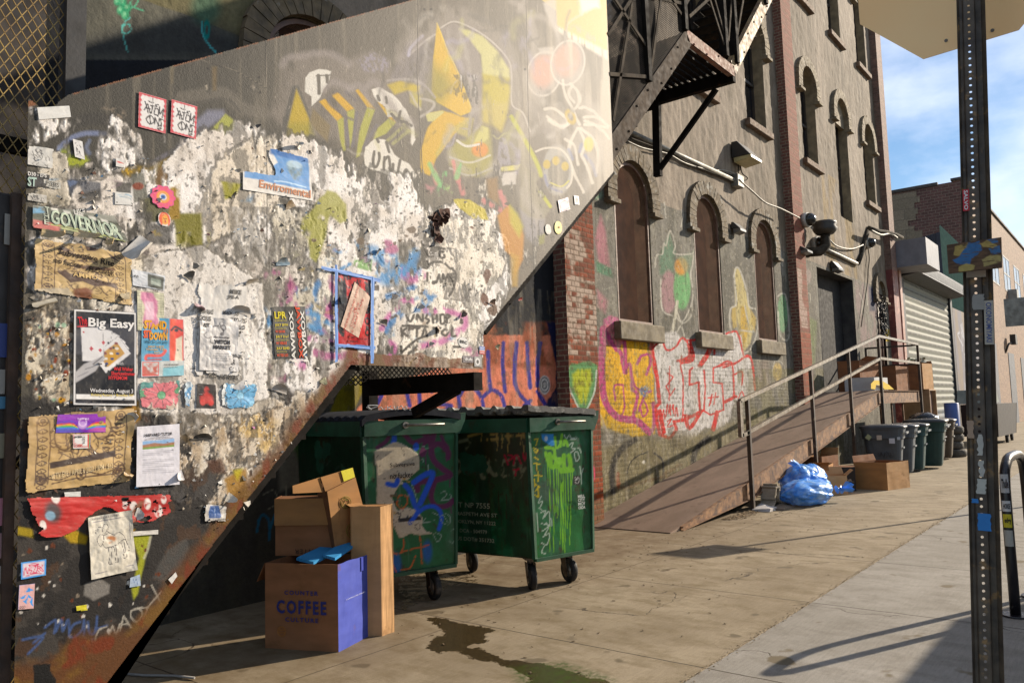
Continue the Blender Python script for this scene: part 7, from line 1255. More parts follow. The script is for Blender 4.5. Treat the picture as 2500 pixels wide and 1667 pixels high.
def d2R(p):
 rustedge(p);i=np.arange(p.u.size);p.over(i,sstep(p.n(3,2.2,24),.5,.62)*.6,L_('#46554c'));p.over(i,sstep(p.n(4,3,25),.55,.65)*.5,L_('#1f7a38'));M=Z6;lg=L_('#7fb54c')
 for q,w_ in(([(330,680),(340,760),(370,740),(380,690)],6),([(385,660),(375,750)],6),([(400,740),(410,700),(430,745)],7),([(260,760),(320,770),(330,820)],8),([(290,810),(300,900),(330,900),(340,850),(310,830)],11),([(350,900),(380,860),(360,850),(350,900),(380,930)],10),([(400,820),(400,900),(420,930),(450,900),(440,820)],11),([(380,940),(460,930)],12),([(290,900),(280,880),(260,800)],8)):p.line(M(q),w_,lg,soft=2)
 for x,y0_,y1_ in((270,800,1050),(290,880,1560),(320,900,1560),(355,930,1300),(375,940,1500),(395,930,1500),(410,930,1560),(430,940,1380),(450,930,1500),(460,920,1050),(340,900,1250),(385,1050,1540)):p.line(M([(x,y0_),(x+2,(y0_+y1_)/2),(x+random.Random(x).uniform(-8,8),y1_)]),2.0,lg,soft=.8)
 p.ell(*M([(388,1060)])[0],3.5,12,lg)
 for q in([(230,530),(232,600)],[(230,530),(252,600),(254,530)],[(280,535),(284,610)],[(280,540),(304,605),(306,535)]):p.line(M(q),4,L_('#c8642c'),soft=1.4,smooth=False)
 p.drips(M([(266,600),(240,600),(300,600)]),20,1.6,L_('#c8642c'),4);p.poly(M([(222,655),(320,655),(325,745),(290,740),(260,720),(235,700),(230,680)]),L_('#4a8cc4'),2,wob=1);p.ell(*M([(262,690)])[0],4,6,L_('#c9d0d2'),.5)
 yl_=L_('#b9a92c')
 for q in([(170,700),(200,690),(185,740)],[(165,760),(200,780),(185,800),(170,780)],[(168,830),(200,850)],[(168,880),(215,885)],[(190,880),(190,930)],[(170,970),(230,975)],[(200,940),(200,1020)],[(180,1040),(210,1060),(180,1090)],[(200,1060),(205,1140),(175,1120)],[(170,1000),(175,1060)]):p.line(M(q),3,yl_,soft=1,smooth=False)
 w2=L_('#b5c2b5')
 for q in([(400,660),(420,690),(440,665),(460,690),(490,680),(495,690),(450,700)],[(440,740),(470,720),(460,760),(485,770),(450,800)],[(480,800),(500,790),(515,840),(490,860),(480,800)],[(500,760),(520,770),(530,800)],[(520,900),(530,960),(545,920)],[(530,960),(535,1040)],[(225,1130),(205,1180),(235,1170),(215,1220)],[(210,1220),(245,1250)],[(220,1260),(260,1240),(240,1300)],[(250,1290),(285,1250),(290,1360),(260,1330)],[(225,1340),(290,1350)],[(230,1400),(280,1370),(250,1430)],[(240,1440),(290,1420),(270,1500),(230,1490)],[(250,1510),(230,1560),(260,1570)],[(190,1260),(200,1400)],[(300,1300),(310,1360)]):p.line(M(q),2.4,w2,soft=1)
 p.poly(M([(470,975),(523,975),(523,1042),(470,1042)]),L_('#1c1d20'),1)
 for q in([(478,985),(500,1000),(480,1010)],[(505,985),(518,1005),(505,1030)],[(480,1020),(500,1035),(515,1015)],[(490,990),(510,1000)]):p.line(M(q),1.6,L_('#c5c5c0'),soft=.6)
d2,fr2=dumpster('green dumpster dripping with lime paint under a ribbed pale lid, nearer the ramp',(5.84,4.47),(6.54,4.30),(-.1,.99),1.55,.30,1.58,d2L,d2R,lambda a,b:1.665-.05*a+(.03 if(b*9.2)%1<.45 else 0)*(1 if a<.97 else .3)+(.008 if(a*4)%1<.1 else 0))
def txt_plane(parent,name,O,ex,ey,items,col=None):
 for it in items:
  s_,x0,y0_,x1,y1_,c=it[:6];kw=it[6]if len(it)>6 else{};m=MB()
  V,F=text_tris(s_,kw.get('bold',0),kw.get('sp',1),kw.get('shear',0))
  m.add([tuple(O+ex*((x0+(x1-x0)*(1-a if kw.get('mir')else a)))+ey*(y0_+(y1_-y0_)*(1-b if kw.get('flip')else b)))for a,b in V],F);m.build(name,ink(c),parent)
V3=lambda a,z=0:Vector((a[0],a[1],z))
a=fr2[0]+fr2[2]*1.25;ex=-V3(fr2[2]);nn=Vector((-ex.y,ex.x,0))*-1;O=V3(a,0)+nn*.028
if(Vector((0,0,0))-O).dot(nn)<0:nn=-nn;O=V3(a,0)+nn*.02
stn='#8f9078'
txt_plane(d2,'lettering',O,ex,Vector((0,0,1)),[('T NP 7555',.45,.74,.82,.79,stn,B),('400 MASPETH AVE ST',.30,.665,.90,.70,stn,B),('BROOKLYN, NY 11222',.34,.585,.88,.625,stn,B),('DCA - 504979',.46,.505,.78,.54,stn,B),('US DOT# 351732',.42,.425,.86,.465,stn,B)])
ex=V3(fr2[1]-fr2[0]).normalized();nn=V3(fr2[3]);O=V3(fr2[0])-V3(fr2[3])*-.004
txt_plane(d2,'lettering',O+nn*.012,ex,Vector((0,0,1)),[('MELL',.575,.80,.665,.83,'#c9ccc4',B2),('CITY',.575,.765,.665,.795,'#c9ccc4',B2),('MCV',.575,.73,.665,.76,'#c9ccc4',B2),('OBDA',.575,.695,.665,.725,'#c9ccc4',B2)])
ex=V3(fr1[1]-fr1[0]).normalized();nn=V3(fr1[3]);O=V3(fr1[0])
txt_plane(d1,'lettering',O+nn*.014,ex,Vector((0,0,1)),[('Subversive',.24,1.20,.48,1.235,'#2c2a2a',B),('no fucker',.24,1.10,.46,1.15,'#2c2a2a',B),('at TV EYE / APRIL 6',.27,.70,.50,.725,'#bdb6a6',B)])
m=MB()
for q in([(610,450),(650,470),(620,440),(700,440),(640,465)],[(700,470),(720,450),(740,470),(760,450)],[(770,440),(770,470)],[(770,460),(800,440)],[(775,455),(810,470)],[(820,440),(830,470),(850,445),(850,470)],[(860,455),(880,440),(890,465),(910,445),(920,460),(900,470),(890,455)],[(940,472),(985,460)]):
 P=[on(u,v,1,5.0)for u,v in spl(ZK(q),5)];pts=[]
 for c in P:
  d=Vector((c.x,c.y,c.z-CAMH));Pn=V3(fr1[0]);t=(Pn+nn*.042).dot(nn)/d.dot(nn)if abs(d.dot(nn))>1e-6 else 1;pts.append(Vector((0,0,CAMH))+d*t)
 m.tube(pts,.004,4)
o_=m.build('tag_stroke',ink('#b9bcc0'),d1)
def cardm(name,c1,c2):return pm(name,c1,c2,3,rough=.85,bs=260,bstr=.15,bd=.001,spec=.2,stretch=(1,1,3),c3='#6b4c30',s3=3.5,t3=(.6,.74))
cd=cardm('cardboard','#a3774a','#8f6a44');cdl=cardm('cardboard_light','#bd9468','#ab855c');cdd=cardm('cardboard_dark','#84593a','#6f4c34');cdr=cardm('cardboard_printed','#8f6243','#7d5639')
bluep=cardm('blue_print','#4b56a8','#414b98');tapem=pm('clear_tape','#b98f5a','#a5804e',4,rough=.2,bstr=0)
def carton(name,label,N_,R2,L2,h,mats,z=0,flaps=(),parent=None,group=None,tilt=None,top=False,t=.006,cat='box'):
 """open carton: near corner, right corner, left corner (ground plan); mats = (left face, right face, inside)"""
 N_,R2,L2=V3(N_,z),V3(R2,z),V3(L2,z);F_=R2+L2-N_;ctr=(N_+F_)/2;root=thing(name,label,cat,tuple(ctr),group);up=Vector((0,0,h))
 def wall(nm,a,b,mt):
  m=MB();n=(b-a).cross(Vector((0,0,1))).normalized();
  if n.dot(ctr-a)<0:n=-n
  ns=8;V=[];rnd=random.Random(len(nm)+int(h*100))
  nu,nv=14,12;sd0=len(nm)*3+int(a.x*10);V=[]
  for lay in(0,1):
   S,T=np.meshgrid(np.linspace(0,1,nu+1),np.linspace(0,1,nv+1));dn_=(.014*(fbm(S*2.2+sd0,T*2.2,sd0,3)-.5)+.004*(fbm(S*9,T*9,sd0+3,3)-.5))*np.minimum(1,8*np.minimum(S,1-S));dz=.012*(fbm(S*3+sd0,T*0+sd0,sd0+9,3)-.5)*T
   for r_ in range(nv+1):
    for q_ in range(nu+1):V.append(a+(b-a)*S[r_,q_]+up*(T[r_,q_]*(1+dz[r_,q_]/h))+n*(float(dn_[r_,q_])+t*lay))
  w1=nu+1;N1=w1*(nv+1);F_q=[(r_*w1+q_,r_*w1+q_+1,(r_+1)*w1+q_+1,(r_+1)*w1+q_)for r_ in range(nv)for q_ in range(nu)]
  m.add(V,F_q+[tuple(N1+x for x in f)for f in F_q]+[(nv*w1+q_,nv*w1+q_+1,N1+nv*w1+q_+1,N1+nv*w1+q_)for q_ in range(nu)]);return m.build(nm,mt,root)
 wall('left_wall',L2,N_+(N_-L2).normalized()*0,mats[0]);wall('right_wall',N_,R2,mats[1]);wall('back_wall',R2,F_,mats[2]);wall('back_wall',F_,L2,mats[2])
 m=MB();m.quad(N_+Vector((0,0,.004)),R2+Vector((0,0,.004)),F_+Vector((0,0,.004)),L2+Vector((0,0,.004)));m.build('bottom',mats[2],root)
 if top:m=MB();m.quad(N_+up,R2+up,F_+up,L2+up);m.build('top',mats[2],root)
 C4={'l':(L2,N_),'r':(N_,R2),'b':(R2,F_),'k':(F_,L2)}
 for(sd_,ln,an)in flaps:
  a,b=C4[sd_];n=(b-a).cross(Vector((0,0,1))).normalized()
  if n.dot(ctr-a)>0:n=-n
  d=n*math.cos(R_(an))*ln+Vector((0,0,1))*math.sin(R_(an))*ln;ins=(b-a)*.03;m=MB();o=Vector((0,0,.003));m.hexa([a+up,b+up,b+up+n*.004,a+up+n*.004,a+up+d+ins,b+up+d-ins,b+up+d-ins+n*.004,a+up+d+ins+n*.004]);m.build('flap',mats[2],root)
 return root
cN,cR,cL=(3.67,4.57),(4.06,4.70),(3.44,5.11)
cb=carton('cardboard_box','large coffee carton with blue end panel and COFFEE printed in blue, at the front',cN,cR,cL,.6,(cdr,bluep,cdd),flaps=(('k',.16,-60),('b',.2,-70)))
ex=(V3(cN)-V3(cL)).normalized();W_=(V3(cN)-V3(cL)).length;nn=Vector((ex.y,-ex.x,0));nn=nn if nn.dot(V3(cN))<0 else-nn
k_='#2c3170';txt_plane(cb,'lettering',V3(cL)+nn*.010,ex,Vector((0,0,1)),[('COUNTER',.28*W_,.383,.74*W_,.414,k_,dict(sp=1.35,bold=.025)),('COFFEE',.17*W_,.25,.85*W_,.345,k_,dict(bold=.03,sp=1.25)),('CULTURE',.29*W_,.195,.74*W_,.226,k_,dict(sp=1.35,bold=.025))])
m=MB();c_=V3(cL)+nn*.010+ex*(.24*W_)+Vector((0,0,.125))
for r in(.035,.028):m.tube([c_+ex*(r*math.cos(t))+Vector((0,0,r*math.sin(t)))for t in np.linspace(0,6.29,26)],.0012,4)
m.build('seal_print',ink('#b5742c'),cb);txt_plane(cb,'lettering',V3(cL)+nn*.010,ex,Vector((0,0,1)),[('NO',.205*W_,.128,.275*W_,.14,'#b5742c',B),('ADDED',.195*W_,.112,.285*W_,.122,'#b5742c',B)])
ex=(V3(cR)-V3(cN)).normalized();n2_=Vector((ex.y,-ex.x,0));txt_plane(cb,'lettering',V3(cN)+n2_*.010,ex,Vector((0,0,1)),[('COUNTERCULTURECOFFEE.COM',.09,.335,.35,.343,'#c3c6dc')])
m=MB();
bl_=cardm('blue_insert','#3f8fc0','#2f7fb4')
for a,b,w_,z0_ in(((3.62,4.78),(3.98,4.86),.16,.62),((3.75,4.70),(4.02,4.80),.1,.635)):
 A_,B_=V3(a,z0_-.03),V3(b,z0_+.02);s_=Vector((-.03,w_,.02));m=MB();m.hexa([A_,B_,B_+s_,A_+s_,A_+Vector((0,0,.02)),B_+Vector((0,0,.02)),B_+s_+Vector((0,0,.02)),A_+s_+Vector((0,0,.02))]);tag(m.build('folded_card',bl_),'bright blue folded card sticking out of the coffee carton' if w_>.12 else 'narrow blue card strip at the rim of the coffee carton','card')
m=MB();a=V3(cN,0)+ex*.30+n2_*.009;m.hexa([a+Vector((0,0,.50)),a+ex*.05+Vector((0,0,.50)),a+ex*.05+n2_*.001+Vector((0,0,.50)),a+n2_*.001+Vector((0,0,.5)),a+Vector((0,0,.6)),a+ex*.05+Vector((0,0,.6)),a+ex*.05+n2_*.001+Vector((0,0,.6)),a+n2_*.001+Vector((0,0,.6))]);m.build('tape',cardm('blue_tape','#39449a','#333d8c'),cb)
b2=carton('cardboard_box','brown carton standing on the coffee carton with upside down COUNTER print',(3.93,4.86),(4.08,5.0),(3.66,5.30),.43,(cdr,cd,cdd),z=.60,top=True)
ex=(V3((3.93,4.86))-V3((3.66,5.30))).normalized();nn=Vector((ex.y,-ex.x,0));nn=nn if nn.dot(V3(cN))<0 else-nn
m=MB();a=V3((3.66,5.30),.83)+nn*.011;b=V3((3.93,4.86),.83)+nn*.011;m.hexa([a,b,b+nn*.006,a+nn*.006,a+Vector((0,0,.2)),b+Vector((0,0,.2)),b+Vector((0,0,.2))+nn*.004,a+Vector((0,0,.2))+nn*.004]);m.build('flap',cd,b2)
txt_plane(b2,'lettering',V3((3.66,5.30))+nn*.010,ex,Vector((0,0,1)),[('COUNTER',.16,.615,.44,.65,'#3a2a22',dict(sp=1.2,mir=1,flip=1))])
def slab(name,label,quad,y,dv,mats,cat='box',group=None):
 """carton seen from its big face: four photo corners on plane Y=y, swept back by its real depth"""
 P=[on(u,v,1,y)for u,v in quad];c=sum(P,Vector())/4;root=thing(name,label,cat,tuple(c),group);d=Vector(dv);m=MB();m.add(P+[p_+d for p_ in P],[(4,5,6,7),(0,1,5,4),(1,2,6,5),(2,3,7,6),(3,0,4,7)]);m.build('carton_body',mats[1],root);m=MB()
 off=Vector((0,-.002,0));m.hexa([p_+off*3 for p_ in P]+[p_+off for p_ in P]);m.build('front_panel',mats[0],root);return root,P
b3,P3=slab('cardboard_box','tilted brown carton with green recycling print and a bright yellow label on its flap',ZM([(432,545),(583,470),(680,835),(480,885)]),4.86,(.06,.20,.03),(cd,cdd))
m=MB();fl_=[on(u,v,1,4.87)for u,v in ZM([(400,470),(572,418),(583,468),(425,545)])];d=Vector((0,.006,0));m.hexa(fl_+[q_+d for q_ in fl_]);m.build('flap',cd,b3)
m=MB();f2=[on(u,v,1,4.88)for u,v in ZM([(250,515),(396,470),(415,548),(252,556)])];m.hexa(f2+[q_+d for q_ in f2]);m.build('flap',cd,b3)
m=MB();f3=[on(u,v,1,4.862)for u,v in ZM([(508,436),(570,418),(583,468),(524,492)])];m.hexa(f3+[q_+Vector((0,-.001,0))for q_ in f3]);m.build('yellow_label',flat('yellow_label','#c9c01e'),b3)
rg=ink('#6f6c1c');m=MB()
for cx_,cy_,rr in((534,603,29),(575,755,38)):
 for k in(1,.72):m.tube([on(*q_,1,4.847)for q_ in ZM([(cx_+rr*k*math.cos(t)*.95,cy_+rr*k*math.sin(t)*1.05)for t in np.linspace(0,6.29,26)])],.0028 if k==1 else .0016,4)
 for k in range(3):a=k*2.1;m.tube([on(*q_,1,4.846)for q_ in ZM([(cx_+rr*.45*math.cos(a+t),cy_+rr*.45*math.sin(a+t))for t in np.linspace(0,1.3,6)])],.003,4)
m.build('recycling_print',rg,b3)
tb_=carton('cardboard_box','tall narrow light brown carton standing between the coffee carton and the dumpster',(4.11,4.61),(4.25,4.625),(3.98,4.80),.96,(cdl,cdl,cd),top=True,flaps=(('k',.12,20),))
ramp_=thing('access_ramp','rusty diamond plate steel ramp with flat bar railings leading up to the grey doors','ramp',(15,5.6,0))
RY0,RY1,RX0,RX1,RZ=4.98,6.37,9.42,20.2,1.88
def plate_mat():
 m,n,b=_mat('diamond_plate');p=pos(n);col=mixc(n,ramp(n,noise(n,p,1.6,7,.7,(.5,1.5,1)),.38,.62),lin('#8d7665',.8),lin('#75604f',.8));col=mixc(n,ramp(n,noise(n,p,7,7,.7),.58,.68),col,lin('#5c4534',.8))
 s_=n.nodes.new('ShaderNodeSeparateXYZ');n.links.new(p,s_.inputs[0])
 def M(op,a,b_=0.0):
  x=N(n,'ShaderNodeMath',operation=op)
  for i,q in enumerate((a,b_)):
   if hasattr(q,'is_linked'):n.links.new(q,x.inputs[i])
   else:x.inputs[i].default_value=q
  return x.outputs[0]
 a=M('SINE',M('MULTIPLY',M('ADD',s_.outputs[0],s_.outputs[1]),110));c=M('SINE',M('MULTIPLY',M('SUBTRACT',s_.outputs[0],s_.outputs[1]),110));d=M('GREATER_THAN',M('MULTIPLY',a,c),.35)
 col=mixc(n,M('MULTIPLY',d,.35),col,lin('#b09a86',.8));n.links.new(col,b.inputs['Base Color']);b.inputs['Roughness'].default_value=.6;b.inputs['Metallic'].default_value=.15;bump(n,b,d,.8,.004);return m
plm=plate_mat();m=MB();m.hexa([(RX0,RY0,.0),(RX0,RY1,.0),(RX0+.3,RY1,.002),(RX0+.3,RY0,.002),(RX0,RY0,.012),(RX0,RY1,.012),(RX0+.3,RY1,.06),(RX0+.3,RY0,.06)])
m.hexa([(RX0+.3,RY0,.04),(RX0+.3,RY1,.04),(RX1,RY1,RZ-.02),(RX1,RY0,RZ-.02),(RX0+.3,RY0,.06),(RX0+.3,RY1,.06),(RX1,RY1,RZ),(RX1,RY0,RZ)]);m.build('ramp_deck',plm,ramp_)
dk_z=lambda x:.06+(x-RX0-.3)/(RX1-RX0-.3)*(RZ-.06)if x<RX1 else RZ
m=MB();m.box((RX1,RY0,RZ-.02),(24.35,RY1,RZ));m.build('landing_deck',plm,ramp_)
rr_=pm('ramp_rust','#8f6a46','#5c3f29',9,rough=.8,c3='#4a3426',s3=5,t3=(.5,.62),bs=60,bstr=.5)
def sect(x0,x1,y,h,nm='side_channel'):
 m=MB();z0_,z1_=dk_z(x0),dk_z(x1);a=[(x0,z0_),(x1,z1_),(x1,z1_-h),(x0,max(z0_-h,-.0))]
 m.prism([(x,y+.02,z-.004)for x,z in a],(0,.012,0))
 for s,w_ in((0,.055),(1,.055)):
  zz0,zz1=(z0_,z1_)if s==0 else(max(z0_-h,.012),z1_-h)
  m.hexa([(x0,y-.02,zz0-.012),(x1,y-.02,zz1-.012),(x1,y+.035,zz1-.012),(x0,y+.035,zz0-.012),(x0,y-.02,zz0-.001),(x1,y-.02,zz1-.001),(x1,y+.035,zz1-.001),(x0,y+.035,zz0-.001)])
 m.build(nm,rr_,ramp_)
sect(9.7,12.0,RY0-.03,.28);sect(12.0,15.1,RY0-.03,.30);sect(15.1,17.6,RY0-.03,.30);sect(17.6,20.2,RY0-.03,.30);sect(20.2,24.35,RY0-.03,.30,'landing_beam')
m=MB();m.hexa([(10.4,RY0+.1,0),(20.2,RY0+.1,0),(20.2,RY0+.13,0),(10.4,RY0+.13,0),(10.4,RY0+.1,.1),(20.2,RY0+.1,.12),(20.2,RY0+.13,.12),(10.4,RY0+.13,.1)])
rl=pm('rail_steel','#9a938a','#6d655b',10,rough=.35,metal=.7,c3='#4a3a2c',s3=8,t3=(.58,.66));rpst=pm('rail_post','#4a3a2c','#2c231c',9,rough=.6,c3='#8a7a60',s3=7,t3=(.6,.68))
PY0=RY0-.07
for x in(12.02,15.12,17.62,20.15,24.3):m=MB();m.box((x-.03,PY0-.03,0),(x+.03,PY0+.03,dk_z(x)+1.27));m.build('rail_post',rpst,ramp_)
for dz in(1.29,.76):
 m=MB();m.bar((11.72 if dz>1 else 11.9,PY0,dk_z(11.9)+dz-(.03 if dz>1 else 0)),(20.2,PY0,RZ+dz),.055,.06);m.bar((20.2,PY0,RZ+dz),(24.33,PY0,RZ+dz),.055,.06);m.build('handrail' if dz>1 else 'mid_rail',rl,ramp_)
 m=MB();m.bar((24.33,PY0,RZ+dz-.02),(24.33,6.3,RZ+dz-.02),.05,.05);m.build('end_rail',rpst,ramp_)
m=MB();z_=dk_z(11.72);m.bar((11.72,PY0,z_+.74),(11.72,PY0,z_+1.29),.055,.10,(1,0,0));m.bar((11.72,PY0,z_+.76),(12.0,PY0,z_+.80),.055,.06);m.build('rail_return',rl,ramp_)
m=MB();m.box((24.3,6.25,RZ),(24.36,6.31,RZ+1.28));m.build('rail_post',rpst,ramp_)
for x in(20.3,21.35,22.5):m=MB();m.bar((x,RY0+.02,0),(x,RY0+.02,RZ-.3),.04,.04,(1,0,0));m.build('landing_leg',rr_,ramp_)
m=MB();rnd=random.Random(3)
for i in range(420):
 x=rnd.uniform(10.9,12.3);y=4.93-abs(rnd.gauss(0,.09));r=rnd.uniform(.006,.028);z=.001;a=rnd.uniform(0,3);m.bar((x-r*math.cos(a),y-r*math.sin(a),z+.004),(x+r*math.cos(a),y+r*math.sin(a),z+.005+rnd.random()*.012),r*.9,.003)
o=m.build('leaf_litter',pm('dead_leaves','#8a7350','#4f3c26',30,rough=.9));o['kind']='stuff'
m=MB()
for i in range(240):
 x=rnd.uniform(4,13);y=rnd.choice([rnd.uniform(4.2,5.0),rnd.uniform(2.4,6),rnd.uniform(3,4.6)]);r=rnd.uniform(.004,.014);a=rnd.uniform(0,3);m.bar((x-r*math.cos(a),y-r*math.sin(a),.004),(x+r*math.cos(a),y+r*math.sin(a),.007),r*.8,.003)
o=m.build('pavement_crumbs',pm('crumbs','#6f5d42','#3f3324',30,rough=.9));o['kind']='stuff'
def bagmat():
 m,n,b=_mat('blue_bag');p=objc(n);b.inputs['Base Color'].default_value=(*lin('#2d74c8'),1);b.inputs['Roughness'].default_value=.33;b.inputs['Specular IOR Level'].default_value=.4;b.inputs['Alpha'].default_value=.8;b.inputs['Subsurface Weight'].default_value=.0
 col=mixc(n,ramp(n,noise(n,p,5,6,.6),.45,.62),lin('#3f92f0'),lin('#93c0ee'));n.links.new(col,b.inputs['Base Color']);bump(n,b,noise(n,p,7,3,.5,(1,1,.6)),.4,.04);return m
bgm=bagmat()
def bag(label,c,r,seed,tie):
 root=thing('trash_bag',label,'trash bag',(c[0],c[1],0),'blue rubbish bags by the ramp');bm=bmesh.new();bmesh.ops.create_icosphere(bm,subdivisions=5,radius=1)
 V=np.array([v.co[:]for v in bm.verts]);th=np.arctan2(V[:,1],V[:,0]);n1=fbm(th*2+V[:,2]*1.2,V[:,2]*3,seed,4)+fbm(V[:,0]*2+5,V[:,1]*2+V[:,2],seed+3,4);rid=np.abs(fbm(V[:,0]*3+9,V[:,2]*2.4+V[:,1]*3,seed+8,4)-.5)
 s=1+.30*(n1-1)-.16*rid;P=V*s[:,None]*np.array(r);P[:,2]+=r[2]*.86;P[:,2]=np.maximum(P[:,2],.006+.01*n1);bul=1+.12*np.clip(.3-P[:,2]/r[2],0,1);P[:,:2]*=bul[:,None]
 for v,q in zip(bm.verts,P):v.co=q
 me=bpy.data.meshes.new('bag_body');bm.to_mesh(me);bm.free();me.polygons.foreach_set('use_smooth',[True]*len(me.polygons));me.materials.append(bgm);o=bpy.data.objects.new('bag_body',me);sc.collection.objects.link(o);o.parent=root
 m=MB();rnd=random.Random(seed);t=Vector(tie[0]);
 for k in range(tie[2]):
  d=Vector(tie[1])+Vector((rnd.uniform(-.5,.5),rnd.uniform(-.5,.3),rnd.uniform(-.4,.4)))*tie[3];s_=d.cross(Vector((0,1,.3))).normalized()*.035;a=t;b=t+d*.5;c2=t+d
  m.add([a-s_*.25,a+s_*.25,b-s_*1.1+Vector((0,-.02,0)),b+s_*1.1,c2-s_*1.3,c2+s_*.9+Vector((0,.03,.02)),b+Vector((0,-.04,.0)),c2+Vector((0,-.03,.01))],[(0,1,6),(0,6,2),(1,3,6),(2,6,7,4),(6,3,5,7)])
 m.tube([t-Vector(tie[1])*.15,t+Vector(tie[1])*.05],[.07,.03],10);m.smooth=True;m.build('bag_tie',bgm,root)
 return root
bag('blue translucent trash bag standing upright with a twisted ear reaching up to the ramp',(13.82,4.70),(.50,.40,.32),3,((13.4,4.6,.55),(-.42,.0,.16),3,.12))
bag('blue translucent trash bag slumped flat in front with its knot facing the street',(13.2,4.46),(.66,.38,.21),8,((13.7,4.12,.2),(.10,-.10,.03),9,.22))
m=MB();m.tube([(12.45,4.7,.06),(12.5,4.72,.30),(12.62,4.7,.40),(12.74,4.66,.30),(12.8,4.62,.10),(12.95,4.5,.04)],.001,4);m=MB()
pth=spl([(12.30,.03),(12.46,.10),(12.52,.28),(12.62,.34),(12.70,.26),(12.66,.10),(12.78,.04),(12.98,.03)],6)
for(a,b),(c,d)in zip(pth[:-1],pth[1:]):m.add([(a,4.72,b),(c,4.72,d),(c,4.95,d),(a,4.95,b)],[(0,1,2,3)])
m.smooth=True;o=m.build('foam_pad',pm('foam_grey','#a09583','#8a7f6d',8,rough=.9));tag(o,'curled grey foam pad wedged between ramp and blue bags','pad');so=o.modifiers.new('s','SOLIDIFY');so.thickness=.03
for(x0,y0_,x1,y1_,z,c,lb)in((11.95,4.62,12.4,4.9,.05,'#b9b4b0','white crumpled sheet lying under the curled foam pad'),(12.2,4.5,12.75,4.72,.03,'#77695a','flattened dark carton piece under the curled foam pad')):
 m=MB();m.hexa([(x0,y0_,.004),(x1,y0_,.004),(x1,y1_,.004),(x0,y1_,.004),(x0+.04,y0_,z),(x1,y0_+.02,z*.4),(x1-.06,y1_,z*1.6),(x0,y1_,z*.6)]);tag(m.build('scrap_sheet',pm('s'+c,c,None,9,rough=.9)),lb,'scrap')
G_='cardboard beside the ramp'
o=carton('cardboard_box','big open-topped carton with its sunlit crushed end nearest the bins',(15.68,3.83),(16.42,3.62),(15.74,4.42),.50,(cd,cdl,cdd),flaps=(('k',.12,75),),group=G_)  # lighter card on this end: the sun on it is put into the colour
o=carton('cardboard_box','black printed carton with the letters ACTOR beside the big open carton',(15.38,4.30),(15.75,4.42),(15.22,4.62),.44,(pm('black_card','#2b2725','#1e1b1a',5,rough=.7),pm('black_card',''),cdd),top=True,group=G_)
ex=Vector((.16,-.32,0)).normalized();txt_plane(o,'lettering',Vector((15.22,4.62,0))-Vector((ex.y,-ex.x,0))*.0+Vector((-.012,-.007,0)),ex,Vector((0,0,1)),[('ACTOR_',.02,.17,.33,.22,'#b9b2a8',B)])
carton('cardboard_box','pale open carton with raised white flaps right beside the blue bags',(14.72,4.26),(15.02,4.40),(14.45,4.62),.34,(cdl,cdl,cdl),flaps=(('k',.2,70),('r',.14,40),('b',.15,60)),group=G_)
carton('cardboard_box','low carton with a lifted lid flap under the ramp behind the others',(15.3,4.86),(16.1,4.80),(15.3,5.2),.62,(cdd,cdd,cd),flaps=(('k',.2,80),('b',.15,60)),group=G_)
carton('cardboard_box','flat carton with small printed marks behind the pale open carton',(14.9,4.62),(15.5,4.72),(14.7,4.95),.50,(cd,cd,cd),flaps=(('l',.12,30),),group=G_)
def bin_(name,label,x,y,c,s=1.0,lidc=None,yaw=0,stickers=(),group='wheeled bins lined up along the sidewalk'):
 root=thing(name,label,'bin',(x,y,0),group);M=Matrix.Translation((x,y,0))@Matrix.Rotation(yaw,4,'Z');bmt=pm('bin'+c,c,None,4,rough=.55,bs=30,bstr=.1)
 def hx(a,b,z0_,z1_):return[(sx*a/2,sy*b/2,z0_)for sx,sy in((-1,-1),(1,-1),(1,1),(-1,1))]
 m=MB();w0,d0,w1,d1_=.46*s,.58*s,.62*s,.78*s
 lv=[(.44,.56,.06),(.47,.60,.12),(.60,.74,.80),(.66,.80,.815),(.66,.80,.90),(.68,.84,1.0),(.70,.86,1.01),(.70,.86,1.04)];V=[];n=20
 for a,b,z in lv:
  for k in range(n):
   t=2*math.pi*(k+.5)/n;ct,st_=math.cos(t),math.sin(t);pw=.38;V.append((a/2*s*math.copysign(abs(ct)**pw,ct),b/2*s*math.copysign(abs(st_)**pw,st_),z*s))
 m.add(V,[(i*n+k,i*n+(k+1)%n,(i+1)*n+(k+1)%n,(i+1)*n+k)for i in range(len(lv)-1)for k in range(n)]+[tuple(range(n))]);m.xf(M).build('bin_body',bmt,root)
 m=MB();V=[];lv=[(.72,.90,1.03),(.73,.92,1.05),(.70,.88,1.075),(.40,.5,1.105),(.02,.02,1.11)]
 for a,b,z in lv:
  for k in range(n):
   t=2*math.pi*(k+.5)/n;ct,st_=math.cos(t),math.sin(t);pw=.4;V.append((a/2*s*math.copysign(abs(ct)**pw,ct),b/2*s*math.copysign(abs(st_)**pw,st_),z*s))
 m.add(V,[(i*n+k,i*n+(k+1)%n,(i+1)*n+(k+1)%n,(i+1)*n+k)for i in range(len(lv)-1)for k in range(n)]);m.sm=[True]*len(m.f);m.xf(M).build('lid',pm('binlid'+(lidc or c),lidc or c,None,4,rough=.4),root)
 m=MB();m.bar((-.3*s,-.45*s,.93*s),(.3*s,-.45*s,.93*s),.03,.04);m.bar((-.16*s,-.37*s,.62*s),(.16*s,-.37*s,.62*s),.02,.03);m.xf(M).build('handle',pm('bar_grey','#8f9496','#6c7072',6,rough=.4),root)
 for sx in(-1,1):m=MB();m.lathe([(.01,-.03),(.11*s,-.03),(.12*s,0),(.11*s,.03),(.01,.03)],(sx*.26*s,.30*s,.12*s),'x',20);m.xf(M).build('wheel',rub,root)
 return root,M
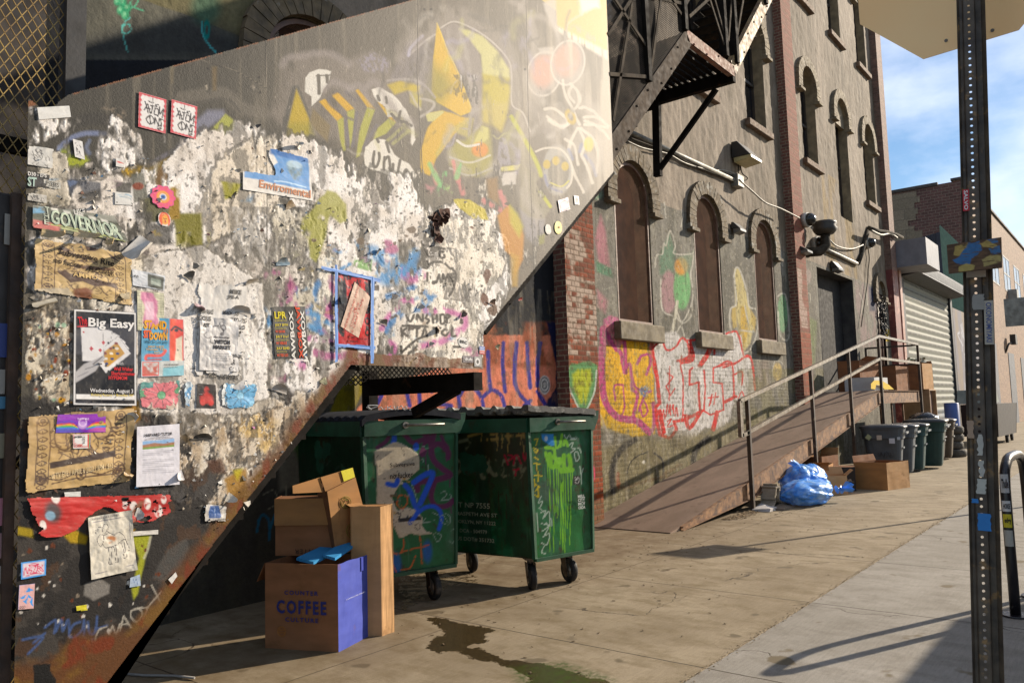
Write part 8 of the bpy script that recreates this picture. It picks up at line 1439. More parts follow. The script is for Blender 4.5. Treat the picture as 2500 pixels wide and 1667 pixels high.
r1,M1=bin_('wheelie_bin','grey wheelie bin with four paper stickers and black scrawl, nearest the cartons',18.35,4.50,'#454c52',1.02,'#3c4044',.15)
for i,(y_,z_,w_,c,rt)in enumerate(((.26,.87,.10,'#9aa07a',.7),(.05,.86,.10,'#b5a99a',0),(-.19,.79,.11,'#b9bcc4',0),(-.32,.84,.06,'#a9b4be',0))):
 m=MB();cx_=-.372;V=[(cx_,y_+math.cos(rt+k*1.5708+.785)*w_*.7,z_+math.sin(rt+k*1.5708+.785)*w_*.7)for k in range(4)];m.add(V+[(x-.003,y,z)for x,y,z in V],[(0,1,2,3),(4,5,6,7)]);m.xf(M1).build('bin_sticker',flat('bs%d'%i,c),r1)
m=MB()
for k in range(9):r=random.Random(k);m.tube([(-.325+.03*(z_-.4)*0-.0,y_,z_)for y_,z_ in spl([(.08-.04*k*.8+r.uniform(-.03,.03),.42+r.uniform(0,.16))for _ in range(4)],4)],.004,4)
m.xf(M1).build('scrawl',blk,r1)
bin_('wheelie_bin','second grey wheelie bin mostly hidden behind the stickered one',19.3,4.46,'#4a5157',1.0,'#3c4044',.1)
r3,_=bin_('wheelie_bin','slim dark teal wheelie bin between the grey bins and the big green bin',20.1,4.40,'#1b4141',1.0,'#2a2f30',.1)
bin_('wheelie_bin','large dark green wheelie bin with a bulging black lid',21.1,4.22,'#183c36',1.06,'#2c2e2e',.12)
bin_('wheelie_bin','brown wheelie bin just past the dark green one',23.5,4.62,'#463a2c',1.02,'#4a4238',0);bin_('wheelie_bin','brown wheelie bin nearest the stack of tyres',24.3,4.55,'#524432',1.0,'#51483c',.1)
m=MB();rnd=random.Random(4)
ply=MB();bm=bmesh.new();bmesh.ops.create_icosphere(bm,subdivisions=4,radius=1);V=np.array([v.co[:]for v in bm.verts]);s=1+.5*(fbm(V[:,0]*2+3,V[:,1]*2+V[:,2]*2,5,4)-.5);P=V*s[:,None]*np.array((.4,.36,.2))+np.array((22.3,4.5,1.12))
ply.add([tuple(q)for q in P],[tuple(v.index for v in f.verts)for f in bm.faces]);bm.free();ply.sm=[True]*len(ply.f);tag(ply.build('trash_bag',pm('black_bag','#1c1c1f','#2d2d31',9,rough=.2,bs=12,bstr=.8,bd=.03)),'shiny black rubbish bag bulging behind the dark green bin lid','trash bag')
m=MB();m.box((22.0,4.3,0),(22.6,4.8,.98));tag(m.build('barrel_box',pm('dark_tub','#2b2d30','#1f2022',5,rough=.5),None,bevel=.05),'dark tub under the shiny black bag','tub')
for i in range(4):
 m=MB();r=.33-.012*i;m.lathe([(.19,.02),(.24,.0),(r-.03,.005),(r,.05),(r,.16),(r-.03,.205),(.24,.21),(.19,.19),(.19,.02)],(25.35+.03*((i*7)%3-1),4.42+.03*((i*5)%3-1),.215*i),'z',40)
 tag(m.build('tyre',pm('tyre_rubber','#524c42','#3b372f',10,rough=.85,bs=50,bstr=.4)),'worn tyre %s of the stack beside the brown bins'%('at the bottom','second from the bottom','second from the top','at the top')[i],'tyre','stacked tyres')
m=MB();m.lathe([(.001,1.5),(.18,1.5),(.20,1.48),(.20,0)],(27.0,4.65,0),'z',28);tag(m.build('bollard',pm('blue_paint','#34528f','#2a447a',4,rough=.5)),'thick blue painted steel bollard behind the tyres','bollard')
carton('fruit_box','white banana carton with a big yellow banana printed on it',(20.9,5.25),(22.0,5.2),(20.7,5.9),.34,(flat('white_card','#b5b4b2'),flat('white_card','#b5b4b2'),cdd),z=RZ,top=True)
m=MB();q=[(300,780),(300,730),(330,700),(400,700),(470,740),(520,785),(430,785),(400,750),(350,740),(340,785)];P=[on(*p_,1,5.15)for p_ in Z8(q)]
m.poly(P);tag(m.build('banana_print',ink('#c9a90e')),'yellow banana print on the white carton front','print')
carton('cardboard_box','tall brown carton behind the banana carton on the landing',(21.0,5.6),(22.6,5.5),(20.9,6.1),.78,(cdd,cdd,cdd),z=RZ,flaps=(('r',.2,30),));carton('cardboard_box','brown carton at the end of the landing beside the rail',(22.7,5.15),(23.9,5.1),(22.6,5.8),.66,(cdd,cdd,cdd),z=RZ,flaps=(('k',.2,70),))
cab=thing('cabinet','dark open-fronted wooden cabinet standing past the landing','cabinet',(25.4,5.2,0));cw=pm('cabinet_wood','#6b4a34','#543a2a',5,rough=.6)
m=MB();m.box((25.1,4.85,0),(25.13,5.6,1.88));m.box((25.1,4.85,1.88),(26.0,5.6,1.92));m.box((25.97,4.85,0),(26.0,5.6,1.88));m.build('frame',pm('cabinet_edge','#a3805a','#8a6a48',5,rough=.6),cab);m=MB();m.box((25.13,4.95,0),(25.97,5.6,1.88));m.build('interior',cw,cab)
carton('cardboard_box','sunlit carton with rubbish on top of the dark cabinet',(24.9,4.95),(25.75,4.85),(24.8,5.5),.74,(cdd,cdl,cdd),z=1.92,flaps=(('b',.1,60),),top=True)  # sunlit front in lighter card, other faces in darker: light carried by colour
m=MB();rnd=random.Random(6)
for i in range(40):c=Vector((rnd.uniform(24.95,25.7),rnd.uniform(5.0,5.4),2.70+rnd.random()*.1));m.bar(c,c+Vector((rnd.uniform(-.15,.15),rnd.uniform(-.1,.1),rnd.uniform(-.03,.08))),.08,.004)
o=m.build('loose_packaging',pm('packaging','#8fa08a','#b9b6ae',6,rough=.6));o['kind']='stuff'
m=MB();P=[on(*q,2,.012)for q in D_([(275,1545),(330,1550),(400,1551),(447,1556)])];m.tube(P,.008,6);tag(m.build('plastic_strip',flat('pale_plastic','#8f8b86')),'thin pale plastic strip lying in the shade under the stair','strip')
def wl_(label,q_l,q_r,top,hgt,dep=.22,cols=('#2b2822','#b5a878')):
 a=on(*q_l,1,WY-.1);root=thing('wall_lamp',label,'wall lamp',(a.x,WY,a.z));x0,z0_=a.x,a.z;w_=q_r
 m=MB();m.hexa([(x0,WY-dep,z0_),(x0+w_,WY-dep,z0_),(x0+w_,WY-.02,z0_),(x0,WY-.02,z0_),(x0,WY-dep*.35,z0_+hgt),(x0+w_,WY-dep*.35,z0_+hgt),(x0+w_,WY-.02,z0_+hgt),(x0,WY-.02,z0_+hgt)]);m.build('housing',pm('lampcol'+cols[0],cols[0],None,6,rough=.5),root,bevel=.01)
 m=MB();m.hexa([(x0+.02,WY-dep-.012,z0_-.06),(x0+w_-.02,WY-dep-.012,z0_-.06),(x0+w_-.02,WY-.06,z0_-.10),(x0+.02,WY-.06,z0_-.10),(x0+.01,WY-dep-.008,z0_),(x0+w_-.01,WY-dep-.008,z0_),(x0+w_-.01,WY-.05,z0_),(x0+.01,WY-.05,z0_)]);m.build('lens',pm('lamplens'+cols[1],cols[1],None,6,rough=.3),root,bevel=.006);return root
wl_('beige floodlight with a dark hood high between the arched windows and pilaster',Z3([(1160,1290)])[0],.62,0,.34,.42)
wl_('small box lamp between the second and third screened windows',Z2([(950,500)])[0],.34,0,.14,.2,('#35332f','#6f6d68'));wl_('small box lamp on the brick pilaster beside the grey doors',Z2([(1310,632)])[0],.4,0,.16,.36,('#35332f','#6f6d68'));wl_('small box lamp centred over the grey double doors',Z4([(470,885)])[0],.5,0,.2,.22,('#35332f','#6f6d68'))
def pipe(name,label,P,r,mt,Z=Z3,y=None,cat='conduit',kink=4):
 m=MB();m.tube([on(*q,1,y or WY-.06)for q in(spl(Z(P),kink)if kink else Z(P))],r,8);return tag(m.build(name,mt),label,cat)
gz=pm('conduit_grey','#8f8c82','#67635a',8,rough=.55,metal=.2,spec=.3);gd_=pm('cable_dark','#4a443a','#332e27',8,rough=.9,spec=.1)
pipe('conduit','straight silver conduit running down over the first arched window',[(295,1085),(1170,1490)],.045,gz,kink=0)
pipe('cable','slack pale cable looping under the silver conduit',[(265,1155),(400,1215),(600,1260),(750,1340),(950,1395),(1080,1400),(1200,1450)],.014,gz,cat='cable');pipe('cable','darker second cable sagging along the silver conduit',[(290,1130),(450,1190),(620,1250),(820,1360),(1000,1430),(1170,1500)],.015,gd_,cat='cable')
pipe('cable','thin cable dropping from the floodlight to the junction box',[(1185,1330),(1185,1440)],.012,gd_,cat='cable',kink=0);pipe('cable','thin looped cable hanging from the floodlight',[(1200,1335),(1215,1420),(1260,1460),(1240,1480),(1190,1478)],.012,gd_,cat='cable')
a=on(*Z3([(1178,1485)])[0],1,WY-.1);m=MB();m.box((a.x-.12,WY-.16,a.z-.13),(a.x+.2,WY-.0,a.z+.13));tag(m.build('junction_box',gz,bevel=.01),'small metal junction box at the end of the silver conduit','junction box')
pipe('cable','long pale cable from the junction box across the brick pilaster to the first camera',[(975,215),(1060,290),(1130,350),(1220,385),(1330,440)],.018,gz,Z2,6.12,'cable');pipe('cable','double cable from the first camera to the hooded fixture',[(245,485),(290,500),(355,560)],.03,gd_,Z4,cat='cable')
pipe('conduit','sloping conduit pair over the doors',[(340,700),(500,770),(670,850)],.05,gz,Z4,kink=0);pipe('conduit','dark conduit just above the sloping pair over the doors',[(370,695),(520,760),(660,835)],.03,gd_,Z4,kink=0);pipe('conduit','steep conduit rising from the door pipes to the bent arm',[(680,850),(715,760),(735,660),(775,540)],.06,gd_,Z4,kink=0)
pipe('conduit','thick bent pipe crossing the brick corner',[(770,545),(850,570),(930,580),(1000,600),(1055,628)],.055,gd_,Z4,6.1,kink=0);pipe('conduit','pale pipe below the bent pipe at the brick corner',[(780,560),(870,605),(950,595),(1010,630)],.035,gz,Z4,6.1)
pipe('cable','white cable drooping between the two cameras',[(425,630),(480,690),(560,720),(640,722),(720,690)],.022,gz,Z4,cat='cable');pipe('cable','thin black cable hanging down to the ramp railing',[(760,700),(775,800),(765,900),(760,1000),(735,1180),(705,1385)],.014,gd_,Z4,cat='cable')
def dome(label,q,y=WY,r=.18):
 a=on(*q,1,y);root=thing('security_camera',label,'camera',(a.x,y,a.z),'dome cameras on the wall');m=MB();m.cyl((a.x-.0,y,a.z),(-.2,-1,0),r,.14,20);m.build('camera_base',pm('cam_white','#b5b2a8','#8f8c82',5,rough=.4),root);m=MB();m.lathe([(r*.9*math.cos(t),-r*.95*math.sin(t))for t in np.linspace(0,1.57,8)],(a.x-.03,y-.14,a.z),'y',20);m.build('camera_dome',pm('cam_dark','#26241f',None,5,rough=.2),root)
dome('dome camera on the brick pilaster where the cable ends',Z4([(215,485)])[0],6.2);dome('dome camera below the hooded fixture left of the doors',Z4([(305,690)])[0],WY,.2);dome('dome camera under the bent pipe right of the doors',Z4([(745,680)])[0],WY,.17)
a=on(*Z4([(400,600)])[0],1,WY-.4);root=thing('hooded_fixture','dark ribbed hooded fixture on a bent arm above the doors','fixture',tuple(a));m=MB();m.tube([(a.x-.35,WY,a.z-.45),(a.x-.2,WY-.3,a.z-.45),(a.x,WY-.4,a.z-.3),(a.x,WY-.4,a.z-.02)],.12,10);m.build('bent_arm',gd_,root);m=MB();m.lathe([(.02,.32),(.27,.32),(.30,.26),(.26,.20),(.30,.14),(.26,.06),(.2,0),(.02,0)],tuple(a),'z',24);m.build('hood',pm('hood_dark','#3a352c','#26221c',6,rough=.5),root)
SY=6.4
sh=thing('roller_shutter_garage','low garage front with a pale perforated roller shutter and metal awning box','garage',(34,SY,0))
x0,x1,zt=30.5,38.7,5.95;m=MB();P=[];
def slatprof(z):return .05*math.sin(z*2*math.pi/.26)
zz=np.arange(0,zt,.033);A,B_=np.meshgrid(np.linspace(x0,x1,300),zz);ys=SY+.12-.045*np.abs(np.sin(B_*math.pi/.26));hole=(np.abs((A/.17)%1-.5)<.38)*(np.abs((B_/.26)%1-.5)<.16)*(B_>1.2);q=Paint(A,B_,A,B_,L_('#96978a'));i=np.arange(q.u.size);q.over(i,hole.ravel()*.93,L_('#3c3a36'));q.over(i,(q.z<1.2)*.75,L_('#5f6b7c'));q.over(i,sstep(q.n(2,.6,4),.5,.7)*.3,L_('#8f8c7c'))
grid_mesh('shutter_curtain',np.stack([A,ys,B_],-1),None,vcm('shutter_paint',.8,20,.08,.05,.002,.4),sh,rgb=q.rgb)
m=MB();m.box((28.5,SY-.02,0),(29.2,SY+.5,8.4));m.build('red_column',pm('oxblood_paint',''),sh);m=MB();m.box((29.2,SY-.1,0),(29.5,SY+.3,6.6));m.build('downpipe',pm('salmon_pipe','#b58a78','#8f6455',4,rough=.5),sh)
m=MB();m.box((38.7,SY,0),(39.1,SY+.4,6));m.build('shutter_jamb',pm('jamb_dark','#26292e','#1b1d21',4,rough=.6),sh);m=MB();m.box((29.5,SY+.05,0),(30.5,SY+.4,6.6));m.build('shutter_jamb',pm('jamb_dark','#26292e','#1b1d21',4,rough=.6),sh)
m=MB();m.hexa([(30.2,SY-.55,6.05),(39.2,SY-.55,6.05),(39.2,SY+.2,5.95),(30.2,SY+.2,5.95),(30.2,SY-.5,6.5),(39.2,SY-.5,6.5),(39.2,SY+.2,6.75),(30.2,SY+.2,6.75)]);m.build('shutter_housing',pm('housing_white','#9c9b94','#7d7c75',5,rough=.4),sh,bevel=.02)
m.box((28.6,5.3,6.05),(30.6,8,6.95));m.build('awning_box',pm('awning_grey','#7d7d82','#6a6a70',3,rough=.5),sh)
m=MB();m.box((29.2,SY+.3,6.5),(39.0,SY+5,6.8));m.build('garage_roof',pm('roof_felt','#4a4846',None,3,rough=.9),sh)
cor=thing('corrugated_shed','green corrugated metal shed with a dark shaded end above the roller shutter','shed',(38,SY+1,6))
def corr(name,A,B_,z0_,z1a,z1b,mt,n=90):
 m=MB();A,B_=Vector(A),Vector(B_);nn=(B_-A).cross(Vector((0,0,1))).normalized()
 for i in range(n):
  t0,t1=i/n,(i+1)/n;a=A+(B_-A)*t0+nn*(.05*(i%2));b=A+(B_-A)*t1+nn*(.05*((i+1)%2));m.quad((a.x,a.y,z0_),(b.x,b.y,z0_),(b.x,b.y,z1a+(z1b-z1a)*t1),(a.x,a.y,z1a+(z1b-z1a)*t0))
 return m.build(name,mt,cor)
tl=on(*Z4([(1370,525)])[0],1,SY+.3);xr=on(*Z4([(1600,700)])[0],1,SY+.3);corr('green_side',(tl.x,SY+.3,0),(44.7,SY+.3,0),5.6,tl.z,tl.z-.2,pm('green_sheet','#5f7a63','#4d6753',4,rough=.5),80);corr('dark_end',(tl.x,SY+6,0),(tl.x,SY+.3,0),5,tl.z-1.2,tl.z-.3,pm('shaded_sheet','#2c2f3c','#20222c',4,rough=.6),60)  # end sheet stands in shadow; that shade is put into its dark colour
def graf(q):
 i=np.arange(q.u.size);q.over(i,sstep(q.n(1.2,.5,3),.4,.6)*.7,L_('#7c7e8c'));rnd=random.Random(2);q.over(i,(q.z<2)*.4*(q.x>40),L_('#8a5a4a'))
 for k in range(16):a,b=rnd.uniform(39.6,43),rnd.uniform(1.5,5);q.line([(a,b),(a+rnd.uniform(-.6,.6),b+rnd.uniform(-.6,.3)),(a+rnd.uniform(-.5,.8),b+rnd.uniform(-.9,.5))],.10,L_('#b9bac0'))
 return .01*q.n(4,4)
def gw_(q):q.u,q.v=q.x,q.z;q.rgb[:]=L_('#8f8377');return graf(q)
gwall=painted_face('graffiti_wall',39.1,46,0,5.6,SY,.05,gw_,vcm('garage_wall',.8,20,.2,.3));tag(gwall,'low wall sprayed with white scribbles between the shutter and the far block','wall')
fb=thing('brick_block','long tan brick industrial block with tall multi-pane windows at the end of the street','building',(60,8,0))
YB=6.45;xB=44.8;zB=12.6;fbr=brickm('far_brick','#987a62','#7d6350','#857562',bw=.3,bh=.12,ms=.012,bstr=.3);ebr=brickm('far_end_brick','#6b4a42','#583e37','#7a6a5c',bw=.34,bh=.15,ms=.014,bstr=.3)
wins=[(on(*Z4([(a,b)])[0],1,YB),on(*Z4([(c,d)])[0],1,YB))for a,b,c,d in((1903,750,1990,1120),(1977,820,2060,1160),(2050,880,2130,1210))]
m=MB();m.box((xB,YB,0),(120,YB+.4,zB));m.build('street_wall',fbr,fb);m=MB();m.box((xB-.1,YB-.1,zB),(120,YB+.5,zB+.12));m.build('coping',pm('coping_dark','#4c4640',None,3,rough=.8),fb)
m=MB();m.box((xB-.02,YB+.02,0),(xB+.2,20,zB-.05));m.build('end_wall',ebr,fb)
cbk=brickm('concrete_block','#8a7c66','#7b6f5b','#6f6454',bw=1.3,bh=.55,ms=.02,bstr=.2);m=MB();rnd=random.Random(1)
for k in range(28):z0_=4+k*.3;yk=YB+1.5+rnd.uniform(-.35,.35)+(.8 if k>16 else 0);m.box((xB-.05,yk,z0_),(xB,20,z0_+.3))
m.build('block_patch',cbk,fb);m=MB();m.box((xB-.1,YB+1.1,zB-.1),(xB+.1,20,zB+.06));m.build('coping',MATS['coping_dark'],fb)
for y in(10.2,12.5,15):m=MB();m.cyl((xB,y,zB),(0,0,1),.1,.2,8);m.build('vent_stub',MATS['coping_dark'],fb)
wx=[wins[0][0].x+i*5.2 for i in range(-1,14)]
for i,x in enumerate(wx):
 z0_,z1_=8.3,10.5
 f=MB();
 for a in(0,.5,1):f.box((x+a*2.9-.06,YB-.02,z0_),(x+a*2.9+.06,YB+.06,z1_))
 for zz_ in(z0_,(z0_+z1_)/2,z1_):f.box((x,YB-.02,zz_-.05),(x+2.9,YB+.06,zz_+.05))
 wn=f.build('window',pm('win_white','#a9a49c',None,3,rough=.5),fb);d=MB();d.quad((x,YB-.005,z0_),(x+2.9,YB-.005,z0_),(x+2.9,YB-.005,z1_),(x,YB-.005,z1_));d.build('pane',pm('far_glass','#6f86a8','#39424f',.4,rough=.15,bstr=0),wn)
for x,w_,z0_,z1_ in((47.5,4.2,.6,4.6),(56.5,2.6,0,4.3),(62.5,2.7,0,4.2),(69,3.7,0,4.4)):d=MB();d.box((x,YB-.03,z0_),(x+w_,YB-.006,z1_));d.build('steel_door',pm('far_door','#5b5f66','#474a50',3,rough=.6),fb)
d=MB();d.box((wx[1]+1.1,YB-.5,7.8),(wx[1]+2,YB,8.4));tag(d.build('air_conditioner',pm('ac_white','#8f8e88',None,4,rough=.5)),'window air conditioner under a tall window of the tan block','air conditioner')
d=MB();a=on(*Z8([(1655,310)])[0],1,YB-.3);d.box((a.x-.4,YB-.5,a.z-.3),(a.x+.4,YB-.2,a.z+.3));d.tube([(a.x-.3,YB-.3,a.z-.2),(a.x-1.1,YB-.2,a.z-.3),(a.x-1.1,YB,a.z-.8)],.06,6);tag(d.build('floodlight',pm('lampcol#2b2822','')),'grey floodlight on the lower wall of the tan block','wall lamp')
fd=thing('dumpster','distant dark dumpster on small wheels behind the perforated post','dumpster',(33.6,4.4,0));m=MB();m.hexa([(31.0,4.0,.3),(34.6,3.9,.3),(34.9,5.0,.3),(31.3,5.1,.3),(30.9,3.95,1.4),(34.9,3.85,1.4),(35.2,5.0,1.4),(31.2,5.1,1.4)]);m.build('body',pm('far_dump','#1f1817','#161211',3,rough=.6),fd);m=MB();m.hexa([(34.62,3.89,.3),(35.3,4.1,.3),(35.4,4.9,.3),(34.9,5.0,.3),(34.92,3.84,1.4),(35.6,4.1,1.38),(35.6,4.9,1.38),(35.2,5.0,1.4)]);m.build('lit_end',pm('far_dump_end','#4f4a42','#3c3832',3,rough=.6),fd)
for x,y in((33.4,4.05),(35.1,4.1)):m=MB();m.lathe([(.02,-.04),(.2,-.04),(.2,.04),(.02,.04)],(x,y,.2),'y',18);m.build('wheel',rub,fd)
m=MB();m.prism([(31.5,4.4,1.9),(34.4,4.4,1.9),(34.9,4.4,1.45),(31.2,4.4,1.42)],(0,.8,0));m.build('lid',pm('far_lid','#7a837a','#626a62',3,rough=.5),fd)
def P_(u,v,d):a=ray(u,v);return Vector(tuple(a*(d/FPX)))+Vector((0,0,CAMH))
pb,ptp=P_(2413,1690,2.62),P_(2368,-30,2.90);ax_=(pb-ptp).normalized();bot=pb+ax_*((pb.z)/-ax_.z);top_=ptp-ax_*.6;up=-ax_
fw=Vector((pb.x,pb.y,0)).normalized();sd_=up.cross(fw).normalized();fw=sd_.cross(up).normalized()*1
if sd_.dot(Vector((RM[0,0],RM[1,0],0)))<0:sd_=-sd_
pole=thing('sign_post','dark perforated steel sign post leaning slightly, stuck with torn stickers','sign post',tuple(bot));L=(top_-bot).length
pmt=pm('post_steel','#5c4f3f','#3a3026',14,rough=.55,metal=.1,c3='#8a6a40',s3=22,t3=(.58,.68),bs=80,bstr=.3);tilt=fw*1;A_=fw
m=MB();hw=.0175;ft=.004;r=.0046;sp_=.0254;n=int(L/sp_)
off0=-sd_*.006
for i in range(n):
 c=bot+up*(sp_*(i+.5))+off0;ca=math.atan2(sp_/2,hw);T16=sorted(t+k for k in(0,math.pi)for t in(0,ca/2,ca,(ca+math.pi/2)/2,math.pi/2,(math.pi*1.5-ca)/2,math.pi-ca,math.pi-ca/2));ring=[c+sd_*(r*math.cos(t))+up*(r*math.sin(t))for t in T16];sq=[]
 for t in T16:
  a,b=math.cos(t),math.sin(t);k=1/max(abs(a)/hw,abs(b)/(sp_/2));sq.append(c+sd_*(a*k)+up*(b*k))
 m.add(ring+sq,[(j,(j+1)%16,16+(j+1)%16,16+j)for j in range(16)]);m.add([p_+fw*ft for p_ in ring]+ring,[(j,(j+1)%16,16+(j+1)%16,16+j)for j in range(16)])
m.build('perforated_web',pmt,pole)
for s,ww,dd in((-1,.020,.012),(1,.034,.022)):
 m=MB();a=off0+sd_*(s*hw);b=a+sd_*(s*.004)-fw*(-dd);c=a+sd_*(s*(ww+.004))+fw*dd;d_=c-fw*.0+sd_*(s*.006)-fw*dd*.9
 pts=[a,a+sd_*s*.002+fw*dd,a+sd_*s*ww*.7+fw*dd,a+sd_*s*ww-fw*.001,a+sd_*s*(ww+.001)-fw*.004,a+sd_*s*ww*.62+fw*(dd-.004),a+sd_*s*.004+fw*(dd-.004),a+fw*(-.003)]
 m.prism([bot+q_ for q_ in pts],up*L);m.build('flange',pmt,pole)
def pstick(label,v0,v1,c,a0=-.9,a1=.9,tx=None,off=.004,col='#1d1d20',name='sticker',jag=0):
 def at(v):d=(v-1690)/(-30-1690);return pb+(ptp-pb)*d
 A,B2_=at(v0)+off0,at(v1)+off0;s0,s1=sd_*hw*a0,sd_*hw*a1;rnd=random.Random(int(v0));e_=-fw*off;m=MB();n=7;l=[A+(B2_-A)*(k/n)+s0+sd_*rnd.uniform(-1,1)*jag for k in range(n+1)];rr=[A+(B2_-A)*(k/n)+s1+sd_*rnd.uniform(-1,1)*jag for k in range(n+1)]
 m.add([p_+e_ for p_ in l+rr],[(k,k+1,n+2+k,n+1+k)for k in range(n)]);o=m.build(name,flat('ps'+c.strip('#'),c,.5));tag(o,label,'sticker','stickers on the sign post')
 if tx:
  m=MB();V,F=text_tris(tx,.02);hgt=(B2_-A).length*.9;wd=(s1-s0).length*.62;m.add([A+(s0+s1)/2+(B2_-A).normalized()*(hgt*(a+.05))+sd_*((b-.5)*wd)+e_*1.4 for a,b in V],F);m.build('lettering',ink(col),o)
pstick('red diagonal sticker with white letters beside the holes high on the post',497,552,'#b5262c',-1.9,-.75,'SALVO',.002,'#d8d4d0');pstick('torn grey tape patch under the painted board',685,720,'#8c8272',-1.6,1.8);pstick('translucent grey sticker scrap below the tape patch',762,800,'#8a857c',-.6,1.4,jag=.003)
pstick('tall beige strip printed OKONOMIYAKI running down the post',778,885,'#a39a8a',1.3,2.9,'OKONOMIYAKI',.002,'#4a5580');pstick('rusty scraped patch low on the left flange of the post',1068,1110,'#9a8068',-2.1,-1.0,jag=.002);pstick('white torn residue strip around the holes below the scraped patch',1100,1150,'#a9a59a',-.4,.5,jag=.004);pstick('white residue patch above the blue sticker',1205,1240,'#a9a79c',-.7,.9,jag=.004);pstick('thin white residue drip above the residue patch',1162,1200,'#a9a59a',-.2,.6,jag=.004);pstick('bright blue torn sticker around the holes low on the post',1285,1325,'#1f6fb0',-.6,1.5,jag=.003);pstick('tiny blue paint scrap above the blue sticker',1252,1262,'#1f6fb0',-1.6,-.5,jag=.002)
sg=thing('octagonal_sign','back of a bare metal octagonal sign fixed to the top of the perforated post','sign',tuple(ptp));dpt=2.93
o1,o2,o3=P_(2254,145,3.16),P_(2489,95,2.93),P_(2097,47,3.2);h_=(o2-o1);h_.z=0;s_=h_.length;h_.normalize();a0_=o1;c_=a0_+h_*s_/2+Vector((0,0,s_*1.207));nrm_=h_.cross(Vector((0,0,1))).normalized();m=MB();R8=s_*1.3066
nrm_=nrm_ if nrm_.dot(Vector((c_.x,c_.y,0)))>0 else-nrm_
pts=[c_+h_*(R8*math.cos(t))+Vector((0,0,1))*(R8*math.sin(t))for t in[math.pi/8+k*math.pi/4 for k in range(8)]];m.prism([p_ for p_ in pts],nrm_*.003);m.build('sign_plate',pm('sign_back','#ffcd92','#fbc284',1.2,rough=.5,bs=40,bstr=.06),sg)  # warm ground bounce on the shaded back is put into this colour
for(u,v)in((2310,100),(2423,75)):q_=P_(u,v,2.85);t=(c_-Vector((0,0,CAMH))).dot(nrm_)/(q_-Vector((0,0,CAMH))).dot(nrm_);q_=Vector((0,0,CAMH))+(q_-Vector((0,0,CAMH)))*t;m=MB();m.cyl(q_-nrm_*.003,nrm_,.0065,.004,10);m.build('bolt_hole',pm('hole_grey','#6a6258',None,5),sg)
bq=[(2311,598),(2445,579),(2447,652),(2316,667)];P4=[P_(u,v,2.70+(.03 if u<2400 else 0))for u,v in bq];S,T=np.meshgrid(np.linspace(0,1,110),np.linspace(0,1,70));G=sum(np.array(c)[None,None]*w_[...,None]for c,w_ in zip(P4,((1-S)*(1-T),S*(1-T),S*T,(1-S)*T)))
q=Paint(S*100,T*60,S*1.2,T*.7,L_('#6b4f38'));i=np.arange(q.u.size);q.over(i,sstep(q.n(3,26,5,4),.45,.6)*.6,L_('#4a3526'));
for P,c in(([(14,6),(40,2),(38,20),(30,28),(12,24)],'#b59a55'),([(40,2),(60,1),(64,20),(54,30),(44,34),(40,46),(20,44),(8,34),(22,28)],'#3f6f9f'),([(20,48),(34,44),(50,50),(46,60),(18,60)],'#b8a25c'),([(60,6),(74,3),(90,14),(96,22),(80,18),(66,14)],'#b59a55'),([(76,20),(96,16),(98,30),(84,34)],'#466f98'),([(62,40),(80,32),(98,36),(98,50),(66,54)],'#b39e62'),([(74,2),(92,2),(94,12),(84,10)],'#48739c')):q.poly(P,L_(c),2,wob=2,ws=9,tex=(5,40,.25,.42))
bd_=thing('painted_board','weathered wooden board with flaking blue and yellow paint fixed across the sign post','board',tuple(P4[0]));grid_mesh('board_face',G,None,vcm('board_paint',.75,60,.25,.6,.003),bd_,rgb=q.rgb);m=MB();bk=[p_+fw*.002 for p_ in P4];m.hexa([bk[3],bk[2],bk[2]+fw*.014,bk[3]+fw*.014,bk[0],bk[1],bk[1]+fw*.014,bk[0]+fw*.014]);m.build('board_core',pm('board_wood','#5a4433',None,8),bd_)
rk=thing('bike_rack','black steel bicycle rack loop covered in stickers at the right edge','bike rack',(7.05,.80,0));rkm=pm('rack_black','#232024','#171519',8,rough=.3,c3='#8a867e',s3=7,t3=(.64,.69));rx,ry=on(2480,1503,2,0)[:2]
ang=R_(12);hx_=Vector((math.cos(ang),-math.sin(ang)*.35,0)).normalized();pts=[Vector((rx,ry,z))for z in(0,.4,.95)]+[Vector((rx,ry,1.02))+hx_*.03+Vector((0,0,.05)),Vector((rx,ry,1.13))+hx_*.10,Vector((rx,ry,1.17))+hx_*.22,Vector((rx,ry,1.17))+hx_*.55,Vector((rx,ry,1.08))+hx_*.70,Vector((rx,ry,.9))+hx_*.74,Vector((rx,ry,0))+hx_*.74]
pts=pts[:3]+spl(pts[2:9],4)[1:]+[pts[9]];m=MB();m.tube(pts,.037,14);m.build('loop',rkm,rk);m=MB();m.cyl((rx,ry,0),(0,0,1),.10,.014,20);m.build('foot_plate',rkm,rk);m=MB();m.cyl(tuple(Vector((rx,ry,0))+hx_*.74),(0,0,1),.10,.014,20);m.build('foot_plate',rkm,rk)
tc_=Vector((-rx,-ry,0)).normalized();sx_=Vector((-tc_.y,tc_.x,0));sx_=sx_ if sx_.dot(Vector((RM[0,0],RM[1,0],0)))>0 else-sx_
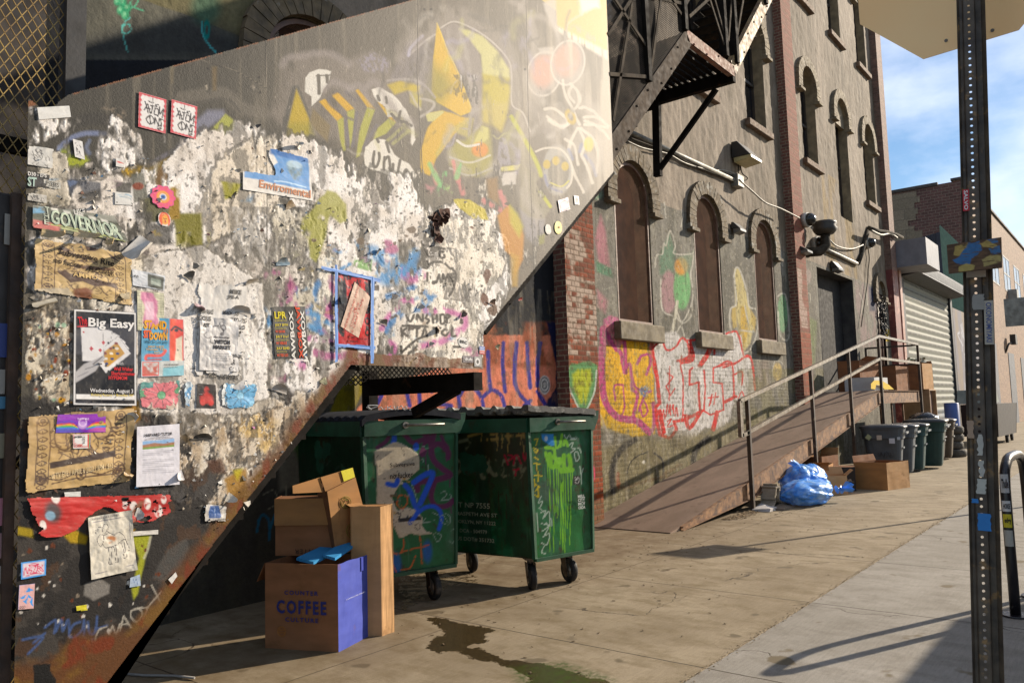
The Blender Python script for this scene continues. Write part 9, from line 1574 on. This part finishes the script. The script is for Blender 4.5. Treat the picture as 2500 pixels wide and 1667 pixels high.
for z0_,z1_,c,t_,lb in((.92,1.06,'#b5b3b0','Thulle','white worn sticker at the shoulder of the bike rack'),(.78,.86,'#c9c7c4','HORSE','white sticker reading HORSE QUEST on the bike rack'),(.66,.76,'#c9b92c','edgy','round yellow sticker on the bike rack'),(.52,.64,'#a9a69c','','torn beige sticker under the yellow one on the bike rack')):
 m=MB();n=6;B0=Vector((rx,ry,0));V=[B0+tc_*(.039*math.cos(t))+sx_*(.039*math.sin(t))+Vector((0,0,z))for z in(z0_,z1_)for t in np.linspace(-.9,.7,n)];m.add(V,[(k,k+1,n+k+1,n+k)for k in range(n-1)]);o=m.build('sticker',flat('rk'+c.strip('#'),c));tag(o,lb,'sticker','stickers on the bike rack')
 if t_:m=MB();V,F=text_tris(t_,.03);m.add([B0+tc_*.0415+sx_*((a-.5)*.045)+Vector((0,0,z0_+(z1_-z0_)*(.25+.5*b)))for a,b in V],F);m.build('lettering',ink('#26242a'),o)
sp2=thing('parking_sign','thin street sign pole with a small rectangular sign just beyond the right edge','sign post',(14.6,1.34,0));m=MB();m.tube([(14.6,1.34,0),(14.6,1.34,3.15)],.035,10);m.build('pole',gal,sp2);m=MB();m.box((14.56,1.02,2.74),(14.59,1.66,3.18));m.build('sign_plate',gal,sp2)
vn=thing('box_truck','white box truck parked at the kerb beyond the right edge','truck',(9.5,-2.6,0));twm=pm('truck_white','#b5b4b0','#9d9c98',3,rough=.4)
m=MB();m.box((6.0,-3.7,.75),(12.9,-1.42,3.0));m.build('cargo_box',twm,vn,bevel=.03);m=MB();m.prism([(4.0,-3.6,.5),(4.0,-3.6,1.4),(4.6,-3.6,2.3),(5.9,-3.6,2.4),(5.9,-3.6,.5)],(0,2.1,0));m.build('cab',twm,vn,bevel=.03);m=MB();m.box((4.2,-3.3,.45),(12.8,-1.8,.75));m.build('chassis',steel,vn)
for x in(4.9,10.9):
 for y in(-3.5,-1.8):m=MB();m.lathe([(.02,-.13),(.42,-.13),(.45,-.08),(.45,.08),(.42,.13),(.02,.13)],(x,y,.45),'y',24);m.build('wheel',rub,vn)
